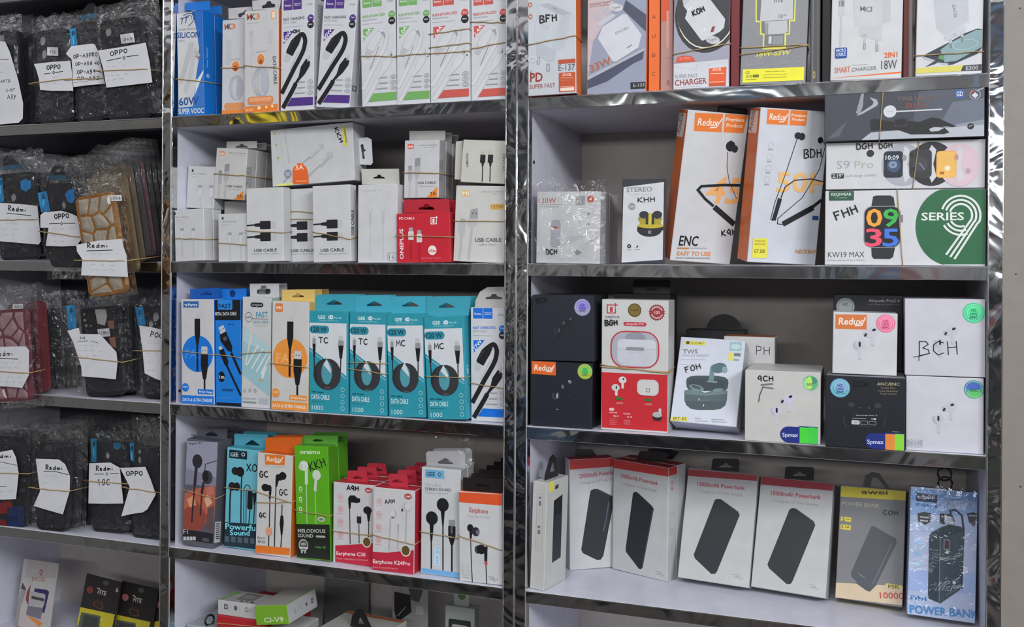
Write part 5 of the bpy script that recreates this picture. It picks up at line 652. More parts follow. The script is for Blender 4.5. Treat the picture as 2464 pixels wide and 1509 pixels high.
 'kkh': [('front_print','F',[('T','#a9aaad','Durable Data Cable',24.6,85,51.2,4.3,-83.2,0,0),('T','#b4b5b8','3A Fast charge',15.3,84.1,33.9,2,-81.1,0,0),('T','#b4b5b8','Type-C to C',6.7,79.6,45.4,1.6,-81.9,0,0),('E','#9a9a50',7.9,83,1.7,1.7,0,0),('E','#9a9a50',10.1,65.7,1.7,1.7,0,0),('E','#9a9a50',12.5,44.7,1.7,1.7,0,0),('L','#b0b2b5',4.77,[68.3,39.8,88.4,53.7]),('R','#b9babd',85.8,52.2,95.1,60.7,0),('L','#a3a4a8',2.21,[55.2,33.1,70.3,42.3]),('L','#c2c3c6',3.3,[70.3,42.3,87.5,55.4]),('L','#b0b2b5',4.74,[87.1,25.5,103.1,38.8]),('R','#b9babd',99.6,37.4,109.8,46.2,0),('L','#a3a4a8',2.2,[65,11.7,87.2,28.1]),('L','#a3a4a8',2.61,[19.3,5.5,32.7,15.8]),('E','#7f8794',28.9,18.4,6.7,7.1,0,0),('R','#a3abb8',25.1,15,32.7,21.6,0),('P','#d9612c',[36.6,1.7,37.6,23.3,41.3,29.9,49.4,33.9,56.2,32.5,62.7,25.7,65.2,16,65.5,0.4]),('T','#f2c9b2','3A',42.4,23.8,15.3,7.6,-1.2,1,0),('L','#ef8f5e',1.85,[43.2,5.9,62.4,4.9]),('P','#d2cf6e',[8.3,3.7,37.1,3.9,38.8,0.4,8.1,0.4]),('R','#c9c23a',128.2,54.1,134.4,83.5,0),('T','#57551c','REMARK',130.3,79.9,22.5,3,-82.9,1,0),('L','#c9cace',7.21,[120.1,11.9,134.4,11.2])]),('pen_marking','F',[('H','#17171b',1.45,'KKH',113.8,82.2,25.6,6.3,-68.4)])],
 'mi120': [('front_print','F',[('R','#cfa868',9.1,94.9,21.9,103.5,1),('T','#efe4cf','MI',10.8,96.3,9.7,5.5,3.9,1,0),('T','#9b9c9f','SUPER FAST CHARGING',39.8,100.5,36.5,2.5,2,1,0),('T','#9b9c9f','USB to Type-C',56.9,97.7,19.4,1.9,2.9,0,0),('R','#d0a558',54.9,76.6,76.5,84.9,2),('T','#5d4a22','120W',56.6,78,18.6,5.7,1.3,0,0),('P','#9d9ea2',[24.5,75.8,35.6,78.1,36.3,62.9,23.3,63]),('R','#66676b',26.7,69.1,28.9,71.9,0),('R','#66676b',31.9,68.9,34.1,71.7,0),('P','#bdbec0',[21.6,63,36.3,62.9,34.9,54.5,30,49.6,24.8,49.5,20.2,55.7]),('L','#b5b6b9',3.32,[27.4,49.5,24.2,3.1]),('R','#a3a4a7',9.5,57.2,16.7,62.2,0),('P','#bdbec0',[7.1,57,16.7,57.2,17.2,44.4,14.1,36.3,9.8,36.2,6.5,44.1]),('L','#b5b6b9',3,[12,36.2,9.5,2.5]),('T','#55565a','USB CABLE',33.4,29.3,40.5,5.4,2.6,1,0),('T','#8d8e92','USB to Type-C',40.9,24.1,25.2,2.9,3.1,0,0)])],
 'sam': [('front_print','F',[('T','#45454a','SAMSUNG',11,21.8,20.8,3.8,94.2,1,0),('T','#66666b','USB CABLE',68.3,17.2,26.9,3.7,94.2,1,0),('R','#b9b8b2',29,40.9,35.2,45.9,0),('R','#1e1e20',28.7,29.2,36.8,41,0.7),('P','#1e1e20',[30.9,29.3,35.4,29.4,34.4,23.8,32.3,23.7]),('L','#1e1e20',1.49,[33.3,24.6,34.3,1.9]),('R','#b9b8b2',41,41.3,47.2,46.3,0),('R','#1e1e20',40.7,29.6,48.7,41.4,0.7),('P','#1e1e20',[42.9,29.7,47.3,29.9,46.4,24.3,44.3,24.2]),('L','#1e1e20',1.48,[45.3,25,46.3,2.5])])],
 'vivo': [('front_print','F',[('R','#2b5f9c',4.4,154.9,33.9,165,0),('T','#e8edf2','vivo',6.3,157.1,25.1,5.7,0,1,0),('E','#1a6fc9',31.4,80.8,29.5,29.5,0,0),('T','#3d86d6','FAST',7.5,73.2,45.2,15.2,0,1,0),('R','#c9c9cd',29.5,137.2,35.2,143.9,0),('R','#1a1a1e',26.1,111.1,36.7,137.2,0.6),('P','#1a1a1e',[26.1,112.8,36.7,112.8,32.7,90.9,29.8,90.9]),('L','#1a1a1e',3.45,[31.1,92.6,31.1,52.2]),('R','#cfcfd3',38.9,79.1,50.3,92.6,0),('E','#555',42.1,85.9,1,1,0,0),('E','#555',47.1,85.9,1,1,0,0),('R','#1a1a1e',37.7,61.4,51.5,80,0.6),('P','#1a1a1e',[37.7,62.3,51.5,62.3,47.7,40.4,41.5,40.4]),('L','#1a1a1e',3.14,[44.6,42.1,44.6,16.8]),('E','#1a6fc9',7.5,26.1,6.9,6.9,0,0),('T','#e8e2da','100%',2.5,25.3,10.1,3.4,0,0,0),('R','#1a6fc9',31.4,16.3,60.9,24.2,1.3),('T','#f0ebe4','Fast Charge',38.9,18.5,20.7,3.4,0,1,0),('P','#f0ebe4',[35.8,23.6,33.9,19.5,35.8,19.9,34.9,16.8,37.7,20.9,35.8,20.9]),('R','#1a6fc9',0.4,0.7,62.4,13.5,0),('T','#f3efe8','DATA & ULTRA CHARGE',2.5,4.4,56.5,5.1,0,1,0)])],
 'mio': [('front_print','F',[('R','#c8733c',5.3,151.6,19,165.1,2.6),('T','#f3e2d2','MI',7.9,155.5,8.9,5.6,0,1,0),('E','#d98a3c',32.8,80.8,30.9,30.9,0,0),('T','#e2a465','FAST',7.9,73.3,47.3,15.2,0,1,0),('R','#c9c9cd',30.9,137.3,36.8,144,0),('R','#1a1a1e',27.2,111.2,38.4,137.3,0.7),('P','#1a1a1e',[27.2,112.8,38.4,112.8,34.1,91,31.2,91]),('L','#1a1a1e',3.61,[32.5,92.6,32.5,52.2]),('R','#cfcfd3',40.7,79.2,52.5,92.6,0),('E','#555',44,85.9,1.1,1.1,0,0),('E','#555',49.2,85.9,1.1,1.1,0,0),('R','#1a1a1e',39.4,61.5,53.8,80,0.7),('P','#1a1a1e',[39.4,62.3,53.8,62.3,49.9,40.4,43.3,40.4]),('L','#1a1a1e',3.28,[46.6,42.1,46.6,16.8]),('E','#d98a3c',7.9,26.1,7.2,7.2,0,0),('T','#e8e2da','100%',2.6,25.3,10.5,3.4,0,0,0),('R','#d98a3c',32.8,16.3,63.7,24.3,1.3),('T','#f0ebe4','Fast Charge',40.7,18.5,21.7,3.4,0,1,0),('P','#f0ebe4',[37.4,23.6,35.5,19.5,37.4,19.9,36.4,16.8,39.4,20.9,37.4,20.9]),('R','#d98a3c',0.4,0.7,65.3,13.5,0),('T','#f3efe8','DATA & ULTRA CHARGE',2.6,4.4,59.1,5.1,0,1,0)])],
 'fastb': [('front_print','F',[('P','#1a1a1e',[0.4,168.2,48,168.5,48,136.3,0.4,135.9]),('R','#2a7fd0',5.4,152.8,32.9,168.5,1.8),('T','#101828','FAST',7.2,155.2,23.3,7.3,0.2,1,0),('T','#d9dde2','METAL DATA CABLE',-0,143.4,40.7,5.3,1.1,1,0),('T','#0d3f78','Micro',24.8,128.1,11.4,2.7,2.2,1,0),('P','#c9ccd0',[6.5,124.3,15.5,128.5,20.3,118.6,10.4,113.5]),('E','#444',10.9,120,1.1,1.1,0,0),('E','#444',15.4,122.7,1.1,1.1,0,0),('P','#16181d',[8.8,112.6,20.7,118.1,32.3,94.7,31.4,85.6,24,87.1,10.3,102.7]),('L','#16181d',4.35,[29.9,84.7,48,50.3]),('P','#4c5058',[14.3,107.7,21.2,110.8,22.6,104.5,17.4,102.8]),('P','#c9ccd0',[6.2,92.6,11.2,95.3,14.1,90.7,8.6,88]),('P','#16181d',[7.8,87.9,16.1,90.8,24.8,70.5,23.7,63,17.8,64.5,9.1,82.6]),('L','#16181d',3.63,[21.4,64.6,47.6,17.3]),('E','#12151a',11.7,46,6.2,8.4,0,0),('T','#e6e8ea','1m',7.2,42.9,9.7,5.7,1.6,1,0),('R','#16477f',12.5,23.4,33.2,26.9,1.1),('L','#4a9ae0',0.55,[5.5,12.5,27.2,13.3]),('R','#12151a',1.8,0.4,47.8,4.9,0)])],
 'fastw': [('front_print','F',[('R','#202226',14.8,158.1,38.5,165.3,4.3),('T','#d5d6d8','Original',17.4,159.8,18.4,3.6,1.6,0,0),('E','#2e3236',11.9,141.9,6.8,7.9,0.9,0),('T','#444','100%',7.4,140.1,9.1,3,3.9,1,0),('L','#2e3236',0.89,[18.4,139.9,47.8,140]),('T','#3f8fa3','FAST',25.4,141.8,21.8,8.8,3.1,1,0),('T','#5c8e9c','DATA CABLE',20.5,132.3,27.4,4.6,2.6,1,0),('T','#999','Universal Special Connector',21.7,128,25.7,1.3,3,0,0),('P','#8fb3bc',[1.8,128.7,50.3,97.6,51.4,19.3,1.5,51.1]),('P','#a9c3c9',[1.8,128.7,50.3,97.6,50.4,86.2,1.7,103.9]),('L','#dfe3e2',2.69,[9.5,66.3,30.2,98.5]),('L','#dfe3e2',2.68,[18.2,61,38.9,93.1]),('L','#dfe3e2',2.67,[27,56.4,47.6,88.5]),('L','#dfe3e2',2.66,[35.7,52.8,52.4,84.8]),('L','#d5d9d8',4.65,[12.9,94.5,17.5,111.1]),('R','#cfd2d2',12.6,111.2,18.9,120,0),('L','#dfe3e2',2.15,[7.5,67.9,12.9,94.5]),('L','#dfe3e2',3.91,[37.7,46.3,45,66.3]),('R','#b39a7a',32.5,42.3,39.6,46.9,0),('E','#7a7c80',6.2,26.2,2.3,2.7,0.7,0),('E','#7a7c80',15.8,26.8,2.3,2.7,0.7,0),('E','#7a7c80',25.5,26.8,2.3,2.7,0.7,0),('L','#888',0.72,[2.5,13.1,27.6,14.3]),('R','#77898e',2.9,7.1,28.1,9.5,0.7),('R','#a9b2ba',32.9,6.9,49.1,15.7,0)])],
 'ge1': [('front_print','F',[('P','#d5d9df',[0.4,136.7,64.2,136.7,64.2,57.4,0.4,99.2]),('T','#dcecee','GEE  O',14.6,143.2,23.8,5.1,0,1,0),('E','#dcecee',38.1,145.9,3.4,3.4,0.45,0),('T','#a9d3d6','PLUS',43,143.8,12.6,2.5,0,1,0),('T','#a9d3d6','Premium Experience',17.2,139.8,31.8,2,0,0,0),('R','#2e8194',0.4,120.6,34.4,132.7,6),('T','#0e3340','120 W',3.3,123.1,27.1,7.6,0,1,0),('L','#d5d9df',0.79,[0.4,95.2,64.2,53.3]),('R','#8d8f90',5.6,103.9,11.3,113.2,0.7),('R','#bfc1c3',6.6,112.4,9.9,116.3,0),('P','#1a1a1e',[5.6,104.6,11.3,104.6,10.3,85.3,7,85.3]),('L','#1a1a1e',1.72,[8.6,86.8,9.3,58.9,11.3,49.6]),('R','#c3c5c7',51,110.1,58.3,117.8,0),('R','#8d8f90',50.3,102.3,59.6,110.8,0.7),('P','#1a1a1e',[50.6,103.1,59.3,103.1,56.9,83.7,52.6,83.7]),('L','#1a1a1e',1.72,[55,85.3,54.3,65.1,51.6,52.7]),('E','#2b2b2f',30.5,58.9,22.8,23.8,0,0),('E','#333337',33.8,58.9,21.2,23.8,0,0),('E','#4b8f9d',30.8,61.2,9.3,17.9,0,0),('P','#d5d9df',[25.2,72.9,30.5,82.2,37.7,66.7,37.7,60.5]),('E','#4a4a4c',32.4,38,6,1.7,0,0),('T','#0e3c48','100% Original',4.6,30.1,20.5,2.3,0,1,0),('T','#d3e6ea','DATA CABLE',4.6,20.2,31.1,7.1,0,1,0),('L','#1d6a78',0.53,[5.3,17.1,27.8,16.4]),('T','#cfe6ea','1000',5.3,4,19.9,7.1,0,0,0),('E','#bfe0e4',58.3,36.4,3.3,3.3,0.82,0),('E','#bfe0e4',58.3,27,3.3,3.3,0.82,0),('E','#bfe0e4',58.3,17.4,3.3,3.3,0.82,0),('E','#bfe0e4',58.3,8.1,3.3,3.3,0.82,0)]),('pen_marking','F',[('H','#17171b',1.46,'TC',16.6,106,16.6,8.7,1.1)])],
 'ge2': [('front_print','F',[('P','#d5d9df',[0.4,136.3,60,136.3,60,57.2,0.4,98.9]),('T','#dcecee','GEE  O',13.6,142.8,22.3,5.1,0,1,0),('E','#dcecee',35.5,145.4,3.2,3.2,0.45,0),('T','#a9d3d6','PLUS',40.2,143.4,11.7,2.5,0,1,0),('T','#a9d3d6','Premium Experience',16.1,139.4,29.7,2,0,0,0),('R','#2e8194',0.4,120.3,32.1,132.3,5.6),('T','#0e3340','120 W',3.1,122.7,25.3,7.6,0,1,0),('L','#d5d9df',0.74,[0.4,94.9,60,53.2]),('R','#8d8f90',5.3,103.6,10.5,112.8,0.6),('R','#bfc1c3',6.2,112.1,9.3,115.9,0),('P','#1a1a1e',[5.3,104.3,10.5,104.3,9.6,85,6.5,85]),('L','#1a1a1e',1.61,[8,86.6,8.7,58.7,10.5,49.5]),('R','#c3c5c7',47.6,109.7,54.4,117.5,0),('R','#8d8f90',47,102,55.6,110.5,0.6),('P','#1a1a1e',[47.3,102.8,55.3,102.8,53.2,83.5,49.1,83.5]),('L','#1a1a1e',1.61,[51.3,85,50.7,64.9,48.2,52.6]),('E','#2b2b2f',28.4,58.7,21.3,22.3,0,0),('E','#333337',31.5,58.7,19.8,22.3,0,0),('E','#4b8f9d',28.7,61.1,8.7,16.7,0,0),('P','#d5d9df',[23.5,72.6,28.4,81.9,35.2,66.5,35.2,60.3]),('E','#4a4a4c',30.3,37.9,5.6,1.5,0,0),('T','#0e3c48','100% Original',4.3,30,19.2,2.3,0,1,0),('T','#d3e6ea','DATA CABLE',4.3,20.1,29.1,7.1,0,1,0),('L','#1d6a78',0.49,[4.9,17,26,16.4]),('T','#cfe6ea','1000',4.9,4,18.5,7.1,0,0,0),('E','#bfe0e4',54.4,36.3,3.1,3.1,0.82,0),('E','#bfe0e4',54.4,26.9,3.1,3.1,0.82,0),('E','#bfe0e4',54.4,17.3,3.1,3.1,0.82,0),('E','#bfe0e4',54.4,8,3.1,3.1,0.82,0)]),('pen_marking','F',[('H','#17171b',1.36,'TC',15.5,105.7,15.5,8.7,1.1)])],
 'ge3': [('front_print','F',[('P','#d5d9df',[0.4,135.5,58.3,135.5,58.3,56.8,0.4,98.3]),('T','#dcecee','GEE  O',13.2,141.9,21.7,5.1,0,1,0),('E','#dcecee',34.6,144.5,3.1,3.1,0.45,0),('T','#a9d3d6','PLUS',39.1,142.5,11.4,2.5,0,1,0),('T','#a9d3d6','Premium Experience',15.6,138.5,28.9,2,0,0,0),('R','#2e8194',0.4,119.5,31.3,131.5,5.4),('T','#0e3340','120 W',3,122,24.7,7.5,0,1,0),('L','#d5d9df',0.72,[0.4,94.3,58.3,52.8]),('R','#8d8f90',5.1,102.9,10.2,112.1,0.6),('R','#bfc1c3',6,111.4,9,115.2,0),('P','#1a1a1e',[5.1,103.7,10.2,103.7,9.3,84.5,6.3,84.5]),('L','#1a1a1e',1.56,[7.8,86,8.4,58.4,10.2,49.2]),('R','#c3c5c7',46.3,109.1,52.9,116.7,0),('R','#8d8f90',45.7,101.4,54.1,109.8,0.6),('P','#1a1a1e',[46,102.1,53.8,102.1,51.7,82.9,47.8,82.9]),('L','#1a1a1e',1.56,[49.9,84.5,49.3,64.5,46.9,52.2]),('E','#2b2b2f',27.7,58.4,20.8,21.7,0,0),('E','#333337',30.7,58.4,19.2,21.7,0,0),('E','#4b8f9d',28,60.7,8.4,16.2,0,0),('P','#d5d9df',[22.9,72.2,27.7,81.4,34.3,66,34.3,59.9]),('E','#4a4a4c',29.5,37.6,5.4,1.5,0,0),('T','#0e3c48','100% Original',4.2,29.8,18.6,2.3,0,1,0),('T','#d3e6ea','DATA CABLE',4.2,20,28.3,7.1,0,1,0),('L','#1d6a78',0.48,[4.8,16.9,25.3,16.3]),('T','#cfe6ea','1000',4.8,4,18,7.1,0,0,0),('E','#bfe0e4',52.9,36.1,3,3,0.82,0),('E','#bfe0e4',52.9,26.7,3,3,0.82,0),('E','#bfe0e4',52.9,17.2,3,3,0.82,0),('E','#bfe0e4',52.9,8,3,3,0.82,0)]),('pen_marking','F',[('H','#17171b',1.32,'MC',15,105.1,15,8.6,1.2)])],
 'ge4': [('front_print','F',[('P','#d5d9df',[0.4,132.4,60.3,132.4,60.3,55.6,0.4,96.1]),('T','#dcecee','GEE  O',13.7,138.7,22.4,5,0,1,0),('E','#dcecee',35.7,141.3,3.2,3.2,0.45,0),('T','#a9d3d6','PLUS',40.4,139.4,11.8,2.4,0,1,0),('T','#a9d3d6','Premium Experience',16.2,135.4,29.8,2,0,0,0),('R','#2e8194',0.4,116.8,32.3,128.5,5.6),('T','#0e3340','120 W',3.1,119.2,25.5,7.4,0,1,0),('L','#d5d9df',0.75,[0.4,92.2,60.3,51.7]),('R','#8d8f90',5.3,100.6,10.6,109.6,0.6),('R','#bfc1c3',6.2,108.9,9.3,112.6,0),('P','#1a1a1e',[5.3,101.4,10.6,101.4,9.6,82.6,6.5,82.6]),('L','#1a1a1e',1.62,[8.1,84.1,8.7,57.1,10.6,48.1]),('R','#c3c5c7',47.9,106.6,54.7,114.1,0),('R','#8d8f90',47.2,99.1,55.9,107.4,0.6),('P','#1a1a1e',[47.6,99.9,55.6,99.9,53.5,81.1,49.4,81.1]),('L','#1a1a1e',1.62,[51.6,82.6,51,63.1,48.5,51.1]),('E','#2b2b2f',28.6,57.1,21.4,22.4,0,0),('E','#333337',31.7,57.1,19.9,22.4,0,0),('E','#4b8f9d',28.9,59.3,8.7,16.8,0,0),('P','#d5d9df',[23.6,70.6,28.6,79.6,35.4,64.6,35.4,58.6]),('E','#4a4a4c',30.5,36.8,5.6,1.6,0,0),('T','#0e3c48','100% Original',4.4,29.1,19.3,2.3,0,1,0),('T','#d3e6ea','DATA CABLE',4.4,19.5,29.2,6.9,0,1,0),('L','#1d6a78',0.5,[5,16.5,26.1,15.9]),('T','#cfe6ea','1000',5,3.9,18.6,6.9,0,0,0),('E','#bfe0e4',54.7,35.3,3.1,3.1,0.82,0),('E','#bfe0e4',54.7,26.1,3.1,3.1,0.82,0),('E','#bfe0e4',54.7,16.8,3.1,3.1,0.82,0),('E','#bfe0e4',54.7,7.8,3.1,3.1,0.82,0)]),('pen_marking','F',[('H','#17171b',1.37,'MC',15.5,102.7,15.5,8.4,1.1)]),('side_print','R',[('T','#e8eef0','GEE O',13,65.3,13.8,6.3,93.4,1,0)])],
 'f1': [('front_print','F',[('P','#8f8fa2',[0.7,167.8,57.2,171.3,57.2,104.1,0.4,100.1]),('P','#7b7a8c',[0.5,123.7,57.2,115.2,57.2,100.3,0.4,97.3]),('P','#a85a4a',[0.4,82.3,17.4,91.9,55.5,101.9,57.2,78.1,57.1,40.8,0.7,37.3,0.4,59.7]),('P','#8a4438',[0.4,56,22.7,73.8,45.4,50.5,33.8,26.6,1.1,22.4]),('P','#c98a6a',[5.3,73.6,17.9,82.6,23.1,66.4,10.3,61.1]),('P','#c9a183',[37.5,77.5,43.4,87.5,52.7,73.7,42.5,65]),('P','#b06a58',[38.7,96.3,51.3,101.4,56.2,89,43.6,83.8]),('P','#5d4a48',[44.7,63.4,56.1,70.4,56.8,29.6,42.1,31.4]),('R','#27262c',0.4,8.4,57.2,24.9,0),('T','#2c2c34','Super F1',4.5,162.5,23.2,3.3,7.3,1,0),('E','#2b292f',21.4,137.2,9.2,11.2,0,0),('L','#2b292f',5.23,[20.1,129.6,18.6,97.6]),('L','#33262a',2.82,[18.6,97.6,17,65.6,16.4,37.5]),('E','#3a373f',41.6,113.4,9.2,11,0,0),('E','#201e24',37.7,114.8,6,9.6,0,0),('L','#2b292f',4.41,[35,105.1,32.3,86.2]),('L','#33262a',2.41,[32.3,86.2,31.7,50.6]),('L','#2b292f',1.2,[36.7,134.2,34.8,108.8]),('L','#2b292f',1,[36.7,134.2,57.2,142.1]),('T','#d5d5d8','F1',2.3,16.9,8.3,8.2,10,0,0),('R','#c4c4c8',2,7.2,7.1,13.1,0),('R','#c4c4c8',8.1,8,13.2,13.9,0),('R','#c4c4c8',14.1,8.8,19.2,14.7,0),('R','#c4c4c8',20.1,9.6,25.2,15.5,0),('R','#4d4d55',37.6,10.1,49.7,15.9,0)]),('side_print','R',[('P','#d9d9dc',[2.2,43.1,19.9,39.7,18.7,6.2,2.3,9.4]),('P','#2c2c30',[4.4,39.8,15.5,37.6,15.3,36.3,4.5,38.3]),('P','#2c2c30',[4.6,36.4,15.8,34.1,15.6,32.9,4.8,34.8]),('P','#2c2c30',[4.9,32.9,16.1,30.7,15.9,29.4,5,31.4]),('P','#2c2c30',[5.2,29.5,16.4,27.2,16.2,26,5.3,28]),('P','#2c2c30',[5.5,26.1,16.7,23.8,16.4,22.5,5.6,24.6]),('P','#2c2c30',[5.7,22.7,16.9,20.3,16.7,19.1,5.9,21.1]),('P','#2c2c30',[6,19.2,17.2,16.9,17,15.6,6.1,17.7]),('P','#2c2c30',[6.3,15.8,17.5,13.4,17.3,12.2,6.4,14.3])])],
 'xo': [('front_print','F',[('R','#152c38',4.4,143.6,37.9,157,1.6),('T','#d0dde2','GEE  O',7,146.1,27.4,6.3,5.7,1,0),('E','#252124',17,123.5,7.2,6.4,0,0),('E','#1c191c',26.1,123.2,7.6,8,0,0),('L','#20262a',2.41,[29.6,116.5,28.9,105.3,30.3,40.6]),('E','#252124',11.8,98.3,6.9,6.9,0,0),('E','#1c191c',20.9,98.9,6,6.8,0,0),('L','#20262a',2.83,[9.4,93.9,8.8,78.9,9.2,40.8]),('L','#20262a',1.4,[35.7,41.3,34,96.6,37.7,103.5,43.1,103.2,46.5,98]),('L','#20262a',1.4,[40,41.8,38.5,93.4,42.2,97.5]),('R','#191b1f',41.2,65.3,50.9,94.6,2.8),('L','#20262a',2,[46.7,64.8,45.4,42.4]),('P','#191b1f',[51,91.1,57.4,93.7,56.9,77,53.4,72.9]),('L','#20262a',1.59,[54.9,75,53.9,43.5]),('P','#20313c',[0.4,39.5,63.5,43.7,64,3.3,0.4,1.4]),('T','#7fd0de','Powerful',1.8,28.7,60.1,9.7,3.6,1,0),('T','#7fd0de','Sound',10.9,20,37.3,8.2,5.8,1,0),('R','#4b5a64',1.3,8.3,9.8,17.5,1.2),('R','#4b5a64',13.3,9.1,21.7,18.3,1.2),('R','#4b5a64',25.3,9.9,33.6,19,1.2),('R','#4b5a64',37.2,10.7,45.5,19.8,1.2),('R','#4b5a64',49,11.4,57.3,20.5,1.2)]),('pen_marking','F',[('H','#17171b',1.6,'XO',37.2,125.6,21,12.2,2.5)])],
 'rdx': [('front_print','F',[('P','#d3702a',[12.8,157.4,49.3,158.9,49.2,143.5,13.9,141.1]),('T','#f0ded0','Redux',16.5,146.8,28.6,7.6,3.1,1,0.15),('L','#f0ded0',1.56,[31.6,146,39.9,146.8,45.9,155.8]),('T','#a5a5a8','TYPE-C EARPHONE',10.4,137.2,41.2,2.2,3.9,0,0),('E','#1a1a1e',46.3,126.5,6.6,6.2,0,0),('R','#1a1a1e',33.8,118.8,45.9,128.5,3.9),('P','#1a1a1e',[33.5,123.1,40.2,121.9,36.8,108.9,33.5,108.6]),('L','#1a1a1e',1.75,[34.7,110.5,34.3,65.2,34.5,13.6]),('E','#1a1a1e',15.6,105.3,7.1,5.9,0,0),('R','#1a1a1e',13.7,100.6,26.6,109.9,3.5),('P','#1a1a1e',[22.3,103.8,26.9,104.3,25.7,88.8,22.3,88.4]),('L','#1a1a1e',1.76,[24.2,89.5,24.6,44.2]),('L','#1a1a1e',1.76,[23.9,31.4,24,14.2]),('E','#c98a6c',23.8,37.6,5.9,7,0,0),('E','#dba88f',23.8,37.6,3.9,4.9,0.7,0),('L','#3a3a3e',1.75,[46.5,81.9,46.4,62.9]),('P','#1a1a1e',[44.3,64.5,48.9,65,50.4,54.4,48.5,35.2,45.6,33.9,43,51.7]),('L','#1a1a1e',1.75,[47.2,35.9,46.1,15]),('T','#75757a','Bourr',3.1,23.5,15.6,5.1,3.4,0,0.25),('T','#606066','EP-E3',4.7,17.9,12.9,3.7,1.9,1,0),('P','#d3702a',[0.4,13.1,62.5,15.9,62.5,4.5,0.4,1.3])]),('pen_marking','F',[('H','#17171b',1.77,'GC',5,120.3,15.9,9.4,6.9),('H','#17171b',1.36,'GC',41.4,95.8,15.6,9,7.9),('H','#17171b',1.57,'GC',6.4,57.4,12.3,7.2,8)])],
 'orai': [('front_print','F',[('T','#d9edd2','oraimo',10.4,162.7,35.7,6.4,1.1,1,0),('P','#22251f',[0.4,53.4,59.4,55.7,59.4,1.3,0.4,1.8]),('E','#dbe2d6',16.5,144.1,8.1,7.7,0,0),('E','#c9d0c4',11.3,142.1,3.9,5,0,0),('L','#d3dacd',5.39,[21,144.3,20.2,115.7]),('L','#b9cfae',1.35,[20.2,115.7,19.7,55]),('E','#d3dacd',38.7,130.7,7.3,8,0,0),('L','#cdd5c7',4.59,[37.6,127.1,35.5,105.7]),('L','#b9cfae',1.15,[35.5,105.7,35.7,55]),('E','#d9edd2',9.7,108.4,3.1,3.5,0,0),('E','#57a32c',9.7,108.4,1.9,2.1,0,0),('L','#a9d492',0.77,[5.4,103.2,13.7,103.2]),('E','#d9edd2',9.2,92.5,3.1,3.5,0,0),('E','#57a32c',9.2,92.5,1.9,2.1,0,0),('L','#a9d492',0.77,[4.9,87.3,13.2,87.3]),('E','#d9edd2',8.8,77.1,3.1,3.5,0,0),('E','#57a32c',8.8,77.1,1.9,2.1,0,0),('L','#a9d492',0.77,[4.5,71.8,12.8,71.9]),('T','#bfc3bc','MELODIOUS',3.2,40.6,48.9,5.7,2.5,1,0),('T','#bfc3bc','SOUND',3,33.4,27.2,5.4,1.7,1,0),('R','#a9ada6',35,34.9,51.8,38.1,1.9),('E','#a9ada6',12.5,21.5,8.5,9.3,0,0),('E','#4a4d48',12.5,21.5,6.9,7.3,0,0),('T','#d5d8d2','180',8.4,21.3,8.3,4,0,1,0),('R','#d5d8d2',4.6,16.2,20.6,18.7,1.2),('P','#a9ada6',[8.2,14.1,11.7,13.4,10.5,8,7.5,9.6]),('P','#a9ada6',[13.8,13.6,17.3,14.7,17.2,9.9,14.2,8.3]),('T','#4f9a3e','Halo 2S',33.4,18.5,18.7,3.6,1.6,1,0),('E','#c9cec4',45.3,63.2,6.5,3.8,0,0),('E','#6a706a',45.3,63.2,4.2,1.9,0,0)]),('pen_marking','F',[('H','#17171b',1.34,'KKH',28.6,135.7,30.1,13.8,19.4)])],
 'c30': [('front_print','F',[('E','#c58f92',12.3,101.6,4.5,4.8,0.75,0),('E','#c58f92',12.3,101.6,2,2,0.3,0),('L','#c0a0a2',1.14,[7.1,94.4,17.6,94.8]),('E','#c58f92',12.4,82.7,4.5,4.8,0.75,0),('E','#c58f92',12.4,82.7,2,2,0.3,0),('L','#c0a0a2',1.14,[7.2,75.5,17.7,75.9]),('E','#c58f92',12.9,64.2,4.5,4.8,0.75,0),('E','#c58f92',12.9,64.2,2,2,0.3,0),('L','#c0a0a2',1.14,[7.8,56.9,18.2,57.4]),('E','#c58f92',13.1,44.7,4.5,4.8,0.75,0),('E','#c58f92',13.1,44.7,2,2,0.3,0),('L','#c0a0a2',1.14,[7.9,37.5,18.3,38]),('E','#b03a48',60.7,115.6,6,4.1,0,0),('T','#eed','itel',57.2,113.9,7.1,3.2,3.4,1,0),('P','#1a1a1e',[26.1,100.7,29.1,105.3,37.1,106,41.1,102.8,46.6,101.6,46.7,96.3,41.1,94.6,31.2,94.9,30.2,85.2,27.2,84.9]),('L','#1a1a1e',1.32,[28.8,85.9,30,31.4]),('R','#26262a',41.3,64,48.9,74.7,1.1),('L','#aaa',0.94,[42.2,78.3,42.2,74.7]),('L','#aaa',0.94,[47.6,78.8,47.6,75.2]),('L','#1a1a1e',1.31,[44.9,63.7,45.5,33.9]),('E','#1d1d20',59.4,85.2,7.1,6,0,0),('P','#1a1a1e',[58,82.4,65.3,83.1,63,68.9,59.9,68.6]),('L','#1a1a1e',1.3,[61.5,69.6,61.8,42.6]),('P','#b3283c',[4.5,26.5,25.6,29.6,71.3,36.9,71.4,0.4,4.5,1.7]),('E','#d9d3c4',58.3,37.3,7.8,8.6,0,0),('E','#5d4c2e',58.3,37.3,6,6.7,0,0),('T','#eedde0','Earphone C30',6.5,12.2,50.3,5.7,3.5,1,0),('T','#df9aa6','Clear Calls,Easy Command',6.5,5.8,54.3,2.8,3.2,0,0)]),('pen_marking','F',[('H','#17171b',1.7,'AQH',24,113.2,20.5,6.7,1.9)])],
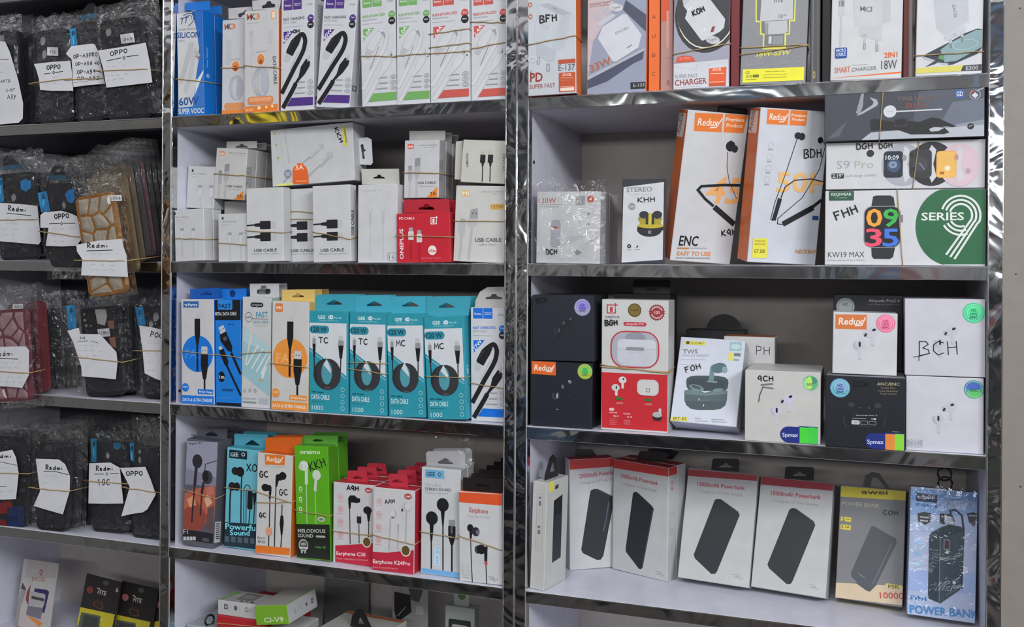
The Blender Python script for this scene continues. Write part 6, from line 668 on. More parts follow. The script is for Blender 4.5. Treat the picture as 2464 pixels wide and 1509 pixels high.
 'k24': [('front_print','F',[('E','#c58f92',10.2,103.4,4.4,4.6,0.75,0),('E','#c58f92',10.2,103.4,2,2,0.3,0),('L','#c0a0a2',1.1,[5.3,96.3,15.3,96.7]),('E','#c58f92',9.9,83.8,4.4,4.6,0.75,0),('E','#c58f92',9.9,83.8,2,2,0.3,0),('L','#c0a0a2',1.1,[5,76.8,15,77.2]),('E','#c58f92',9.8,64.8,4.4,4.6,0.75,0),('E','#c58f92',9.8,64.8,2,2,0.3,0),('L','#c0a0a2',1.1,[4.9,57.7,14.8,58.2]),('E','#c58f92',9.5,45.4,4.4,4.6,0.75,0),('E','#c58f92',9.5,45.4,2,2,0.3,0),('L','#c0a0a2',1.1,[4.6,38.3,14.5,38.8]),('E','#a83848',57.3,114.5,6.1,4.3,0,0),('T','#eed','itel',53.6,113,7.5,3.4,2.6,1,0),('E','#b9b9bd',33.7,86.6,5.1,6.5,0,0),('E','#d8d8dc',32.4,86.5,4,5.4,0,0),('E','#6b6b70',32.8,81.3,2.5,1.4,0,0),('L','#b0b0b4',1.63,[29.4,80.2,28.4,61.1,27.4,31.7]),('E','#b9b9bd',56.2,99,6.1,6.5,0,0),('E','#d8d8dc',57.1,99.6,5,5.4,0,0),('E','#333',48.2,93.6,1.4,2.5,0,0),('L','#b0b0b4',1.62,[55.4,92.9,54.9,74.1,54.5,44.9]),('L','#66666a',1.08,[41.9,71.9,42,61.6]),('L','#b0b0b4',1.08,[42,61.6,41.9,33.3]),('P','#b3283c',[0.4,26.8,24.1,27.9,68,36.5,67.9,0.6,0.4,0.4]),('E','#d9d3c4',54.7,34.3,8.3,9,0,0),('E','#5d4c2e',54.7,34.3,6.5,7.2,0,0),('T','#eedde0','Earphone K24Pro',1.3,9.9,61.3,5.9,2.9,1,0),('T','#df9aa6','Pure Sound,Wired In',1.4,2.9,40.5,2.8,2.6,0,0)]),('pen_marking','F',[('H','#17171b',1.09,'AAH',20.2,100.3,16.4,6.1,10.1)])],
 'gee': [('front_print','F',[('R','#6fa6c6',5.5,142.7,36.7,155.1,0),('T','#15466a','GEE  O',8.2,145.1,24.3,6.5,2.3,1,0),('T','#a4a5a9','Ultra Bass',5.7,129.9,26.9,5.8,2.1,0,0),('T','#55565a','STEREO SOUND',6.2,123.7,41.3,4.4,2.7,1,0),('T','#9a9b9f','32 Device Supported',6.6,119.3,36.5,2.7,2.4,0,0.2),('E','#1f1f22',34.7,104.9,9.6,9.9,0,0),('P','#1a1a1e',[31.1,99.1,38.2,98,36.6,74.1,34.4,73.9]),('L','#1a1a1e',1.96,[35.4,75.7,36.2,8.7]),('E','#1f1f22',17.5,83.8,9.6,10,0,0),('P','#1a1a1e',[13.8,77,20.9,77.7,18.6,50.2,15.6,49.8]),('L','#1a1a1e',1.97,[16.9,51.7,17.4,9.1]),('P','#8f9094',[44.8,84.3,54.5,84.4,54.6,75.1,44.5,74.9]),('R','#1f1f22',44,60,55.5,75.2,1.1),('R','#66666a',48,64.5,50.7,74.4,0),('P','#1a1a1e',[44.1,59.3,55.5,60.1,52,47.8,47.9,47.8]),('L','#1a1a1e',2.48,[50,48.4,50.4,8.7]),('R','#bcd6e4',22.1,14.9,31.3,42.9,0),('T','#7fb0cc','10 sss',25.1,41.5,24.7,5.2,-89.4,1,0),('P','#6ba3cf',[1.8,8.5,62.3,8.3,62.2,0.4,1.9,1.8])])],
 'eor': [('front_print','F',[('P','#d0512a',[0.4,128.5,66.5,129.5,66.5,113.6,0.4,113.8]),('T','#a8493f','Earphone',16.5,100.8,28.6,7,-0.8,1,0),('T','#a9a4a2','Enjoy Superb Sound',14.7,93.7,32.7,3.7,0.2,0,0),('E','#1d1d20',17.7,77.9,4.9,5.6,0,0),('E','#2c2c33',26.3,73.3,5.9,6.6,0,0),('E','#6b6b78',29.3,72.7,2.8,3.5,0,0),('P','#1a1a1e',[16.3,74.1,21.3,72,19.4,62.7,16.9,62.5]),('L','#a04a3a',1.39,[18.3,62.6,18.2,56.8]),('L','#2a2a2d',1.39,[18.3,57.6,18.7,34.4,20.2,0.4]),('E','#3c3c42',29.1,47.8,4.8,5.9,0,0),('E','#1d1d20',34.5,48.7,6.6,6.9,0,0),('P','#1a1a1e',[39,52.7,44.3,54,43.4,32.4,39.1,32.1]),('R','#b04a48',39.3,27,43.7,32.6,1),('L','#2a2a2d',1.38,[41.5,26.8,42.3,0.4]),('R','#c3c4c7',5.5,9.1,14.9,25.7,0),('R','#d0d1d4',6.4,9.8,14,25,0),('T','#999','Controller',4.7,5.1,10.8,1.7,0.2,0,0),('T','#8d8e92','itel',47.4,6.4,8,3.7,-0.5,0,0.3),('L','#8d8e92',0.69,[44.7,10.2,51,11.2,54.5,8.7]),('L','#8d8e92',0.69,[52.7,4.4,56.2,5.5,59.1,9.1])])],
 'e137': [('front_print','F',[('E','#b0503c',3.5,127.3,3,3.6,0.55,0),('E','#b0503c',3.9,110.7,3,3.6,0.55,0),('P','#a9aeb8',[17.5,126,30.4,127.5,63.3,110.1,49.6,108.2]),('L','#6b7078',0.84,[36.6,120.1,42.4,117.3]),('P','#bcc1c9',[15.3,122.9,49.6,108.2,63.3,110.1,53.7,72.3,51.5,64.2,40.8,60,12.8,71.4,7.4,79.1]),('P','#c4c9d0',[16.9,122.8,49.1,108,38.7,75.5,34.4,63.5,7.9,79.1]),('T','#a6abb3','EXCEL',18.4,97.3,14.8,3.4,-29.5,0,0),('P','#b6bbc3',[12.8,71.4,34.4,63.5,41.3,59.9,37.5,45.8,29.9,45.9,17,53.6,12.2,57]),('R','#8d939b',12.7,43.2,17.4,53.4,1.3),('R','#b9bec6',14,44.3,16.3,51.7,0),('R','#8d939b',26.7,32.4,31.8,43.5,1.3),('R','#b9bec6',28.1,33.5,30.5,41.4,0),('E','#ced2d8',6.7,51.7,7.2,4.8,0,0),('T','#6a6f76','C-C',3.1,50,7.2,3.3,-1.8,0,0),('P','#2a2a2e',[4.9,36.3,2.5,29.8,4.5,30.2,3.4,25.6,6.3,31.6,4.5,31.5]),('T','#8a3220','PD',2.9,19.6,18.3,13,-0.6,1,0),('T','#94442f','SUPER FAST',2.2,10.1,37.2,6,0.2,0,0),('R','#b04a30',44.1,41.7,68.6,47.4,0),('T','#55585e','E-137',44.3,32.5,23.4,9,-1.6,0,0),('R','#b5502c',44.7,2.7,68.3,29.4,1.3),('T','#eccfc0','EXCEL',50.2,24.9,13,3.3,-2.6,1,0.2),('L','#e0b59c',0.52,[47.5,22.3,65.6,21.3]),('L','#cf8560',0.42,[47.5,18.9,62.9,18.1]),('L','#e0b59c',0.52,[47.4,10,66.5,9.2]),('R','#e6cdbd',46.7,3.9,66.8,8.4,0.8)]),('pen_marking','F',[('H','#17171b',1.91,'BFH',17.8,100.5,25.1,9.9,2)]),('side_print','R',[('R','#d4703a',9.8,5.9,27.6,74.1,0)])],
 'w33': [('front_print','F',[('P','#c3b3b8',[0.4,131.5,43.3,128.1,8.2,73.5,0.7,20.1,0.4,74]),('P','#8f94a8',[0.4,155.2,82.2,150.1,82.2,2,0.7,0.4,0.7,20.1,18.2,29.9,82.1,58.6,81.8,82.7,53.8,115.1,38.1,124.4]),('P','#464b5c',[53.7,127.2,82.2,104.8,82.2,81.7,49.6,114.4]),('P','#adb1bd',[0.7,24.7,80,59.7,79.7,55.7,0.7,20.1]),('P','#454a5e',[0.7,20.1,79.7,56.2,78.4,44.7,64.9,39.5,28.8,17.1,1,8.2]),('P','#d3d4dc',[15,77.1,21.7,93,49.7,107.8,54.9,107.4,76.3,78.1,71.8,61.2,41,43.9,36.3,44.2]),('P','#8e8f9a',[36.3,44.2,41,43.9,71.8,61.2,71.9,58.7,41.1,41.8,35.8,42.1]),('P','#c3c4cd',[14.5,97.6,16.9,100.5,35.1,110.4,40.4,106.4,21.7,94.5,15.9,94.4]),('L','#b3b4be',5.2,[16.9,102.5,12,111.1]),('L','#b3b4be',5.17,[29.9,108.7,24.6,117.3]),('T','#77788a','EXCEL',40.1,80.5,20,3.8,21.6,0,0.2),('L','#77788a',1.43,[55.9,61.2,62.6,65.1]),('E','#d0d1d6',40.8,117.6,9.5,5.4,0,-10),('T','#55555c','TypeC',34.6,115.3,12.6,3.9,8.2,0,0),('T','#a5603e','33W',5.5,30.1,32.7,10.6,21.7,1,0.1),('T','#9a6a5c','PD/QC Rapid',3.4,123.2,29.6,2.5,5.1,1,0),('T','#9a6a5c','Smart Charging',3.5,120.4,26.4,2.3,3.8,0,0),('R','#24242a',61.5,4.8,82.2,13.9,0),('T','#a8a8ae','E-133',65.4,7.6,15.4,4.5,0.9,1,0)]),('side_print','R',[('T','#8a3a14','A',31.4,66,6.3,13,83.8,1,0),('T','#8a3a14','U',32.2,50.7,6.3,13,83.8,1,0),('T','#8a3a14','B',33,34.4,6.3,13,83.8,1,0),('T','#8a3a14','C',33.7,19.1,6.3,13,83.8,1,0),('R','#e6d8d0',17.6,130.5,17.6,136.2,1.4)])],
 'char': [('front_print','F',[('P','#9a9bab',[0.4,149,74.3,148.3,74.3,37.7,1,35.8]),('P','#7d7e8c',[0.4,149,27.3,149,1.2,91.6,0.4,91.7]),('E','#2f3034',43.7,98.6,42.1,50.9,0,0),('E','#e0dccb',43.6,102.6,39.2,49,0.965,0),('E','#35363a',41.6,106.7,38.3,48,0,0),('P','#d3d4da',[12.4,113.3,20.7,121.1,47.3,120,68.4,91,66.9,79.8,61.6,74.8,39.8,64.3,37.3,65,15.1,95.7,18,105.4]),('P','#c3c4cb',[11.3,120.8,17.7,124.3,20.8,118.1,13.4,111.7]),('L','#f0f0f4',1.39,[18.4,106.4,23.4,110]),('P','#7a3a30',[49.1,74.6,51.3,81.8,55.4,83,53.3,75.3]),('E','#eceef2',41.2,78.9,1.4,1.4,0,0),('E','#c9cacf',52.5,64.5,9.3,5.3,0,-12),('T','#5b5b62','TypeC',47.2,61.4,12.7,4.4,16.8,0,0.2),('P','#c95238',[3.5,36.7,5.4,44.5,14.8,46,23.8,45,28.8,40.3,29.8,37.2]),('T','#dd8a74','35 Watt',8.4,40.2,15.4,3.2,3.1,1,0),('P','#d4d5dc',[1,35.3,73.2,37.8,74.3,2,1.4,1.2]),('L','#b9bac2',0.7,[2,31.3,19,27.9,30.9,26.3,32,33.1]),('L','#b9bac2',0.69,[44.6,30.5,48.6,30.8,48.3,34.2]),('T','#6d6d74','SUPER FAST',2.7,15.8,30.3,4.8,0.9,0,0),('T','#8a3a34','CHARGER',2.9,5.8,42.6,8,2,1,0),('T','#999','Universal Safety,Superior Speed',2.9,2.3,34.2,1.4,2.3,0,0),('P','#d8562a',[47.8,26.9,70.8,27.6,70.5,2.6,48,2.7]),('T','#efcdbd','EXCEL',53.1,23,11.7,3.6,1.9,1,0.2),('L','#f0c2a8',0.88,[50.2,19.6,68.2,19.4]),('L','#f0c2a8',0.88,[49.3,8.4,68.3,8.4]),('P','#b04a24',[48.7,6.6,69.8,6.6,69.9,2.7,48.7,2.9])]),('pen_marking','F',[('H','#17171b',1.78,'KOH',26.5,97.4,16.9,7.7,21.9)])],
 'hte': [('front_print','F',[('P','#d6d258',[15.2,135.4,66.7,132.4,67.3,80.8,61.2,81,61.4,64.2,56.5,64,56.9,45.7,27.5,46,27.7,64.6,23.4,65.8,23.3,81.2,17.1,82]),('P','#6f7074',[16.9,135.3,65.3,132.5,65.6,82.9,59.3,82.8,59.8,65.9,54.6,65.5,54.9,48.7,29.3,48.6,29.3,66.2,25.1,67.1,24.6,83.1,18.7,83.9]),('P','#c9cace',[22.6,135,63,132.6,64.4,83.6,22.8,82.7,23.6,110.7]),('P','#c3c4c8',[28.9,82,57.5,82.6,58.5,67.7,54.4,65.5,30.1,65]),('R','#8f9095',29.5,64.9,33.8,80.5,0),('R','#d3d4d8',34.7,53.1,38.5,62.9,1),('R','#8b8c95',39.6,51.6,53.1,62.7,0),('T','#5c5d63','HTE',39.3,106.3,12.2,3.9,0.7,1,0.2),('T','#66676c','18',46.6,85.7,4.9,5.4,0.8,0,0),('T','#66676c','w',52.2,88.6,4.1,2.9,0.1,0,0),('T','#cfcc5a','18W-65W',19.6,36.5,44.2,6.4,1.9,1,0.25),('E','#b4b5b9',10.6,29.6,3.3,3.9,0.9,0),('E','#b4b5b9',25.5,30.4,3.3,3.8,0.9,0),('E','#b4b5b9',41.7,31,3.2,3.8,0.9,0),('E','#b4b5b9',57,31.5,3.2,3.8,0.9,0),('E','#b4b5b9',73.5,31.8,3.2,3.8,0.9,0),('L','#a9aaae',0.48,[6.5,24.6,15,24.8]),('L','#a9aaae',0.48,[21.5,25.2,30,25.3]),('L','#a9aaae',0.48,[37.7,25.9,46.1,26.1]),('L','#a9aaae',0.47,[53,26.4,61.4,26.6]),('L','#a9aaae',0.47,[69.5,27.1,77.8,27.2]),('P','#dfd931',[3.3,20.3,80.9,21.5,80.8,4.6,3.5,2.8]),('T','#55541c','CE',7.1,14.4,5,3.3,3,1,0),('R','#a9a530',7.9,9.4,11.3,12.9,0),('R','#a9a530',12.2,9.3,15.6,13,0),('R','#6a6820',16.4,9.6,24.2,13.2,0),('T','#6a6820','Attention: For indoor use only',32.4,16.1,24.4,1.5,0.7,1,0),('L','#8a8724',0.57,[29.7,12.3,60.2,13]),('L','#8a8724',0.57,[29.9,9,59.4,9.2]),('L','#6a6820',0.58,[7.4,6.8,21.4,7])]),('side_print','R',[('E','#b09a4a',84.3,29.2,2.6,8.8,0.5,0)])],
 'm2in1': [('front_print','F',[('P','#d9631f',[1.1,3.3,84,8.1,84,5.9,1.2,3]),('P','#bfc1c6',[25.7,130.8,69.7,127.4,70.5,70.8,61.4,68.4,61,65,28,67.9,26.1,91.2]),('P','#c9cbd0',[26.6,130.7,59.6,128.2,60.7,65,28,68.4]),('T','#6a6b70','M',34.1,86.3,5.6,6.2,1.4,1,0),('T','#6a6b70','K3',39.3,85,9.3,6.5,-1.8,1,0),('P','#c4c6cb',[33.6,66.1,61,65,60.9,47.9,55.4,48.2,33.9,54.2]),('T','#8d8f95','CE',36.7,53.1,6,4.2,1.5,0,0),('L','#b5b7bc',3.26,[39.9,51,40.1,45]),('L','#85878d',3.26,[40.1,45,40.2,37.7]),('L','#b9bbc0',1.34,[40.1,43.6,40.2,38.6]),('L','#b5b7bc',3.43,[54.9,49.2,55,42.3]),('L','#85878d',3.43,[55,42.3,55.2,34.4]),('L','#b9bbc0',1.33,[55,41.3,55.2,35.4]),('R','#77797f',8.5,93.4,15.1,101.3,0),('R','#a9abb0',9.9,94.2,11.3,100.4,0),('P','#c4c6cb',[8.2,93.9,15.7,93.4,15.6,84,13.2,80.7,10.3,80.9,7.9,84.5]),('L','#c2c4c9',2.13,[11.8,80.8,11.6,43.6]),('R','#24498f',5.1,27.8,19.7,41.4,1.7),('T','#c3d0e4','MICRO',6.6,35.7,11.8,4.2,2.9,1,0),('T','#c3d0e4','CABLE',6.7,30.7,11.6,4.2,2.1,1,0),('T','#cc5f2c','2IN1',64.1,26,15.3,6.7,2.3,1,0),('T','#45464b','18W',60.8,11.6,18.3,11.8,1.1,0,0),('T','#cc5f2c','SMART',5.3,9.3,18.9,7.4,2.9,0,0),('T','#77787d','CHARGER',26,10.4,28.8,5,2.6,0,0.2),('L','#aaa',0.39,[26.3,18.6,44.4,18.8])])],
 'e300': [('front_print','F',[('P','#bfc1c8',[14.8,122.7,56.4,119.8,59.4,64.3,35.1,49.3,30.7,49.5,22.9,57.6]),('L','#c9cbd1',0.92,[59.4,65.2,35.1,49.4]),('T','#77797f','EXCEL',40,85.6,17,3.5,-78.9,1,0),('P','#c4c6cc',[31.1,48.5,35.1,49.3,53.3,59.8,55.6,58.3,55.8,49.2,38.8,42.3,32.6,42.6]),('T','#8d8f95','CE',40.9,45.6,5.8,3.5,26.6,0,0),('P','#2f3540',[8.2,22.1,12,27.2,37,40,54.4,50.2,69.1,55.6,74.6,54.4,74.7,32,69.8,24.7,42.9,12.9,36.8,12.2]),('P','#7f9a9e',[27.9,31.3,37.1,38.6,67.4,53.8,74.6,53.5,74.7,33,46.4,17.1,33.1,15.7]),('E','#a9c0c0',56,36.7,14.6,6,0.93,6),('L','#b5b7bc',3.69,[38.9,44.3,39.3,39]),('L','#77797f',2.77,[39.2,39,39.9,32.7]),('L','#b5b7bc',3.12,[52,51.3,52.2,46]),('L','#77797f',2.39,[52.2,46,52.5,39.8]),('P','#b9bcc2',[8.9,24,22.4,18.6,19.8,17.2,9.9,20.5]),('P','#c3c6cc',[26,16,37.6,14.1,36.8,11.9,28.8,13.8]),('P','#5c8a5c',[26.7,25.6,32.5,24.9,32.7,18.1,25.9,20.8]),('P','#3a4048',[11,10.8,21.5,18.1,26.9,16.9,22.5,14.2]),('P','#c9c15c',[0.9,9.8,55.3,11.5,51.9,4.2,0.8,3]),('P','#34373c',[54,11,74.7,11.9,74.7,4.3,51.5,4.2]),('T','#b9babd','E300',57.1,5.4,13.8,4.8,0.9,1,0)])],
 'dch': [('front_print','F',[('T','#b05a4a','120W',2.7,84.3,25.6,7.8,0.5,0,0),('T','#777','Charger set of Power adapter Set',3.3,81.7,40.1,1.9,-0.2,0,0),('L','#aaa',0.88,[3.3,79.1,31.9,79]),('R','#97989b',56.7,81.1,70,94.1,0.7),('R','#b5483f',73.3,85,82.8,94.3,3.8),('P','#e6d5d0',[75.6,88.1,79,92.3,80,88.1]),('P','#d0d1d4',[34.9,57.8,67.4,62.1,70.4,37.7,35.5,21.9]),('P','#c3c4c8',[35.3,34.1,69.4,41,69.5,36.8,35.5,21.9]),('R','#a3a4ab',20.6,22.2,35.5,60.9,5.2),('P','#b04a3c',[24.7,52.4,31.8,50.7,31.9,47.6,24.7,49.3]),('L','#a9aaae',1.37,[63,59.5,63.2,51.1]),('L','#9b9c9f',3.42,[73.4,68.3,77.7,69.6]),('L','#9b9c9f',3.42,[72.7,53.7,77,55.4]),('L','#c9cacd',7.54,[65.4,20,74,27.6]),('P','#8d8e92',[55,15.6,60.2,19.9,67.2,15.4,60.3,11.5]),('L','#b5b6b9',2.39,[73.2,26.8,89.4,37.8]),('E','#eceef0',89.9,30.8,2.7,2.7,0,0)]),('pen_marking','F',[('H','#17171b',1.75,'DCH',14.6,12.1,16.6,7.1,1.9)])],
 'khh': [('front_print','F',[('P','#d6d7dc',[1.5,104.7,57.2,111.1,57.2,6.1,0.5,1.3]),('T','#77787d','STEREO',5.5,97.6,35.7,6.6,1.7,1,0),('T','#aaa','True wireless earphones',6.8,93.7,33.5,2.3,0.2,0,0),('E','#8d8e94',13.5,78,5,5,0,0),('T','#ddd','50H',10.5,76.8,6.4,2.6,1.4,1,0),('E','#26272b',38.4,47.2,17.3,10.2,0,0),('R','#26272b',22.1,45.7,57.2,52.1,0.7),('E','#b5a234',39.9,52.1,18.2,3.6,0,0),('E','#8f8130',38.9,61.2,16.5,7.4,0,0),('R','#a3922f',24.8,53.8,54,60.3,1.3),('E','#2c2d32',30.5,66.9,6.6,5,0,0),('R','#2c2d32',33,53.8,36.6,68.6,1),('E','#2c2d32',48.8,66.9,6.6,5.3,0,0),('R','#2c2d32',40.8,53.8,44.7,67.8,1),('R','#c4b03a',36.8,53.8,41.1,69.4,0),('R','#77787d',36.4,41,41,45.5,0),('E','#33343a',10.8,23.9,2.8,2.8,0,0),('E','#ccc',10.8,23.9,1,1,0,0),('L','#999',0.84,[7.5,18.8,14.6,18.9]),('P','#33343a',[22.5,25.6,20.1,22,22.3,22.3,23.6,24]),('L','#999',0.83,[18.8,19.5,25.8,19.7]),('P','#b0453c',[57,105.4,57.2,105.9,57.2,93.1,57.1,93.1])]),('pen_marking','F',[('H','#17171b',1.17,'KHH',21.5,83.4,24.5,6.9,2.9)])],
 'rx1': [('front_print','F',[('P','#d9732e',[9.7,201.1,48.8,203,49.6,178.5,11.6,176.8]),('P','#d9732e',[51.5,203.3,82.1,204.1,79.9,179.9,52.4,178.8]),('T','#f0e4da','Redux',15.1,184.9,29.3,9.9,2.5,1,0.15),('L','#f0e4da',1.48,[32.9,183.2,41.2,184.3,48.8,197.1]),('T','#f0dccd','Premium',53.7,194.3,25,4.8,1.4,1,0),('T','#f0dccd','Product',55.3,186.3,22.4,4.8,2.2,1,0),('T','#dfa468','45',39.2,82.6,54.5,36.3,2.8,1,0.2),('E','#1d1e22',64.6,161.2,6.6,7,0,0),('E','#26272c',71,158,4.3,5,0,0),('E','#1d1e22',64.4,165.2,2.6,3.6,0,0),('L','#3a3036',0.83,[61.2,153.5,63.3,132.4,69.3,113.1,82.6,91]),('L','#1f2024',3.69,[84.9,109.8,63.1,108.5,31.3,104.3,26.9,98.9,38.6,87.5,51.7,78.6]),('L','#1f2024',7.39,[52.7,77.8,83.9,56.1]),('T','#17181b','ENC',9.5,21.4,27.6,14.1,2.5,1,0.12),('L','#b9773f',2.02,[7.9,17.5,24.4,18.3]),('L','#888',0.68,[25.2,18.8,49.9,20.5]),('T','#c97a35','EASY TO USE',8.6,7.5,47.8,5.7,3.2,1,0.12),('T','#777','SPORTS WIRELESS EARPHONES',8,2.9,47.8,2,3.6,1,0)]),('pen_marking','F',[('H','#17171b',1.53,'KQH',68.2,38.4,21.4,8.1,11.6)]),('side_print','L',[('P','#e0cfc6',[0.4,199.5,34,199,30.3,167.2,0.4,167.2]),('T','#7a6a66','Redux',14.4,169.6,29.4,17.7,73.3,1,0)])],
 'rx2': [('front_print','F',[('P','#d9732e',[9.2,200.4,38.1,201.1,38,181.6,9.4,181.1]),('P','#d9732e',[40.4,201.1,63.2,201.2,63,181.9,40.6,181.4]),('T','#f0e4da','Redux',12.6,187.1,22.4,8.4,0.7,1,0.15),('L','#f0e4da',1.28,[26.2,184.8,31.9,185.4,37.4,195.9]),('T','#f0dccd','Premium',42.1,193.1,19.7,3.7,0.4,1,0),('T','#f0dccd','Product',43.3,187.9,17.4,3.7,0.4,1,0),('E','#b9bac2',18,154,3.8,4.3,0.85,0),('E','#b9bac2',17.7,139.6,3.9,4.3,0.85,0),('E','#b9bac2',17.3,124.1,3.9,4.3,0.85,0),('E','#b9bac2',17.1,109.2,3.9,4.4,0.85,0),('L','#9c9da5',1.6,[14.5,148.5,21.1,148.7]),('L','#9c9da5',1.61,[14.3,133.1,20.9,133.3]),('L','#9c9da5',1.61,[14.1,118.4,20.6,118.6]),('L','#9c9da5',1.61,[13.7,103,20.3,103.2]),('T','#dfae6c','50H',30.7,94.4,72.1,27,1.8,1,0),('E','#1d1e22',53.2,168.7,4.5,4.5,0,0),('E','#24252a',58.7,167.9,4.5,4.8,0,0),('L','#2a2b30',0.96,[52.7,165.2,40.9,117.2,30.4,80,26.7,58.3,30.2,56.1]),('E','#1d1e22',84.2,164.7,3.6,4.2,0,0),('L','#2a2b30',0.97,[87.6,164.2,91.9,158.1,86.4,126.1,66.9,88.4,36.5,59.6,36.3,52.4,43.8,52]),('L','#2a2b30',1.47,[93.5,110.8,77.7,113.7,54.7,110.8,42.4,101.4,38,86.8]),('L','#1f2024',5.51,[36.9,86,30.9,56.9]),('L','#1f2024',7.18,[43.8,52.3,83.1,76.4]),('L','#1f2024',3.92,[81.4,76.3,93.5,87]),('R','#2b4a86',83.4,60,91.8,65.5,0.8),('P','#d9cf4a',[5.1,31.6,24.9,32.5,25.7,6.3,5.8,5.9]),('T','#8a822a','WIRELESS',7.7,26.9,14.9,2.6,2.2,1,0),('T','#8a822a','EARPHONE',7.8,22.9,14.7,2.6,2.1,1,0),('T','#57520f','GT 200',7.7,12.9,14.9,4.5,1.5,1,0),('T','#b9824a','NECKBAND',64.5,14.6,34.8,5.2,2.2,1,0.2),('R','#17181b',93.5,30.9,93.5,41.7,0)]),('pen_marking','F',[('H','#17171b',1.45,'BDH',64.3,139.9,24.3,11.4,7)]),('side_print','L',[('P','#e0cfc6',[2,199.7,33.3,197.4,31.7,168.4,0.4,170.1]),('T','#7a6a66','Redux',14,171.3,28,15,75.8,1,0)])],
 'ser9': [('front_print','F',[('P','#27603e',[140.7,0.8,135.3,2.3,130.1,4.8,125.1,8.1,120.7,12.2,116.7,17,113.3,22.5,110.6,28.4,108.6,34.7,107.4,41.3,106.9,48.1,107.3,54.8,108.4,61.4,110.3,67.7,112.9,73.6,116.2,79,120.1,83.8,124.5,87.8,129.4,91.1,134.6,93.5,140,93.8,137.7,93.8,185.7,93.8,185.7,2.1,139.9,1.7]),('R','#24503a',4.3,81.6,34.6,93.8,1),('T','#d3dcd6','KEQIWEAR',7.1,88,24.6,3.8,-0.1,1,0),('T','#a9b8ae','4.1 Expert',12.1,84.8,14.6,1.7,-0.1,0,0),('T','#3c3d42','KW19 MAX',4,9.4,43.7,7.3,0.8,0,0),('T','#777','Multifunctional Smart Watch',3.5,4.9,44.2,1.9,0.8,0,0),('P','#26272d',[57.4,86.4,61.4,87.5,77.6,87.3,81.6,85.1,83.3,73.1,55.3,73.4]),('P','#26272d',[55.7,22.3,83.7,22.4,81.4,10.4,77.4,7.8,58.8,8,56.3,11.4]),('R','#8d8e94',46.5,21.9,90.1,74.4,10.1),('R','#18191d',47.5,22.9,89.1,73.3,9.4),('R','#77787e',89.8,53.3,92.6,63.1,1),('T','#e29a35','0',49.3,48.9,19.2,22.8,-0.3,1,0),('T','#37a84c','9',69.2,48.8,18.3,22.7,-0.3,1,0),('T','#dd4a66','3',48.9,24.1,19.5,22.8,0.1,1,0),('T','#3c6fd0','5',69,24.1,19,22.7,0.1,1,0),('T','#e9ece9','SERIES',113.7,56,48.3,9.8,-0,1,0),('L','#e9ece9',2.44,[137.4,69.4,138.7,72.8,140.5,76,142.7,78.9,145.3,81.3,148.2,83.2,151.4,84.6,154.7,85.4,158.2,85.7,161.6,85.3,164.9,84.4,168.1,82.9,171,80.9,173.6,78.5,175.8,75.6,177.6,72.4,178.9,68.9,179.8,65.3,180.1,61.6,179.8,57.9,179.1,54.2,176.7,51.6,151.5,8.2]),('L','#e9ece9',2.43,[141.8,67.8,142.8,70.5,144.2,73,146,75.3,148.1,77.2,150.4,78.7,152.9,79.8,155.5,80.4,158.2,80.6,160.9,80.3,163.5,79.6,166,78.5,168.3,76.9,170.4,74.9,172.1,72.7,173.6,70.2,174.6,67.4,175.3,64.6,175.5,61.6,175.3,58.7,174.7,55.8,173.2,53.8,146.8,10.7]),('L','#e9ece9',2.43,[146.3,66.2,147,68.2,148,70,149.3,71.6,150.8,73,152.5,74.1,154.3,74.9,156.3,75.4,158.2,75.6,160.2,75.4,162.1,74.8,164,74,165.7,72.8,167.2,71.4,168.5,69.8,169.5,67.9,170.3,65.9,170.7,63.8,170.9,61.7,170.8,59.5,170.3,57.4,169.6,55.9,142.2,13.6]),('L','#e9ece9',2.41,[166,39.3,163,38.4,160,37.9,157,37.9,154,38.4,151,39.3,148.2,40.7,145.6,42.5,143.2,44.6,141.1,47.1,139.4,49.9]),('L','#e9ece9',2.41,[164.4,44,162.1,43.3,159.7,43,157.3,43,154.9,43.3,152.6,44.1,150.3,45.2,148.3,46.6,146.4,48.3,144.8,50.2,143.4,52.4]),('L','#e9ece9',2.41,[162.7,48.8,161.1,48.3,159.3,48,157.6,48,155.8,48.3,154.1,48.8,152.5,49.6,151,50.6,149.6,51.9,148.4,53.3,147.4,54.9])]),('pen_marking','F',[('H','#17171b',1.88,'FHH',13.1,56.4,29.4,10.8,20.4)])],
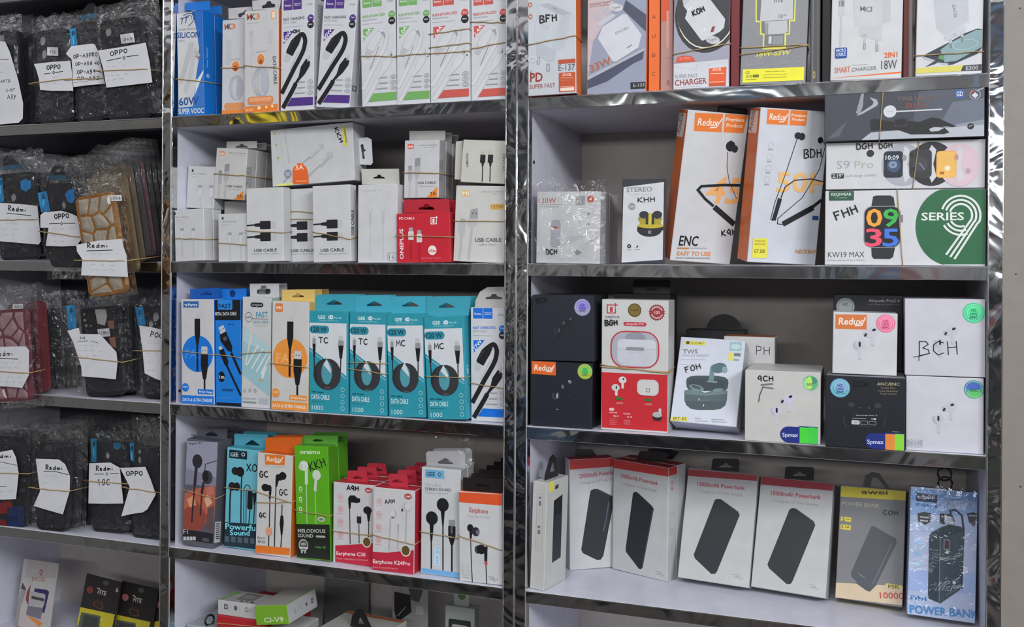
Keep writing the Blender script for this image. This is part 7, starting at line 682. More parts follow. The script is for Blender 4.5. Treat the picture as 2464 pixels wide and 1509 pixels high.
 's9p': [('front_print','F',[('T','#c3c3c6','LAXASFIT',3.9,52.2,25,3.5,1.7,0,0),('T','#8f9aa8','S9',12.6,26.4,16.3,10.5,0.1,0,0),('T','#a4aa9c','Pro',34.5,26.3,22.6,10.1,0.7,0,0),('R','#2a2a2e',6.7,13.8,22.1,20.5,1.4),('T','#ddd','2.19"',8.1,15.2,12.7,4.6,0.7,1,0),('T','#8d8e92','inch large screen',23.9,15.5,36.6,3.5,1,0,0),('E','#26262a',53.1,45,4.5,4.5,0,0),('E','#a9abb4',91.3,29.8,24.8,26.5,0,0),('P','#d6d6d9',[93.4,53.8,99,48.5,96.4,30.6,99.8,14.3,94,7.5,91.4,22.1,91.9,46.1]),('R','#1f2634',69,13.9,91.5,47.1,4.3),('E','#3c4c6a',80.9,29.2,8,8.7,0,0),('E','#7a8aa4',80,30.1,5,4.3,0.3,0),('T','#dfe3ea','10:09',71.1,36.6,15.6,5.5,-0,1,0),('E','#8d8e94',93.1,38.4,2.7,3.6,0,0),('E','#26262a',124.6,30.4,26.1,27.4,0,0),('P','#d6d6d9',[124.3,53.8,129.8,47.7,126.5,30,130.3,14.6,124.9,7,121.9,14.8,123.8,30,121.5,48]),('R','#303236',99,13.3,124.8,48,5),('E','#3d3f44',112,30.3,8.5,9,0,0),('L','#9a9aa0',0.82,[110.3,32,116.8,23.4]),('E','#202124',101.5,41.6,2.6,2.6,0,0),('E','#202124',103.3,23.6,3.3,3.3,0,0),('E','#d3b9c2',155.7,28.5,22.6,26.6,0,0),('P','#d6d6d9',[154.7,53,160.1,47,157.3,29.3,161.3,13.3,155.2,6.6,152.5,17.6,153.2,44.6]),('R','#d9a24a',129.9,12.9,152.8,46,4.2),('R','#dfae5a',131,13.9,151.8,44.8,3.6),('E','#e9e1cf',142.6,24.6,3.2,3.2,0,0),('R','#a5602a',133.8,17,138.8,20.5,0.5),('E','#b98a7a',152.5,37.9,2.6,3.9,0,0),('E','#bfa3ad',165.9,20.8,3.9,3.9,0,0),('R','#8d7a82',165.1,18.7,166.6,22.5,0)]),('pen_marking','F',[('H','#17171b',1.53,'DGH',36.7,50.1,19.7,7.3,3.6),('H','#17171b',1.34,'DGH',63.6,50.3,15.9,6.2,6)])],
 't900': [('front_print','F',[('P','#4c515d',[111.1,58.3,183.9,58.7,183.9,21.2,101.9,11.2]),('P','#636977',[148.5,42.9,183.9,46.1,183.9,19.6,133.2,13.3]),('P','#b3b6c0',[45.1,1.4,55.6,9.6,183.9,15.4,183.9,0.4,45.1,0.4]),('P','#868b99',[133.2,12.5,183.9,20.4,183.9,14.3,111.4,10.5]),('P','#3c3e46',[37.6,32.8,55.3,50.9,50.4,58.7,44.7,58.7,43.2,42.9]),('P','#8d919c',[43.9,58.4,46.9,58.6,45.7,42.8,42.5,32.6,37.5,34.5]),('P','#a3a7b2',[53.7,53.6,61.8,50.6,63.8,46.2,62.7,42.8,44.1,32.5,37.6,31.1,57,44,58.6,47.3]),('P','#54565f',[3.1,2.9,27.8,26.3,18,5.9]),('P','#1b1b20',[53.9,23.4,58.7,27,82.8,21.4,92.4,23.5,111.3,20.2,125.4,25.5,133.1,23.8,153.3,13.4,148.6,12.4,137.8,14.8,145.6,6.1,139.4,4.3,101.9,5.3,86.1,11.8,55.6,12.2]),('P','#b5b7bf',[122.3,11.2,128.5,13.5,140.2,12.2,133.2,8.3,124.7,7.8]),('R','#2c2c33',82,15.1,97.9,25.7,2.6),('R','#15151a',83.6,17.4,95.6,24.2,1.7),('E','#d5d6da',77.5,34.8,7.6,7.6,0,0),('T','#777','charger',74,33.7,7.6,1.7,6.5,0,0),('L','#d5d6da',1.65,[84.3,34.4,137,34.7]),('T','#6d5854','T900 Ultra 2',85.9,47.3,43.3,5.4,-0.2,1,0),('T','#74423e','BIG',96.2,37.8,21.6,6.8,-0.4,1,0),('R','#3b5a9c',151.8,47.6,161.5,57.5,1.3),('T','#d5dcea','GD',153.1,49.7,7.4,5.7,2.3,1,0),('E','#c9cad0',173.8,50.8,6,5.7,0.9,0),('P','#7a3a3c',[168.9,51.9,171.3,55.9,174.1,56.3,173.8,51.6]),('P','#d3d4da',[169.8,50.2,173.8,53.6,177.4,49.8,173.7,46.3]),('L','#c9cad0',0.95,[175.9,55.2,183.4,58.7]),('E','#222228',169.1,12.7,3.7,3.7,0,0),('L','#b9bbc4',0.8,[167.3,12.3,171,14.1])])],
 'rb': [('front_print','F',[('E','#343640',34.8,42.9,4,5.5,0,20),('E','#1d1f28',40,45,6.2,5.5,0,0),('R','#1d1f28',37,26.1,41,45.9,1.5),('R','#6b6d75',37.7,41.8,40.4,48,1.1),('R','#343640',37.7,25.8,41.4,27.3,0),('E','#343640',47.6,57.1,4.4,3.3,0,-30),('E','#1d1f28',55,60.4,8.3,6.2,0,25),('R','#1d1f28',53.5,44.6,57.8,59.3,1.5),('E','#6b6d75',57.2,63.4,2.5,1.6,0,25),('E','#6b6d75',46.5,56.7,1.5,2.5,0,-30),('R','#343640',53.8,43.9,57.8,45,0)]),('front_print','F',[('E','#8d8f96',56.1,65,2,1.5,0,0),('R','#9a9ca2',37,40,39.9,46.3,1),('R','#8d8f96',36.8,24.2,40.7,25.1,0)]),('brand_sticker','F',[('P','#cf5f28',[0.4,90.5,35.9,90.9,36.2,72.1,0.4,72.5]),('T','#eedccf','Redux',4,77.6,28.2,8.5,0.9,1,0.15),('L','#eedccf',1.33,[22.1,76.4,29.7,77.3,33.8,86.7])]),('hologram_sticker','F',[('E','#8fae4a',78.4,79.7,10.8,10.8,0,0),('E','#5cc060',79.5,82.4,8.6,6.5,0,0),('E','#d9b03c',78.4,79.7,9.3,9.3,0.93,0),('E','#d9b03c',78.4,79.7,6.7,6.7,0.9,0),('T','#2a6a30','HZ',75.7,80.9,5.5,2.8,2.9,1,0),('T','#2a6a30','100%',74.7,77.4,7.5,2.3,2.9,1,0),('T','#2a6a30','ANC',73.9,73.6,9.2,3,3,1,0)])],
 'rt': [('front_print','F',[('E','#2c2e36',35.5,41.2,3.6,5,0,20),('E','#1c1e26',40.3,42.9,5.6,5,0,0),('R','#1c1e26',37.6,25.8,40.9,43.9,1.3),('R','#4b4d55',38.3,40,40.6,45.8,1),('R','#2c2e36',37.9,25.5,41.3,27,0),('E','#2c2e36',47.4,53.8,4,3,0,-30),('E','#1c1e26',54.1,56.4,7.6,5.6,0,25),('R','#1c1e26',52.8,42,56.4,55.5,1.3),('E','#4b4d55',56.1,59.1,2.3,1.5,0,25),('E','#4b4d55',46.4,53.4,1.3,2.3,0,-30),('R','#2c2e36',52.8,41.3,56.4,42.5,0)]),('hologram_sticker','F',[('E','#8f8fb0',73.4,75.4,11.8,11.8,0,0),('E','#7f6fc8',74.6,78.3,9.4,7.1,0,0),('E','#b0b8c0',73.4,75.4,10.1,10.1,0.93,0),('E','#b0b8c0',73.4,75.4,7.3,7.3,0.9,0),('T','#3a3a78','HZ',70.4,76.7,6,3,0.7,1,0),('T','#3a3a78','100%',69.3,73,8.1,2.5,0.7,1,0),('T','#3a3a78','ANC',68.3,68.9,10.1,3.2,0.8,1,0)]),('pen_marking','F',[('H','#08080a',1.51,'BCH',6.8,79.5,16.1,7.8,11.1)])],
 'onep': [('front_print','F',[('P','#b9262f',[0.4,79.2,92.4,79.5,92.4,2.8,1.2,2.7]),('R','#b03a3a',6.9,160.7,20.1,173.2,0),('R','#d0d1d4',8.6,162.2,18.5,171.6,0),('P','#d0d1d4',[15.6,174.5,21.3,174.6,21.4,168.2,15.6,168.9]),('T','#b03a3a','1',11.6,163,4.1,7,1.4,1,0),('L','#b03a3a',1.61,[16.1,172.4,22.3,172.5]),('L','#b03a3a',1.61,[19.2,175.3,19.2,169.3]),('T','#55565b','ONEPLUS',4.8,154.2,20.3,3.2,1.5,1,0),('E','#4a3d20',46.2,166.1,9.3,9.3,0,0),('E','#77632c',46.2,166.1,8,8,0,0),('T','#3c3014','Original',40.5,165,11.3,2.5,2.9,1,0),('P','#8d2a30',[86.9,163.9,88.3,162.1,86.4,160.8,87.3,158.6,85,158,85.2,155.6,82.9,155.8,82.3,153.4,80.2,154.3,78.9,152.2,77.1,153.7,75.4,152.1,74.1,154.2,72,153.1,71.3,155.5,69,155.2,69.1,157.6,66.9,158.1,67.7,160.4,65.8,161.5,67.2,163.4,65.7,165.2,67.7,166.5,66.8,168.7,69,169.3,68.9,171.7,71.2,171.5,71.8,173.9,73.9,173,75.2,175.1,77,173.5,78.8,175.2,80,173.1,82.2,174.1,82.8,171.8,85.1,172,85,169.6,87.2,169.2,86.4,166.9,88.3,165.7]),('E','#c9c3c4',77.1,163.6,8.5,8.5,0,0),('E','#9a2f38',77.1,163.6,6.9,6.9,0,0),('R','#9a2f38',67.8,161,86.3,166.3,0),('T','#d9cccd','100',73.3,161.4,7.6,4.4,1.4,1,0),('R','#b03440',30.9,144.4,62.9,149.8,3.2),('T','#e0b9bc','Airpods-Pro',34.5,145.5,24.8,3.2,1.6,1,0),('R','#b02f35',12.8,86.8,80.8,137.5,19.4),('R','#a9abb6',14.8,88.6,78.9,135.7,17.4),('E','#8b8d99',47.6,128.4,14.3,7.3,0,0),('R','#c9cbd4',22.5,90.1,76.7,126,11.3),('R','#d0d2da',22.5,112.9,76.5,126,9.7),('L','#a3a5b0',0.64,[22.6,112,76.5,113.3]),('R','#8a8b92',34.8,110.8,59.8,115.6,1.3),('T','#b0b2ba','airpods',39.7,107.2,16.1,1.9,2.2,0,0),('E','#dcd8d8',30.3,69.8,5.5,4.8,0,0),('R','#dcd8d8',28.7,58,32.3,69.8,1.3),('E','#333',31.6,71,1.4,1.4,0,0),('E','#d3cfcf',20.6,59,5.8,4.8,0,0),('R','#dcd8d8',19.8,47.7,23.5,58.2,1.3),('E','#333',21.7,59.1,1,2.3,0,0),('R','#c9c6c6',50.5,50.2,80.5,71.9,7.3),('R','#d5d3d3',51.6,51.3,79.4,71,6.7),('R','#8a8488',62.9,54.8,68.7,60.3,0.5),('R','#d5d3d3',64,55.8,67.4,59.3,0),('R','#2f6a35',21,42,30.5,45.7,1),('R','#2f6a35',61.4,42.6,70.1,46.2,1),('T','#e2a3a6','100%',21.6,36.1,9.9,3.2,2.2,0,0),('T','#e2a3a6','100%',61.5,36.8,9.9,3.2,1.4,0,0),('R','#dcb3b4',11.8,26.7,18.9,30.6,1.3),('T','#e6c3c4','400mAh',11.9,23.1,11.4,2.2,1.7,1,0),('T','#e6c3c4','4H',16.8,18.6,8.2,2.2,1.2,1,0),('T','#e6c3c4','45mAh',31.5,22.7,9.9,2.2,1.5,1,0),('T','#e6c3c4','5.0',37.2,18.6,7.1,2.2,0.9,1,0),('L','#d68a8d',0.65,[12.4,15.5,22.6,15.8]),('L','#d68a8d',0.65,[12.5,13.1,22.6,13.4]),('L','#d68a8d',0.65,[12.5,10.7,22.6,11]),('L','#d68a8d',0.65,[12.5,8.3,22.6,8.6]),('L','#d68a8d',0.64,[32.3,14.8,41.7,15]),('L','#d68a8d',0.64,[32.4,12.3,41.8,12.5]),('L','#d68a8d',0.64,[32.4,9.7,41.8,10]),('R','#2a2426',72.8,17.1,85.2,24.6,3.5),('E','#b5b3b5',78.8,25,6.6,3.8,0,0),('R','#d0cecf',80.6,26.9,84.3,33.7,1.3)]),('pen_marking','F',[('H','#17171b',1.78,'BGH',5.2,143.8,18,7.3,4.2)])],
 'tws': [('front_print','F',[('R','#c9c04a',6.1,110.9,35.7,116.4,0.7),('E','#3a3a28',10.9,113.5,2.4,2.4,0,0),('T','#8a8432','XOOMO',14.9,111.3,18.2,3.2,4.9,1,0),('T','#6a6d78','TWS',5.5,97.1,20.8,6.4,4,1,0),('T','#8d909b','WIRELESS HEADSET',4.9,92.7,37.7,3.2,4,0,0),('L','#b9bbc4',0.87,[4.1,88.2,37.7,90.5]),('L','#b9bbc4',0.86,[4.9,81.2,26.8,82.6]),('P','#8fb0b4',[68.8,118.3,84.7,119.7,85.6,106.8,69.6,105.7]),('E','#b5d0cc',77.4,111.9,6.8,3.7,0,0),('P','#cfc66a',[68.3,102.5,76.2,103,76,91.6,69.1,91.7]),('R','#6a6d78',76.2,98.4,85.2,102.7,0),('R','#8d909b',76.1,92,83.8,94.3,0),('P','#36464c',[15.4,56.6,15.8,61.5,19.7,64.8,28.7,66.7,56.7,68.5,66.7,67.6,71.7,64.2,73,59.5,72.5,51.8,68.8,48,21.3,44.1,16.9,49.8]),('P','#2c3a40',[18.4,56.8,22.6,61,40.7,63.5,62.2,64.1,69.4,60.6,68.3,53.1,63.9,47.6,24.6,44.3]),('P','#46585d',[14.6,44,25.9,47.9,43,43.3,62,50,72.7,48.4,73.3,35.7,71.9,28,66.6,23,57.1,20.4,36,18.5,25.9,19.6,19.4,24.2,16.2,30.7]),('P','#5f7478',[15.7,43.1,26,47,43.2,42.3,62.1,49,71.8,47.4,71.8,44,43.5,39.1,16.2,39.3]),('P','#3a4b50',[17.4,29.1,72.6,33.9,71.3,27.9,66.2,23.6,57,21.1,35.9,19.2,26.2,20.3,20,24.2]),('E','#6c8084',30.7,49.5,10.4,4,0,-12),('E','#39494e',30,50.1,7.1,2.2,0,-12),('E','#6c8084',59.8,48.5,7.3,2.3,0,12),('R','#7b9094',43.6,58.6,57.8,60.6,1),('P','#5f7f84',[46,60.8,46.2,81.6,51.6,85.5,52.9,61.3]),('E','#48656b',58,79.9,10.4,7.1,0,15),('E','#7a9599',66,77.9,3.7,4.7,0,20),('P','#cdd8dc',[35,34.1,36.7,35.1,36.2,30.8]),('T','#6f8488','XOOMO',38.2,30.9,13.6,2.4,6.4,0,0),('E','#c0d0d0',43.1,25.4,0.8,1.7,0,0),('P','#cfc75a',[0.9,5.8,24.4,7.6,24.4,1.7,0.4,0.4]),('T','#55521c','IRT-01',4.5,1.7,17.2,4.4,4.3,1,0),('L','#a9abb4',1.16,[33.7,6.8,41.4,7.2]),('L','#a9abb4',0.83,[34.1,3.5,51.6,4.3]),('L','#a9abb4',1.15,[56.1,7.2,73,8.5]),('L','#a9abb4',0.82,[56.5,4.3,76.5,5.5])]),('pen_marking','F',[('H','#17171b',1.37,'FOH',13.2,69.5,22.3,8.1,20.2)])],
 'gch': [('front_print','F',[('E','#b5b2c4',36.4,39.3,3.9,5.3,0,20),('E','#c9c6d8',41.2,41.4,6,5.3,0,0),('R','#c9c6d8',38.4,22.4,42,42.3,1.4),('R','#1d1d24',39.1,38.2,41.6,44.5,1.1),('R','#b5b2c4',38.9,22,42.4,23.6,0),('E','#b5b2c4',48.5,53.7,4.2,3.2,0,-30),('E','#c9c6d8',55.4,56.9,8.1,6,0,25),('R','#c9c6d8',54,40.9,57.9,55.7,1.4),('E','#1d1d24',57.5,59.9,2.5,1.6,0,25),('E','#1d1d24',47.4,53.2,1.4,2.5,0,-30),('R','#b5b2c4',54.1,40.2,57.9,41.4,0)]),('pen_marking','F',[('H','#17171b',1.4,'QCH',15.9,78.1,20.4,6.9,1.7),('L','#55555a',1.4,[23.3,71.7,18.8,59.7,17.6,51]),('L','#6a6a70',2.18,[20.2,73.1,35.5,75.4]),('L','#6a6a70',1.86,[21.8,70.8,36.3,69.2])]),('hologram_sticker','F',[('E','#5fae7c',82.1,78.6,9.4,9.4,0,0),('E','#8fd08a',79.1,77.4,6.1,7.6,0,0),('E','#49886e',85.1,81.6,5.2,4.5,0,0),('E','#b5d860',80.9,78.6,3.3,8.2,0,0),('T','#22603f','ANC',77.4,74.7,8,4,2.7,1,0)]),('security_sticker','F',[('R','#1d2c78',44.9,0.7,91.4,21.4,11.1),('R','#1d2c78',68.3,0.7,91.4,22.8,0),('R','#48c83c',69,1,91.2,21.3,0.6),('R','#3fbf46',80.2,1,91.2,22,0.6),('T','#c9cfe6','Spmax',47.7,7.8,19.6,5.3,2.7,1,0)])],
 'cch': [('front_print','F',[('T','#a39a72','ANC/ENC',61.1,79.7,26.5,3.8,2,1,0),('T','#8a8262','Double Dual',66,75.9,16.4,2.2,1.6,0,0),('T','#8a8262','Noise Reduction',63,71.9,22.3,2.2,2,0,0),('T','#8a8262','Touch Control',65,68.5,18.9,2.2,1.9,0,0),('E','#33363e',31,54.1,4,3.1,0,0),('E','#33363e',62.4,54.5,4,3.1,0,0),('E','#55585e',40.9,50.8,1.1,0.8,0,0),('E','#55585e',52,51.1,1.1,0.8,0,0),('L','#34373f',1.25,[21.7,39.2,22.8,29.7,25.9,25.1]),('L','#34373f',1.22,[71.4,40.5,70.2,32.5,68.2,27.7]),('T','#c9cacd','Airpods Pro 2',36.3,40.4,25.4,1.4,2.5,1,0),('L','#777a80',0.93,[32.3,37,48.8,37.6]),('R','#cfd0d4',31.4,29.5,40.9,34.7,1.2),('T','#333','ANC',33.8,31,4.8,1.9,3.4,1,0),('R','#8d8f94',41.9,29.8,50.6,34.7,1.2),('R','#1c1f26',42.5,30.4,50,34.1,0.9),('R','#8d8f94',51.8,29.8,60.5,34.9,1.2),('R','#1c1f26',52.4,30.4,59.9,34.3,0.9),('R','#77706a',54.3,36.4,60.7,38.7,1.2),('E','#ddd',59.2,37.6,1.1,1.1,0,0),('L','#44474e',0.77,[40.2,27.9,52.1,28.3]),('L','#5c6068',1.37,[78.8,23.2,87.6,23.2])]),('hologram_sticker','F',[('E','#5f93b4',17.5,74.5,12.1,12.1,0,0),('E','#7f9cc8',18.7,77.7,9.7,7.3,0,0),('E','#78d0c0',17.5,74.5,10.4,10.4,0.93,0),('E','#78d0c0',17.5,74.5,7.5,7.5,0.9,0),('T','#24486a','HZ',14.6,75.9,5.9,3.2,2.7,1,0),('T','#24486a','100%',13.5,71.8,8.1,2.7,2.8,1,0),('T','#24486a','ANC',12.6,67.3,10,3.5,2.8,1,0)]),('pen_marking','F',[('H','#0a0a0c',1.39,'CCH',33.1,77.3,18,7,-0.8)]),('security_sticker','F',[('R','#1d2c78',47.4,0.4,93.3,20.1,11.1),('R','#1d2c78',70.4,0.4,93.3,21.5,0),('R','#d9823c',71.2,0.4,93,20,0.6),('R','#7fc83c',82.2,0.4,93,20.7,0.6),('T','#c9cfe6','Spmax',50.2,6.3,19.3,5.4,2.9,1,0)]),('top_print','F',[('P','#9b9ca0',[1.1,89.6,93.8,89.6,93.9,89.4,0.4,89.6])])],
 'bot': [('front_print','F',[('E','#b3b2bd',33.6,39.2,3.6,5,0,20),('E','#c6c5d0',38.1,41.2,5.6,4.9,0,0),('R','#c6c5d0',35.5,23,38.8,42.1,1.3),('R','#26262c',36.1,38.1,38.4,44.2,1),('R','#b3b2bd',35.9,22.7,39.1,24.2,0),('E','#b3b2bd',44.6,52.8,3.9,3,0,-30),('E','#c6c5d0',50.9,55.9,7.5,5.6,0,25),('R','#c6c5d0',49.7,40.6,53.2,54.8,1.3),('E','#26262c',52.8,58.7,2.3,1.5,0,25),('E','#26262c',43.7,52.5,1.3,2.3,0,-30),('R','#b3b2bd',49.7,40,53.2,41.1,0)]),('hologram_sticker','F',[('E','#4f8f98',77,78.8,11.2,11.2,0,0),('E','#4a62b0',75.9,82.6,8.8,5,0,0),('E','#5fb86c',77.6,73.4,8.5,5,0,0),('E','#8fd0a8',77,78.8,9.7,9.7,0.94,0),('T','#245a3a','ANC',72.4,75.5,9.2,4,2.7,1,0)]),('silver_sticker','F',[('R','#a9aab4',1.7,4.6,19.3,13.9,0),('P','#d3d4dc',[10.5,9.2,1.7,13.9,4.1,14]),('P','#d3d4dc',[10.5,9.2,6.7,14.2,9,14.3]),('P','#d3d4dc',[10.5,9.2,11.7,14.5,14,14.6]),('P','#d3d4dc',[10.5,9.2,16.6,14.8,18.9,15]),('P','#d3d4dc',[10.5,9.2,1.8,3.5,4.1,3.6]),('P','#d3d4dc',[10.5,9.2,6.7,3.8,9.1,4]),('P','#d3d4dc',[10.5,9.2,11.7,4.1,14,4.3]),('P','#d3d4dc',[10.5,9.2,16.6,4.5,19,4.6])])],
 'rw': [('brand_sticker','F',[('P','#c8703a',[2.7,75.1,40.3,75.9,40.4,57,2.7,56.6]),('T','#efe2d6','Redux',6.4,62.3,30,9,1.4,1,0.15),('L','#efe2d6',1.41,[26.6,61.4,34.5,62.3,38.8,72.4])]),('front_print','F',[('E','#b5b4be',28.4,36.1,4,5.4,0,20),('E','#c9c8d2',33.3,38.2,6.1,5.4,0,0),('R','#c9c8d2',30.5,18.7,34.3,39.2,1.4),('R','#26262c',31.1,34.9,33.7,41.4,1.1),('R','#b5b4be',31.1,18.3,34.6,20,0),('E','#b5b4be',40.4,50.6,4.3,3.2,0,-30),('E','#c9c8d2',47.3,53.8,8.2,6.1,0,25),('R','#c9c8d2',45.9,37.4,49.9,52.7,1.4),('E','#26262c',49.3,56.9,2.5,1.6,0,25),('E','#26262c',39.3,50.2,1.4,2.5,0,-30),('R','#b5b4be',46.1,36.7,50,38,0)]),('hologram_sticker','F',[('E','#d9688f',63,65.5,11.4,11.4,0,0),('E','#e0789a',64,68.5,9.1,6.8,0,0),('E','#eaa8bc',63,65.5,9.8,9.8,0.93,0),('E','#eaa8bc',63,65.5,7.1,7.1,0.9,0),('T','#a82a5a','HZ',60.2,66.8,5.5,3.1,2,1,0),('T','#a82a5a','100%',59.3,63,7.5,2.6,2,1,0),('T','#a82a5a','ANC',58.4,58.8,9.3,3.3,2.1,1,0)])],
 'bch': [('front_print','F',[('E','#b1b0bb',36.9,39.7,3.6,5,0,20),('E','#c4c3ce',41.3,41.5,5.6,4.9,0,0),('R','#c4c3ce',38.8,23.3,41.9,42.5,1.3),('R','#26262c',39.4,38.4,41.6,44.5,1),('R','#b1b0bb',39.1,23,42.3,24.6,0),('E','#b1b0bb',48,53,3.9,3,0,-30),('E','#c4c3ce',54.2,55.9,7.5,5.6,0,25),('R','#c4c3ce',53,40.5,56.4,54.8,1.3),('E','#26262c',56.1,58.6,2.3,1.5,0,25),('E','#26262c',47,52.6,1.3,2.3,0,-30),('R','#b1b0bb',53,39.8,56.4,41.1,0)]),('hologram_sticker','F',[('E','#3fbf8c',78.3,78.5,12.4,12.4,0,0),('E','#4fd08f',79.5,81.8,9.9,7.4,0,0),('E','#8ae0b4',78.3,78.5,10.6,10.6,0.93,0),('E','#8ae0b4',78.3,78.5,7.7,7.7,0.9,0),('T','#1a6a48','HZ',75.4,80,5.9,3.4,0.9,1,0),('T','#1a6a48','100%',74.3,75.9,8,2.9,0.9,1,0),('T','#1a6a48','ANC',73.3,71.2,9.9,3.6,1,1,0)]),('pen_marking','F',[('H','#17171b',1.06,'BCH',16.6,25.1,45.3,17.2,2.7),('L','#17171b',0.76,[9.7,22.5,21.7,25.2]),('L','#17171b',0.76,[16.6,25.1,16.3,18])])],
 'nar': [('front_print','F',[('L','#a9aaad',0.75,[7.8,135.5,16.3,135.1]),('L','#a9aaad',0.75,[16.3,135.1,17.1,55.8]),('L','#a9aaad',0.75,[17.1,55.8,7.1,54.9]),('L','#a9aaad',0.76,[7.1,54.9,7.8,135.5]),('R','#6a6b70',10.4,128.6,13.7,131.6,0),('R','#6a6b70',10.6,119,14.1,125.5,0),('R','#6a6b70',9.8,87.2,13.6,90.7,0),('R','#6a6b70',10,78.5,13.9,84.8,0),('L','#b5b6b9',0.56,[12.5,117,12.5,96.1]),('L','#b5b6b9',0.57,[11.1,76.6,10.6,57.3])]),('side_print','R',[('P','#d3cf4a',[6.2,151.5,20.4,151.9,19.5,138.5,6.1,137.5]),('P','#333',[23.4,143.9,33.4,145.6,33.1,139.4,23.7,138.9]),('P','#2a2b30',[21.1,123.2,46.3,127.8,46.2,36.7,21,34.7]),('P','#17181c',[21.1,123.2,45.6,127.3,45.8,101.3,21.1,101.7])])],
 'pb2': [('front_print','F',[('P','#b53a38',[0.8,165.7,69.9,165.7,69.9,152.6,0.7,151.3]),('T','#a84a58','20000mAh Powerbank',16.1,137.4,60.9,6.8,3.5,1,0),('T','#85868b','1 Charge for 3.9 Times Charging',18,128,61,4.1,4.3,0,0),('P','#2b2c31',[33.6,118.4,39.4,120.3,45.3,119.6,67.8,107.9,67.7,87.3,53,18.1,48.7,12.8,42.8,12.7,20.4,24.8,18.1,30,31.6,110.1]),('L','#55566a',1.73,[61.9,98.9,57.8,73,53.2,54.6]),('L','#4a4b50',0.96,[41.4,118.8,66.9,107.6])])],
 'pb1': [('front_print','F',[('P','#b53a38',[0.4,164.9,94.9,164.7,94.9,152.7,0.4,152.1]),('T','#a84a58','10000mAh Powerbank',13.9,139.7,64.3,6.1,-1.9,1,0),('T','#85868b','1 Charge for 1.6 Times Charging',17.8,129.2,57.8,3.8,-1.6,0,0),('P','#2b2c31',[35.3,119,38.1,122,42.4,122.3,68.1,106.1,71.4,102.1,53.7,12.4,51.1,9.7,47.3,9.3,24.7,29.6,23.6,33.9]),('L','#45465c',1.18,[69.7,100.9,52.6,12.2]),('T','#8d8e92','itel',78,7.5,8.3,3.7,4.6,0,0.3),('L','#8d8e92',0.59,[75,11.2,82.1,12.7,86.2,11.4]),('L','#8d8e92',0.59,[84.2,5.9,88.3,7.9,90.4,10.8])]),('side_print','R',[('P','#b53a38',[0.4,164.9,23.6,164.9,23.6,153.4,0.4,153.1]),('E','#b55a5a',10.5,138.4,3.6,6.9,0.65,0),('E','#a9aaad',10.1,96.1,2.5,4.3,0.7,0),('E','#a9aaad',10.7,70.8,2.5,4.3,0.7,0),('E','#a9aaad',11.3,49.1,2.5,4.4,0.7,0)])],
 'pb15a': [('front_print','F',[('P','#98383f',[0.5,155.1,101.9,155.9,101.9,148.3,0.4,144.9]),('T','#a84a58','15000mAh Powerbank',15.9,132.1,69.8,6,1.3,1,0),('T','#85868b','1 Charge for 2.3 Times Charging',19.6,123.1,63,3.5,1.2,0,0),('P','#2b2c31',[43.4,114.2,46.3,116.5,52.2,116.8,78.7,102,81.4,97.6,56.3,16.2,54,12.4,48.4,11.3,22.7,29.4,20.5,34.3]),('L','#4a4b52',0.89,[52.3,116.5,79.3,101.4]),('T','#8d8e92','itel',82.3,11.1,7.7,3.7,0,0,0.3),('L','#8d8e92',0.51,[79.2,15.1,85.7,16,89.7,14.4]),('L','#8d8e92',0.51,[88.2,9,91.9,10.7,93.6,13.5])])],
 'pb15b': [('front_print','F',[('P','#98383f',[0.8,153.4,100.6,153.7,100.6,144.5,0.7,141.7]),('T','#a84a58','15000mAh Powerbank',16.3,128.8,69.2,6.2,1.7,1,0),('T','#85868b','1 Charge for 2.3 Times Charging',20.3,119.8,61.8,3.4,1.6,0,0),('P','#2b2c31',[43.8,111.6,47,113.9,52.1,114.2,77.8,99.8,80.7,95.1,56,15.7,53.8,11.8,48.6,10.6,22.8,28.1,20.1,32.8]),('L','#4a4b52',0.85,[52.2,113.9,78.3,99.3]),('T','#8d8e92','itel',80.4,10.6,7.2,3.6,0.5,0,0.3),('L','#8d8e92',0.49,[77.6,14.4,83.7,15.4,87.4,13.8]),('L','#8d8e92',0.49,[86,8.6,89.5,10.2,91.1,12.9])])],
 'awei': [('front_print','F',[('P','#c9bb35',[0.4,149.2,84.7,151.5,84.7,139,0.4,134.8]),('T','#2a2814','awei',27.8,141.8,34.1,6,4.2,1,0),('T','#b5b3a0','POWER BANK',3.1,123.4,49.5,5.7,2.3,0,0),('R','#cfc04a',2.3,102.1,16,108.2,0.7),('T','#55501c','2',4.6,102.3,3.3,4.6,7,1,0),('L','#7a742c',0.82,[8.8,105.2,14.8,105.6]),('R','#cfc04a',2.5,91.1,16,97.7,0.7),('T','#55501c','2.1A',3.7,92.9,11,3.6,3.7,1,0),('P','#4d4f56',[42.1,99,45.2,100.7,74,87.6,75.4,82.1,51.4,24.2,44,14.3,39.2,15.2,19.9,30.1,19,35.6]),('L','#6a6c74',1.27,[69.6,81.3,46,21.8]),('L','#8d8f96',0.8,[28.9,35.4,37.8,31]),('P','#c9b59a',[0.4,19.9,84.7,27.3,84.7,3.1,0.4,0.4]),('P','#4d4f56',[24.6,23.5,52.9,25.2,44,14.3,39.2,15.2]),('R','#cfc070',62.9,23.8,84.7,28.3,3.5),('T','#55501c','P5K',67,22.4,14.2,4.7,5.9,1,0),('T','#b04a4a','10000',57,7.9,29.8,8.2,6.5,1,0)]),('pen_marking','F',[('H','#17171b',0.97,'COH',56.4,117.2,20,5.9,3.1)])],
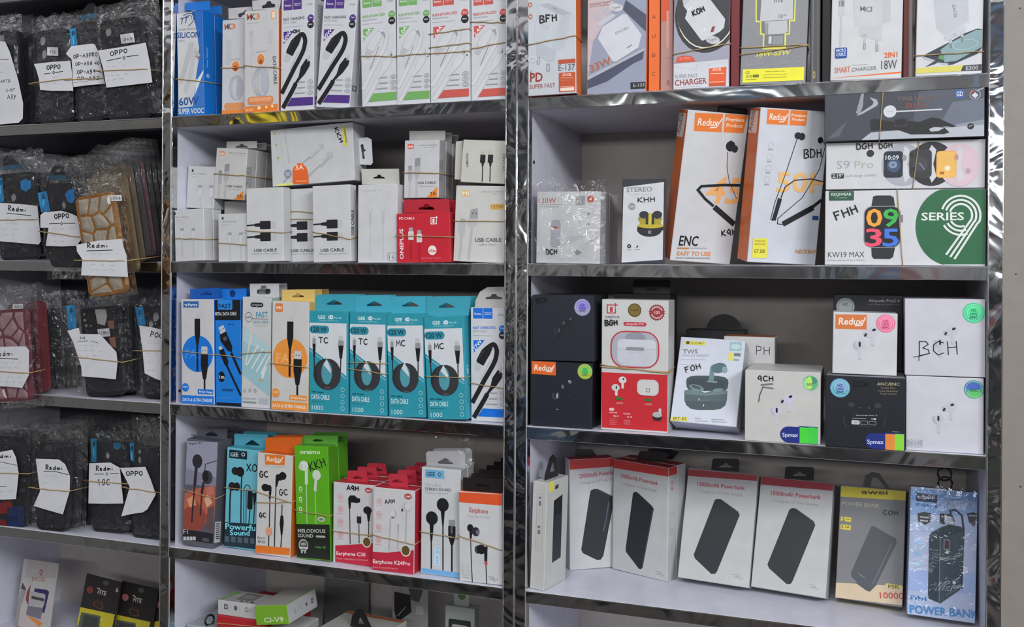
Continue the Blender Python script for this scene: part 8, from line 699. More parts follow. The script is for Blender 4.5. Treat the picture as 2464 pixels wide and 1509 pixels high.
 'remax': [('front_print','F',[('P','#6f9ad0',[0.5,159.8,80.1,162.5,80.1,152,0.5,145.4]),('P','#8aa9d6',[0.5,145.4,80.1,152,80.1,133.3,0.4,126.2]),('P','#a8b8d8',[0.4,126.2,80.1,133.3,80.1,111.6,0.4,104]),('P','#9fb4de',[0.4,55.1,80.1,62.4,80.1,36.4,0.4,30]),('R','#1f3358',6.7,144.5,32.5,154.9,0),('T','#c3cde0','RCEMAX',8.9,147.6,21,3.2,5.5,1,0),('R','#2f62a8',7.1,138.2,32.2,141.7,0),('T','#a9c3e6','PB27-3W',9.2,136.8,20.6,3.8,5.6,0,0),('T','#a9b6cc','20000',45.9,140.2,37.1,10,4.8,0,0),('P','#3c3f46',[9,128.9,17.1,131.7,25.8,130.8,25.7,120.5,18.8,115,10,118.7]),('R','#c3c6cc',12,123.8,22.6,125.7,0),('R','#c3c6cc',12.2,119.3,22,121.3,0),('P','#3a3f48',[68.1,135.7,75.3,138.1,80.1,136.7,80.1,128,76.8,119.6,70.5,125.1]),('L','#a9b0ba',1.36,[70.4,132.9,80.1,133.8]),('L','#24303a',2.44,[49.1,132,48.2,136.6,54.1,138.5,62.3,131.9,64.6,115,63.7,40.7]),('R','#24303a',35.8,118.6,42.8,132,1.8),('L','#2a363f',2.75,[42.5,131.2,49.9,130.5,54.2,120]),('R','#b9c3cc',41.7,120.4,44.2,131.1,0),('P','#b9c3cc',[46.3,125.3,51.4,126.7,53,120.7,47.2,117.6]),('P','#2f3e4a',[23.6,102.2,26.8,106.5,37,114,47.2,119.2,61.9,117.8,64.9,113.5,65,57.7,62,38.9,39.4,18.8,25.3,23,24.4,29]),('P','#3c4d5a',[36.6,99.1,65,112.7,62,38.9,38.6,19]),('L','#6f818e',0.91,[37.1,99.2,37.9,20.1]),('R','#8d949c',41.5,86.6,49.2,99.7,1.8),('R','#4a3a40',42.4,87.8,48.2,98.6,1.4),('T','#77858f','RCEMAX',46.4,29.8,15.4,2.3,33.1,0,0),('E','#cdd5dc',55.1,46.9,2.1,1.8,0,0),('E','#8fbfe6',10.4,92.7,3.1,3.1,0,0),('E','#8fbfe6',10.2,78.5,3.1,3.1,0,0),('E','#a9cfee',10.8,64.5,3.1,3.1,0,0),('R','#2f6db0',3.4,19.2,22.6,24.2,0),('T','#cfe0f2','JQ-72',5.7,17.9,15.3,5.6,6.3,1,0),('T','#3f86c4','POWER BANK',3.6,2.1,80.8,10.2,3.5,1,0)])],
 'cardx': [('front_print','F',[('P','#a29c98',[10.8,121.5,82.1,123.4,82.1,96.9,8.1,89.2]),('E','#8a3a38',46,103.4,3.9,5.6,0.6,0),('T','#8d4a44','EXCEL',26.6,86.2,32.8,7.4,3.5,0,0),('P','#2c2756',[35.8,73.1,64.5,74,70.9,71,66,32,60.9,32.6,62.7,64.8,35.2,67.2]),('P','#a09e9e',[28.6,65.8,59.1,66.3,63.8,63.7,63,44.4,28,41.2]),('L','#3c3a3a',5.03,[31.2,56.4,61.1,55]),('P','#6a6a74',[25.6,40.3,61.1,40.9,59.8,19.7,23.5,23.9]),('P','#c97a3a',[23.3,24.5,50.8,18.5,65,14,59.7,6.3,48.8,10.6]),('P','#b9a9a4',[21.4,21.1,48.6,11.9,56.5,5.3,9.3,0.4]),('P','#7a3a3c',[26.1,79.7,18.6,64.5,18.6,50.3,26.4,40.4,25.2,56.3]),('P','#4c4646',[5.4,80.4,15.5,70,14.9,66,3.3,68.5]),('P','#8d8a88',[4.5,66.7,16.4,65.6,8.4,36.1,8.3,0.4,0.4,0.4,0.4,40.1])])],
 'card1': [('front_print','F',[('P','#b5a92c',[0.4,34,79.9,37.7,78.7,0.4,0.4,0.4]),('T','#c9c6c2','HTE',32.7,65.6,20.5,7.9,1.3,1,0.2),('L','#c9a98a',1.73,[29.9,74.1,33.5,76.1,38.2,72.6]),('E','#4a4c4e',47.2,88.1,6.5,4.3,0,0),('E','#7a3a34',14.6,68.6,7.5,6.4,0,0),('E','#6a4024',39.8,46.3,12.2,5.7,0.8,-10),('E','#5a3822',41.6,52.5,8.6,3.4,0.8,-10),('T','#c9c6c2','6',71.9,77.1,6.1,8.4,2.4,1,0)]),('blister','F',[('P','#54564e',[4.9,25.8,49.1,28.3,52.3,0.4,3.6,0.4]),('P','#3c3e3a',[12.3,22.9,45,24.8,49.2,0.4,11.5,0.4]),('E','#c9c9c4',53.2,21.5,2,2,0,0)])],
 'card2': [('front_print','F',[('P','#b5a92c',[0.4,24,77.4,26.3,74.7,0.4,0.4,0.4]),('T','#c9c6c2','HTE',31.2,54.9,20.2,7.9,0.3,1,0.2),('L','#c9a98a',1.71,[28.6,63.5,32.3,65.5,36.8,61.8]),('E','#4a4c4e',46,77.2,6.4,4.3,0,0),('E','#a0605c',13.4,58.3,7.5,6.3,0,0),('E','#6a4024',37.7,35.6,12.1,5.7,0.8,-10),('E','#5a3822',39.6,41.8,8.5,3.4,0.8,-10)]),('blister','F',[('P','#54564e',[2.8,15.7,46.3,17.5,48.6,0.4,0.4,0.4]),('P','#3c3e3a',[10,12.6,42.2,14.1,45.5,0.4,8.2,0.4]),('E','#c9c9c4',50.2,10.6,2,2,0,0)])],
 'card3': [('front_print','F',[('P','#b5a92c',[0.4,16.4,32.1,30.3,32.1,0.4,0.4,0.4]),('T','#c9c6c2','HTE',26.5,52.1,19.8,8,8.6,1,0.2),('L','#c9a98a',1.7,[22.9,60.3,26.3,62.8,31,59.8]),('E','#4a4c4e',38.2,76.3,6.3,4.2,0,0),('E','#a0605c',8.8,53,7.4,6.2,0,0),('E','#6a4024',35.1,33.9,12,5.6,0.8,-10),('E','#5a3822',36.2,40.3,8.4,3.4,0.8,-10)]),('blister','F',[('P','#54564e',[3.5,9.1,32.1,17,32.1,0.4,6.1,0.4]),('P','#3c3e3a',[10.8,7.1,32.1,13.1,32.1,0.4,13.5,0.4]),('E','#c9c9c4',50.2,10.7,2,2,0,0)])],
}
CASES = [
 {'key': 'c1a','n': 5,'step': (0.004,0.011),'col': '#232327','kind': 'plain','lab': 'dark phone case behind the tall note at the left edge of the top shelf','blab': 'phone cases behind the tall note on the top shelf','holes': [],'tags': [],'extra': [('camera_lens_ring','#8d8d92',[[33.7,158],[46.4,156.8],[46,147],[33.2,148.2]])],'stick': [],'notes': [('tall white handwritten note cut off by the left edge of the top case shelf',[[11.7,151],[54.7,143.7],[63.6,125.1],[78.7,75.2],[86.8,34.1],[84.7,8.4],[76,1.7],[33.9,1.5],[4.3,3.6]],[('H','#17171b',1.3,'O',36.2,119.1,6.7,5.5,-5.1),('H','#17171b',0.82,'ARTB',41.4,73.4,21.2,4.9,-2.2),('H','#17171b',0.81,'2-BT',52.4,57,19.1,4.2,0.3),('H','#17171b',1.13,'A3Y',54.7,44.7,18.5,7.1,-3.7),('L','#17171b',0.9,[31.6,114.9,60.6,112.4]),('L','#8a8a92',0.35,[40.4,106.8,41.7,105.6,43.2,106.8,44.5,106.5,45.9,104.9,47.3,105.3]),('L','#8a8a92',0.35,[40.8,92.3,42.3,90.6,44,91,45.6,91.9,47.2,91.1,48.8,90.5])])],'bag': [[3.9,193],[74,-2.8]]},
 {'key': 'c1b','n': 3,'step': (-0.004,0.011),'col': '#232327','kind': 'plain','lab': 'black phone case with two grey lens holes on the top case shelf','blab': 'phone cases behind the two lens case on the top shelf','holes': [(12,145.8,7.9,9.1),(14.1,122.2,7.2,9.4)],'tags': [],'extra': [],'stick': [([[25.9,131.6],[48,128.2],[47.7,113.5],[25.3,117]],[('T','#44444a','F23',31.2,119.3,11,5.5,-6.8,1,0)])],'notes': [('curled white note with four letters,below a two lens black case on the top shelf',[[1.3,104],[36.6,103.3],[75.8,100.6],[78.5,77],[79.4,48.8],[34.3,53.9],[12.2,58],[10.6,76.9],[5.2,95.4]],[('H','#17171b',1.62,'OPPO',27.3,91.1,28.3,7.1,-2.8),('L','#17171b',1.2,[21.2,84.5,34.7,84.1]),('L','#17171b',1.2,[45.3,84.1,60.7,84.2]),('L','#17171b',1,[38.6,84.9,41.6,87,44.4,84.2,41.4,82.2,38.6,84.9]),('L','#8a8a92',0.35,[37.7,77.6,39.7,77.2,41.7,76.1,43.8,76.4,45.9,76.7,47.9,76.2]),('L','#8a8a92',0.35,[19.9,67.8,21.8,68.3,23.7,68.4,25.5,67.8,27.4,67.4,29.2,66.9]),('L','#8a8a92',0.35,[38.6,65.5,39.9,66.7,41.2,67,42.4,65.6,43.7,66.7,45,66.7])])],'bag': [[-6.2,186.9],[73.9,-5.5]]},
 {'key': 'c1c','n': 3,'step': (0,0.012),'col': '#232327','kind': 'plain','lab': 'black phone case with a blue side tag and black hanger on the top case shelf','blab': 'phone cases behind the blue tagged case on the top shelf','holes': [],'tags': [('#2a84b8',[[1,162.8],[13.6,162.2],[13.2,131.6],[1.4,132.2]])],'extra': [],'stick': [],'notes': [('white note listing four handwritten lines on the top case shelf',[[-5.5,119.2],[6.2,130.2],[48,127.8],[53.2,124.8],[57.5,114.5],[62.2,82.6],[66.6,56.3],[34.2,59],[4.4,60.3],[5.1,107.8]],[('H','#17171b',1.28,'OP-A3PRO',8.9,108.5,47.8,6.4,-4.1),('H','#17171b',1.11,'OP-A58 4G',11.5,95.8,48.1,5.4,-6.7),('H','#17171b',1.26,'OP-A59',13.5,81.5,36.7,6.3,-7.8),('H','#17171b',1.12,'OP-A92',12.6,71.2,44.4,5.1,-7.9),('L','#6a6a70',0.5,[5.1,67.5,66.1,64.7])])],'bag': [[6.5,182.4],[68.8,-8.9]],'hang': ('#17191d',[[19,177.5],[20.6,184.6],[36.1,199.7],[41.9,201.9],[50.1,199.6],[53.8,193.3],[50.9,174.4]],[])},
 {'key': 'c1d','n': 6,'step': (0.002,0.012),'col': '#232327','kind': 'plain','lab': 'black phone case with one large lens hole ending the top case shelf','blab': 'phone cases behind the right end case on the top shelf','holes': [(13.7,147.7,7.7,7.7),(16.3,131,3.7,3.4)],'tags': [],'extra': [],'stick': [([[40.1,139.2],[65.8,139.3],[67.3,123.8],[41.3,124]],[('T','#44444a','OP A17K',45.6,127.3,18.1,5.2,0.9,1,0)])],'notes': [('large white note with four letters at the right end of the top case shelf',[[-1.5,117],[45.7,117.9],[90.9,119.7],[94.8,88.9],[96.6,54.4],[53.5,54.6],[8.4,54.8],[5.7,84.5]],[('H','#17171b',1.54,'OPPO',21.7,105.7,33.5,6.8,3.4),('L','#17171b',1.2,[13.6,98.4,42.1,100.4]),('L','#17171b',1.2,[52.1,101.1,75.5,101.3]),('L','#17171b',1,[44.8,100.4,47.7,102.7,49.6,99.6,46.8,97.1,44.8,100.4]),('L','#8a8a92',0.35,[12.6,89.4,13.8,89.1,14.9,87.9,16.1,87.8,17.4,88.7,18.8,89.4]),('L','#8a8a92',0.35,[24.5,87.6,26,87.6,27.6,88.3,29,87.7,30.5,88.1,32,88.1]),('L','#8a8a92',0.35,[41.9,87.9,43.7,88.6,45.3,88.3,47,88.1,48.6,87.7,50.3,87.3]),('L','#8a8a92',0.35,[13.6,81,14.6,80.6,15.8,81.8,16.9,82,17.8,80.4,18.9,81.4]),('L','#8a8a92',0.35,[21.6,81.6,22.6,81.5,23.5,80.9,24.5,80.3,25.6,81.8,26.6,81.7]),('L','#8a8a92',0.35,[32.5,80.3,34.2,81.6,35.7,80.4,37.3,80.8,38.9,80.7,40.5,80.6]),('L','#8a8a92',0.35,[49.5,80.2,50.8,79.7,52.1,79.7,53.5,80.1,54.9,80.1,56.3,80.8]),('L','#8a8a92',0.35,[12.7,73.5,13.4,73.9,14.2,74.8,14.8,74.2,15.5,74.2,16.1,73.3]),('L','#8a8a92',0.35,[18.6,73,20.2,74.2,21.6,74.3,22.9,73.4,24.4,74.2,25.8,73.3]),('L','#8a8a92',0.35,[29.9,73.7,31.1,72.8,32.4,73.1,33.7,73,35.1,73.9,36.3,73]),('L','#8a8a92',0.35,[43.9,74,45.2,72.6,46.6,72.5,48.1,73.8,49.5,73.7,50.8,72.9]),('L','#8a8a92',0.35,[11.1,66.5,12,66.8,12.7,66.5,13.5,66.1,14.4,67.5,15.2,67.4]),('L','#8a8a92',0.35,[19.4,66,21.1,65.6,23,66.5,24.8,67,26.6,67,28.2,65.6]),('L','#8a8a92',0.35,[35.2,66.9,36.9,66.8,38.5,66.2,40.3,66.9,41.9,67,43.5,65.7])])],'bag': [[-6.2,192.7],[109.7,-11.7]]},
 {'key': 'c2a','n': 4,'step': (0.003,0.011),'col': '#232327','kind': 'plain','lab': 'black phone case with blue hexagon sticker at the left of the second shelf','blab': 'phone cases behind the blue hexagon case on the second shelf','holes': [(30.6,108.8,8,7.9)],'tags': [('#2a84b8',[[1.8,143.8],[11.1,144.2],[14.1,101.8],[3.9,100.8]])],'extra': [('hexagon_sticker','#2478b8',[[50.2,134.9],[61,139.1],[73.1,133.5],[71.9,121.9],[61.4,116.3],[50.4,122.2]])],'stick': [],'notes': [('white note underlined once at the left end of the second case shelf',[[7.8,99.6],[52.6,95.5],[92.9,89.8],[95.5,60.3],[97.9,28.9],[92.9,23.7],[50.1,28.5],[6.6,33.3],[6.5,64.7]],[('H','#17171b',1.76,'Redmi',28.6,85.1,39.7,8.6,-6.4),('L','#17171b',1.2,[25.9,80.9,78.9,73.9]),('L','#8a8a92',0.35,[21.7,73.7,23.4,73.5,25.1,74.5,26.7,72.6,28.4,72.5,30.1,73.5]),('L','#8a8a92',0.35,[43.5,72.9,45.8,73.5,48.1,73.3,50.3,71.5,52.6,73.2,54.9,73.4]),('L','#8a8a92',0.35,[20.5,63,22.9,64.2,25.3,64.2,27.7,63.9,30.1,63.3,32.5,62.9]),('L','#8a8a92',0.35,[37,62.7,39.7,62.3,42.4,61.4,45.1,61.7,47.7,61.1,50.4,60.5]),('L','#8a8a92',0.35,[16.4,53.5,18.4,53.8,20.3,53.9,22.3,53.8,24.3,53.6,26.3,54.5]),('L','#8a8a92',0.35,[39.7,51.4,41.5,51.8,43.4,52.4,45.2,51.8,47,51.2,48.9,51.3]),('L','#8a8a92',0.35,[18.2,43.4,19.9,43.6,21.6,43.2,23.3,43.4,25,43,26.7,43]),('L','#8a8a92',0.35,[35.7,42.3,37,43.2,38.3,41.9,39.6,42.3,40.9,43.1,42.2,42.9])])],'bag': [[1.6,189],[90.9,-10]],'hang': ('#17191d',[[10.6,163.2],[10.6,177],[20.1,183.3],[27.6,182.7],[50.4,157]],[])},
 {'key': 'c2b','n': 4,'step': (0.003,0.011),'col': '#232327','kind': 'plain','lab': 'black phone case with an arched hanger in the middle of the second case shelf','blab': 'phone cases behind the arched hanger case on the second shelf','holes': [(34.8,103.5,6.7,7.4)],'tags': [('#2a84b8',[[-14.5,124.1],[4.5,126.9],[9.4,94.3],[-9.8,91.7]])],'extra': [('hexagon_sticker','#2478b8',[[42.5,120.6],[50.2,127.8],[61.4,128.5],[61.2,112],[55.9,105.6],[46.6,108.5]])],'stick': [],'notes': [('crumpled white note with four letters in the middle of the second case shelf',[[-5.7,87.5],[2.7,92.3],[40.1,94],[59.9,89.2],[71.3,84.8],[79.2,48.5],[65.9,36.5],[34.9,35.6],[1.2,36.6],[10,66.5],[-7.7,66.6]],[('H','#17171b',1.85,'OPPO',24.1,81.2,31.2,7.4,2.2),('L','#17171b',1.2,[11.8,73,34.7,73.3]),('L','#17171b',1.2,[41.9,73.6,67.2,73.4]),('L','#17171b',1,[35.9,73.1,38.5,75.5,40.6,73.1,38.1,70.9,35.9,73.1]),('L','#8a8a92',0.35,[16.3,64.4,18.1,65.8,19.6,64.8,21.3,64.9,23,65.4,24.5,63.8]),('L','#8a8a92',0.35,[33.2,64.6,35.3,64.2,37.4,64.9,39.4,64.1,41.5,64.3,43.6,64.9]),('L','#8a8a92',0.35,[53.2,63.7,54.9,64,56.5,64.1,58.1,64.2,59.7,65.2,61.3,65.4]),('L','#8a8a92',0.35,[17,54.2,19,54.5,20.9,52.8,23,54.5,24.8,53,26.8,53.3]),('L','#8a8a92',0.35,[31.8,53.9,33.8,53.3,35.8,52.4,37.9,52.9,39.9,52.3,41.9,52.4]),('L','#8a8a92',0.35,[48.7,53,49.7,53.6,50.7,53.5,51.7,53.3,52.8,53.9,53.6,52.5]),('L','#8a8a92',0.35,[17.3,44.3,19,44.1,20.8,44.7,22.6,45.1,24.2,43.2,25.9,43.6]),('L','#8a8a92',0.35,[34.8,44,36.3,44.6,37.6,44.3,38.9,44.4,40.2,44.1,41.6,43.7])])],'bag': [[-8.4,176.5],[75.5,-21.1]],'hang': ('#17191d',[[8.9,144.4],[12.8,161],[20.7,168.2],[29.3,170.7],[39.7,165.8],[45,145.4]],[[22.5,161.7],[32.2,162.3],[33,157.7],[23.3,157]])},
 {'key': 'c2c','n': 7,'step': (0.0015,0.0125),'col': '#8f5f24','kind': 'gem','lab': 'gold phone case with clear faceted gems hanging over the second case shelf edge','blab': 'phone cases stacked behind the gold case on the second shelf','holes': [],'tags': [],'extra': [],'stick': [([[68.7,154],[88.7,151.6],[88.2,142.4],[68.7,145]],[('T','#44444a','1EK6',70,146.6,16.6,5.3,-6.2,1,0)])],'notes': [('white note held by a rubber band across the gold phone case',[[-3.1,86.3],[37.6,86.9],[81.6,83],[82.2,70.4],[85.6,57.3],[82.4,22.9],[40.5,29.7],[-2.6,37.5],[3.8,62],[-3.9,75.8]],[('H','#17171b',1.59,'Redmi',15.9,78.4,38.8,7.8,-7.1),('L','#17171b',1.2,[14.1,74.1,61.9,68.3]),('L','#8a8a92',0.35,[19,68.6,21.3,68.6,23.6,68.7,25.8,67.6,28.1,67.6,30.2,66.5]),('L','#8a8a92',0.35,[35,66.8,36.8,67.1,38.4,66.9,39.9,65.4,41.5,65,43.1,64.5]),('L','#8a8a92',0.35,[46.2,65,48.3,65.2,50.1,64.2,52.2,65.2,54.1,64.6,55.8,62.9]),('L','#8a8a92',0.35,[66.5,61.4,67.4,62,68.4,62.5,69.1,61.8,70,61.9,70.7,61.4]),('L','#8a8a92',0.35,[18.7,51.9,20.2,50,22.2,51.3,24,51.1,25.8,51,27.5,50.7]),('L','#8a8a92',0.35,[36.8,47.9,37.7,47.2,39,48.3,39.8,47,40.9,47.6,42,48]),('L','#8a8a92',0.35,[51.7,45.6,53.7,46.1,55.5,45.1,57.5,45,59.4,44.6,61.5,45.2]),('L','#8a8a92',0.35,[17.1,43.1,18.2,43.9,19.1,43.8,19.8,42.3,20.7,42.1,21.8,42.6]),('L','#8a8a92',0.35,[24.8,42.5,26.2,42.7,27.3,41,28.8,41.8,30,41,31.4,41.4]),('L','#8a8a92',0.35,[38.7,40.3,40.4,39,42.3,38.9,44.3,39.1,46.2,39.2,48.3,39.7]),('L','#8a8a92',0.35,[52.3,38.3,54.2,38.4,55.9,37.8,57.6,36.4,59.6,37.1,61.4,36.7])])],'bag': [[2,187.5],[83.1,-6.8]]},
 {'key': 'c3a','n': 1,'step': (0.012,0.012),'col': '#6f3440','kind': 'gem','lab': 'burgundy phone case with clear faceted gems at the left end of the third case shelf','blab': 'phone cases behind the burgundy case on the third shelf','holes': [],'tags': [],'extra': [],'stick': [([[56.9,164.6],[78.9,163.7],[77.7,155.6],[55.3,156.4]],[('T','#44444a','8UA15',59.5,158.4,15.7,3.8,-1.1,1,0)])],'notes': [('white note on the burgundy phone case at the left of the third shelf',[[11.7,94.2],[55,93.1],[83.8,91.6],[90.2,84.9],[87,43.6],[70.9,22.2],[39.5,25.8],[6.6,27.9]],[('H','#17171b',1.43,'Redmi',14.6,78,40.8,9.5,-0.7),('L','#17171b',1.2,[18.6,75.2,66,71]),('L','#8a8a92',0.35,[22.7,67.3,24.4,66.8,26.1,66.2,27.9,66.7,29.6,66.1,31.4,65.9]),('L','#8a8a92',0.35,[36.4,65.7,37.5,66.3,38.3,65,39.4,66.4,40.3,65.9,41.3,65.2]),('L','#8a8a92',0.35,[51.7,66.1,52.5,65.9,53.2,64.9,54,65.8,54.8,65.8,55.5,64.2]),('L','#8a8a92',0.35,[64.6,64.6,66.4,64.7,68.1,64.9,69.8,65.2,71.4,63.8,73.1,63.6]),('L','#8a8a92',0.35,[24.9,57.6,27.1,57.5,29.3,58.5,31.5,58.5,33.6,57.6,35.8,58.7]),('L','#8a8a92',0.35,[44.4,56.7,45.6,58.4,46.4,56.6,47.5,57.8,48.4,56.5,49.5,57.3]),('L','#8a8a92',0.35,[57.1,57.4,58.7,57.6,60.3,57.7,61.7,56,63.3,56.5,65,57.3]),('L','#8a8a92',0.35,[23.4,51.4,25.4,50.1,27.7,51,29.8,50.5,31.9,49.4,34.1,50.7]),('L','#8a8a92',0.35,[38.3,49.4,40.6,50.2,42.8,49.2,45,49.3,47.3,50.3,49.4,48.7]),('L','#8a8a92',0.35,[59.7,48.5,60.7,48.7,61.8,49.2,62.7,48.3,63.7,47.9,64.7,48.5]),('L','#8a8a92',0.35,[20.5,42.6,22.4,42.8,24.2,42.7,26.1,42.2,28,42.8,29.7,41.8]),('L','#8a8a92',0.35,[39,41.6,40.1,41.3,41.3,41.1,42.5,42.3,43.6,41.7,44.7,41.3]),('L','#8a8a92',0.35,[48.9,40.9,49.8,41.3,50.8,42.3,51.5,40.4,52.4,41,53.3,40.7]),('L','#8a8a92',0.35,[62,40,63.8,39.9,65.6,40.3,67.4,39.8,69.3,40.7,71.1,40.6]),('L','#8a8a92',0.35,[22,35,22.9,34.8,23.9,34.3,24.8,33.7,25.8,34,26.8,35.1]),('L','#8a8a92',0.35,[36.8,34.9,37.6,33.8,38.5,33,39.6,34.7,40.5,34.1,41.5,34.3]),('L','#8a8a92',0.35,[50.2,33.3,51.6,34.2,52.8,33.3,54.1,33.3,55.5,34,56.7,33.2]),('L','#8a8a92',0.35,[65.7,33.3,66.6,32.2,67.5,32.1,68.5,32.2,69.4,31.7,70.4,31.9])])],'bag': [[6.9,195.7],[95.5,-13.7]]},
 {'key': 'c3d','n': 4,'step': (0.012,0.008),'col': '#232327','kind': 'plain','lab': 'dark phone case seen nearly edge on beside the burgundy case on the third shelf','blab': 'edge-on dark phone cases in the middle of the third shelf','holes': [],'tags': [],'extra': [],'stick': [],'notes': [],'bag': [[-1.1,158.3],[19.9,-9.4]]},
 {'key': 'c3b','n': 4,'step': (0.003,0.012),'col': '#232327','kind': 'plain','lab': 'dark phone case with a black camera module in the middle of the third case shelf','blab': 'phone cases behind the camera module case on the third shelf','holes': [],'tags': [('#2a84b8',[[-27.1,156.4],[-8.5,156.3],[-8.7,116.6],[-26.1,116.5]])],'extra': [('camera_module','#17171a',[[-0.9,148.6],[30.5,146.7],[32.7,105.9],[-1,107.4]]),('white_print','#b5b2ae',[[31.4,145.7],[53.6,144.5],[55.7,132.6],[49.3,117.4],[35,121.5]]),('pink_print','#8a5a50',[[55.7,124.8],[68.3,124.7],[69,111.3],[57.4,110.6]]),('pink_print','#8a5a50',[[56.1,96.5],[68.7,97.3],[69.9,78.5],[59.6,82.2]]),('lens','#85858a',[[6.6,139.3],[9.9,141],[12.9,138.9],[9.5,136.6]]),('lens','#85858a',[[6.5,129.5],[10.4,131.4],[13.6,129],[10,126.4]]),('lens','#85858a',[[8.8,120.2],[12.6,122.7],[15.5,119.7],[12.1,116.8]]),('lens','#6a6a6e',[[19.1,118.7],[22.2,120.5],[24.8,118.3],[21.9,116.4]])],'stick': [([[35.8,112.2],[60.1,112.4],[61.7,98.7],[37.5,98.7]],[('T','#44444a','S1 PRO',39.2,102.5,20,5.3,0,1,0)])],'notes': [('slanted white note with a faded letter on the camera module case',[[-22.7,113.9],[2,117.4],[3.4,106.9],[45.1,103.5],[59.3,88.8],[75.6,71.9],[76.4,55.1],[70.4,27.1],[35.7,31.6],[0.9,35.7],[1.3,51.5],[-11.7,93.3]],[('H','#3a3a40',1.1,'M',2.5,96.8,10.7,5,-3.2),('L','#4a4a50',0.9,[-3.3,94.1,18.9,94.2]),('L','#4a4a50',0.9,[24.8,93.8,40,89.3]),('L','#8a8a92',0.35,[-1.6,88.3,-0.4,88.4,0.7,87.1,2,88.4,3.1,87.8,4.4,88.5]),('L','#8a8a92',0.35,[11.3,86.6,13,87.8,14.4,85.9,16.1,86.9,17.6,85.7,19.2,86.2]),('L','#8a8a92',0.35,[23.7,85.9,25.2,85.4,26.7,85.3,28.4,86.2,29.8,84.9,31.3,85.1]),('L','#8a8a92',0.35,[34,84.4,35.1,84.7,36.3,85.3,37.4,85.2,38.4,84.1,39.5,84.9]),('L','#8a8a92',0.35,[-4.2,80.1,-2.5,79.7,-0.8,79.8,0.9,79.4,2.6,79.1,4.3,78]),('L','#8a8a92',0.35,[10,79,11.5,78.7,13,78.9,14.5,78.5,15.9,77.1,17.4,77.2]),('L','#8a8a92',0.35,[23.1,78.2,25.1,78,26.9,76.7,28.9,77.6,30.9,77.8,32.7,76.3]),('L','#8a8a92',0.35,[38.9,77.2,40.1,76,41.5,76.5,42.8,75.3,44.1,75,45.5,75]),('L','#8a8a92',0.35,[-3.5,70.8,-1.4,71.5,0.4,69.9,2.4,70.2,4.4,70.7,6.2,69.2]),('L','#8a8a92',0.35,[13.4,68.8,14.5,69.4,15.5,69.9,16.4,68.6,17.6,69.7,18.5,68.5]),('L','#8a8a92',0.35,[25.9,67.7,27.7,69.3,29.4,69.2,31.1,69.1,32.7,68.7,34.3,67.7])])],'bag': [[-26.8,167.3],[92.2,-4.1]]},
 {'key': 'c3c','n': 2,'step': (-0.004,0.012),'col': '#232327','kind': 'plain','lab': 'dark phone case with three round lens holes ending the third case shelf','blab': 'phone cases behind the three lens case on the third shelf','holes': [(28,134.3,8.5,8.1),(17.4,122.8,6.9,6.6),(44,119.1,7.6,7.5)],'tags': [('#2a84b8',[[-10.9,153],[5.6,152.5],[10.3,121],[-5.1,120.6]])],'extra': [],'stick': [],'notes': [('white note with three letters at the right end of the third case shelf',[[2,121.5],[28.7,116.3],[52.1,109.8],[51.1,65],[49.7,25.1],[33.3,30.7],[10.9,41.4],[7.5,83.6]],[('H','#17171b',1.55,'POC',24,101.8,25.8,8.1,-12.7),('L','#8a8a92',0.35,[17.8,90.1,19.4,90.4,21,91.1,22.6,91.2,24.1,90.9,25.7,89.5]),('L','#8a8a92',0.35,[31.5,89.2,33.5,88.9,35.4,88.9,37.4,88.6,39.4,89.3,41.3,88.7]),('L','#8a8a92',0.35,[15.9,74.7,17.4,72.8,19.1,74.2,20.7,72.6,22.3,73.4,23.9,72.7]),('L','#8a8a92',0.35,[33.3,72.8,34,71.6,34.8,72.3,35.7,72.7,36.5,72.7,37.3,72.3]),('L','#8a8a92',0.35,[19.1,60.5,21.1,58.8,23.2,59.3,25.2,58.6,27.3,59.3,29.3,59.2]),('L','#8a8a92',0.35,[37.8,57.4,38.6,58.4,39.4,57.7,40.2,57.4,41,57.5,41.8,58.9]),('L','#8a8a92',0.35,[17.9,46.4,18.9,45.1,20,46.1,21,45.1,22.1,45.3,23.1,44.8]),('L','#8a8a92',0.35,[26.3,45.8,28,44.5,29.8,44.7,31.5,45.3,33.2,44,35,43.8])])],'bag': [[-13.8,165.5],[47.9,-0.9]]},
 {'key': 'c4a','n': 3,'step': (0,0.011),'col': '#232327','kind': 'plain','lab': 'dark phone case printed red and blue near its bottom,on the lowest shelf','blab': 'phone cases behind the red and blue printed case','holes': [],'tags': [],'extra': [('red_print','#8a2020',[[40.7,38.5],[62.7,44.7],[67.6,32.5],[53.6,21.1],[41,20.2]]),('red_print','#7a1a20',[[41.1,9.7],[53.7,10.6],[55.5,-7],[41.4,-11.3]]),('blue_print','#1d2c58',[[56.6,31.8],[90.9,39.3],[91.5,-7.5],[57.1,-10.1]])],'stick': [],'notes': [('white note cut off by the left edge of the lowest case shelf',[[30.9,125.3],[71.7,134.1],[79.7,121.5],[85.7,94.6],[80.6,50],[57.2,47.4],[32,46.2]],[('H','#17171b',1.57,'Redmi',27.9,117.3,43.5,7.3,4),('L','#17171b',0.9,[43.8,112.4,82.1,107.9]),('L','#17171b',0.9,[44.3,69.8,61.6,70.1]),('L','#8a8a92',0.35,[44.5,101.7,47.8,104.1,51.2,101.7,54.5,101.9,57.8,103.3,61.2,102.3]),('L','#8a8a92',0.35,[47.3,59.6,49.1,61.7,50.9,62.3,52.8,60,54.6,61,56.5,60.6]),('L','#8a8a92',0.35,[63,61.2,65.6,63,68.1,62.2,70.7,61.6,73.2,63.9,75.8,63.7])])],'bag': [[-0.2,170.7],[103,-12.5]]},
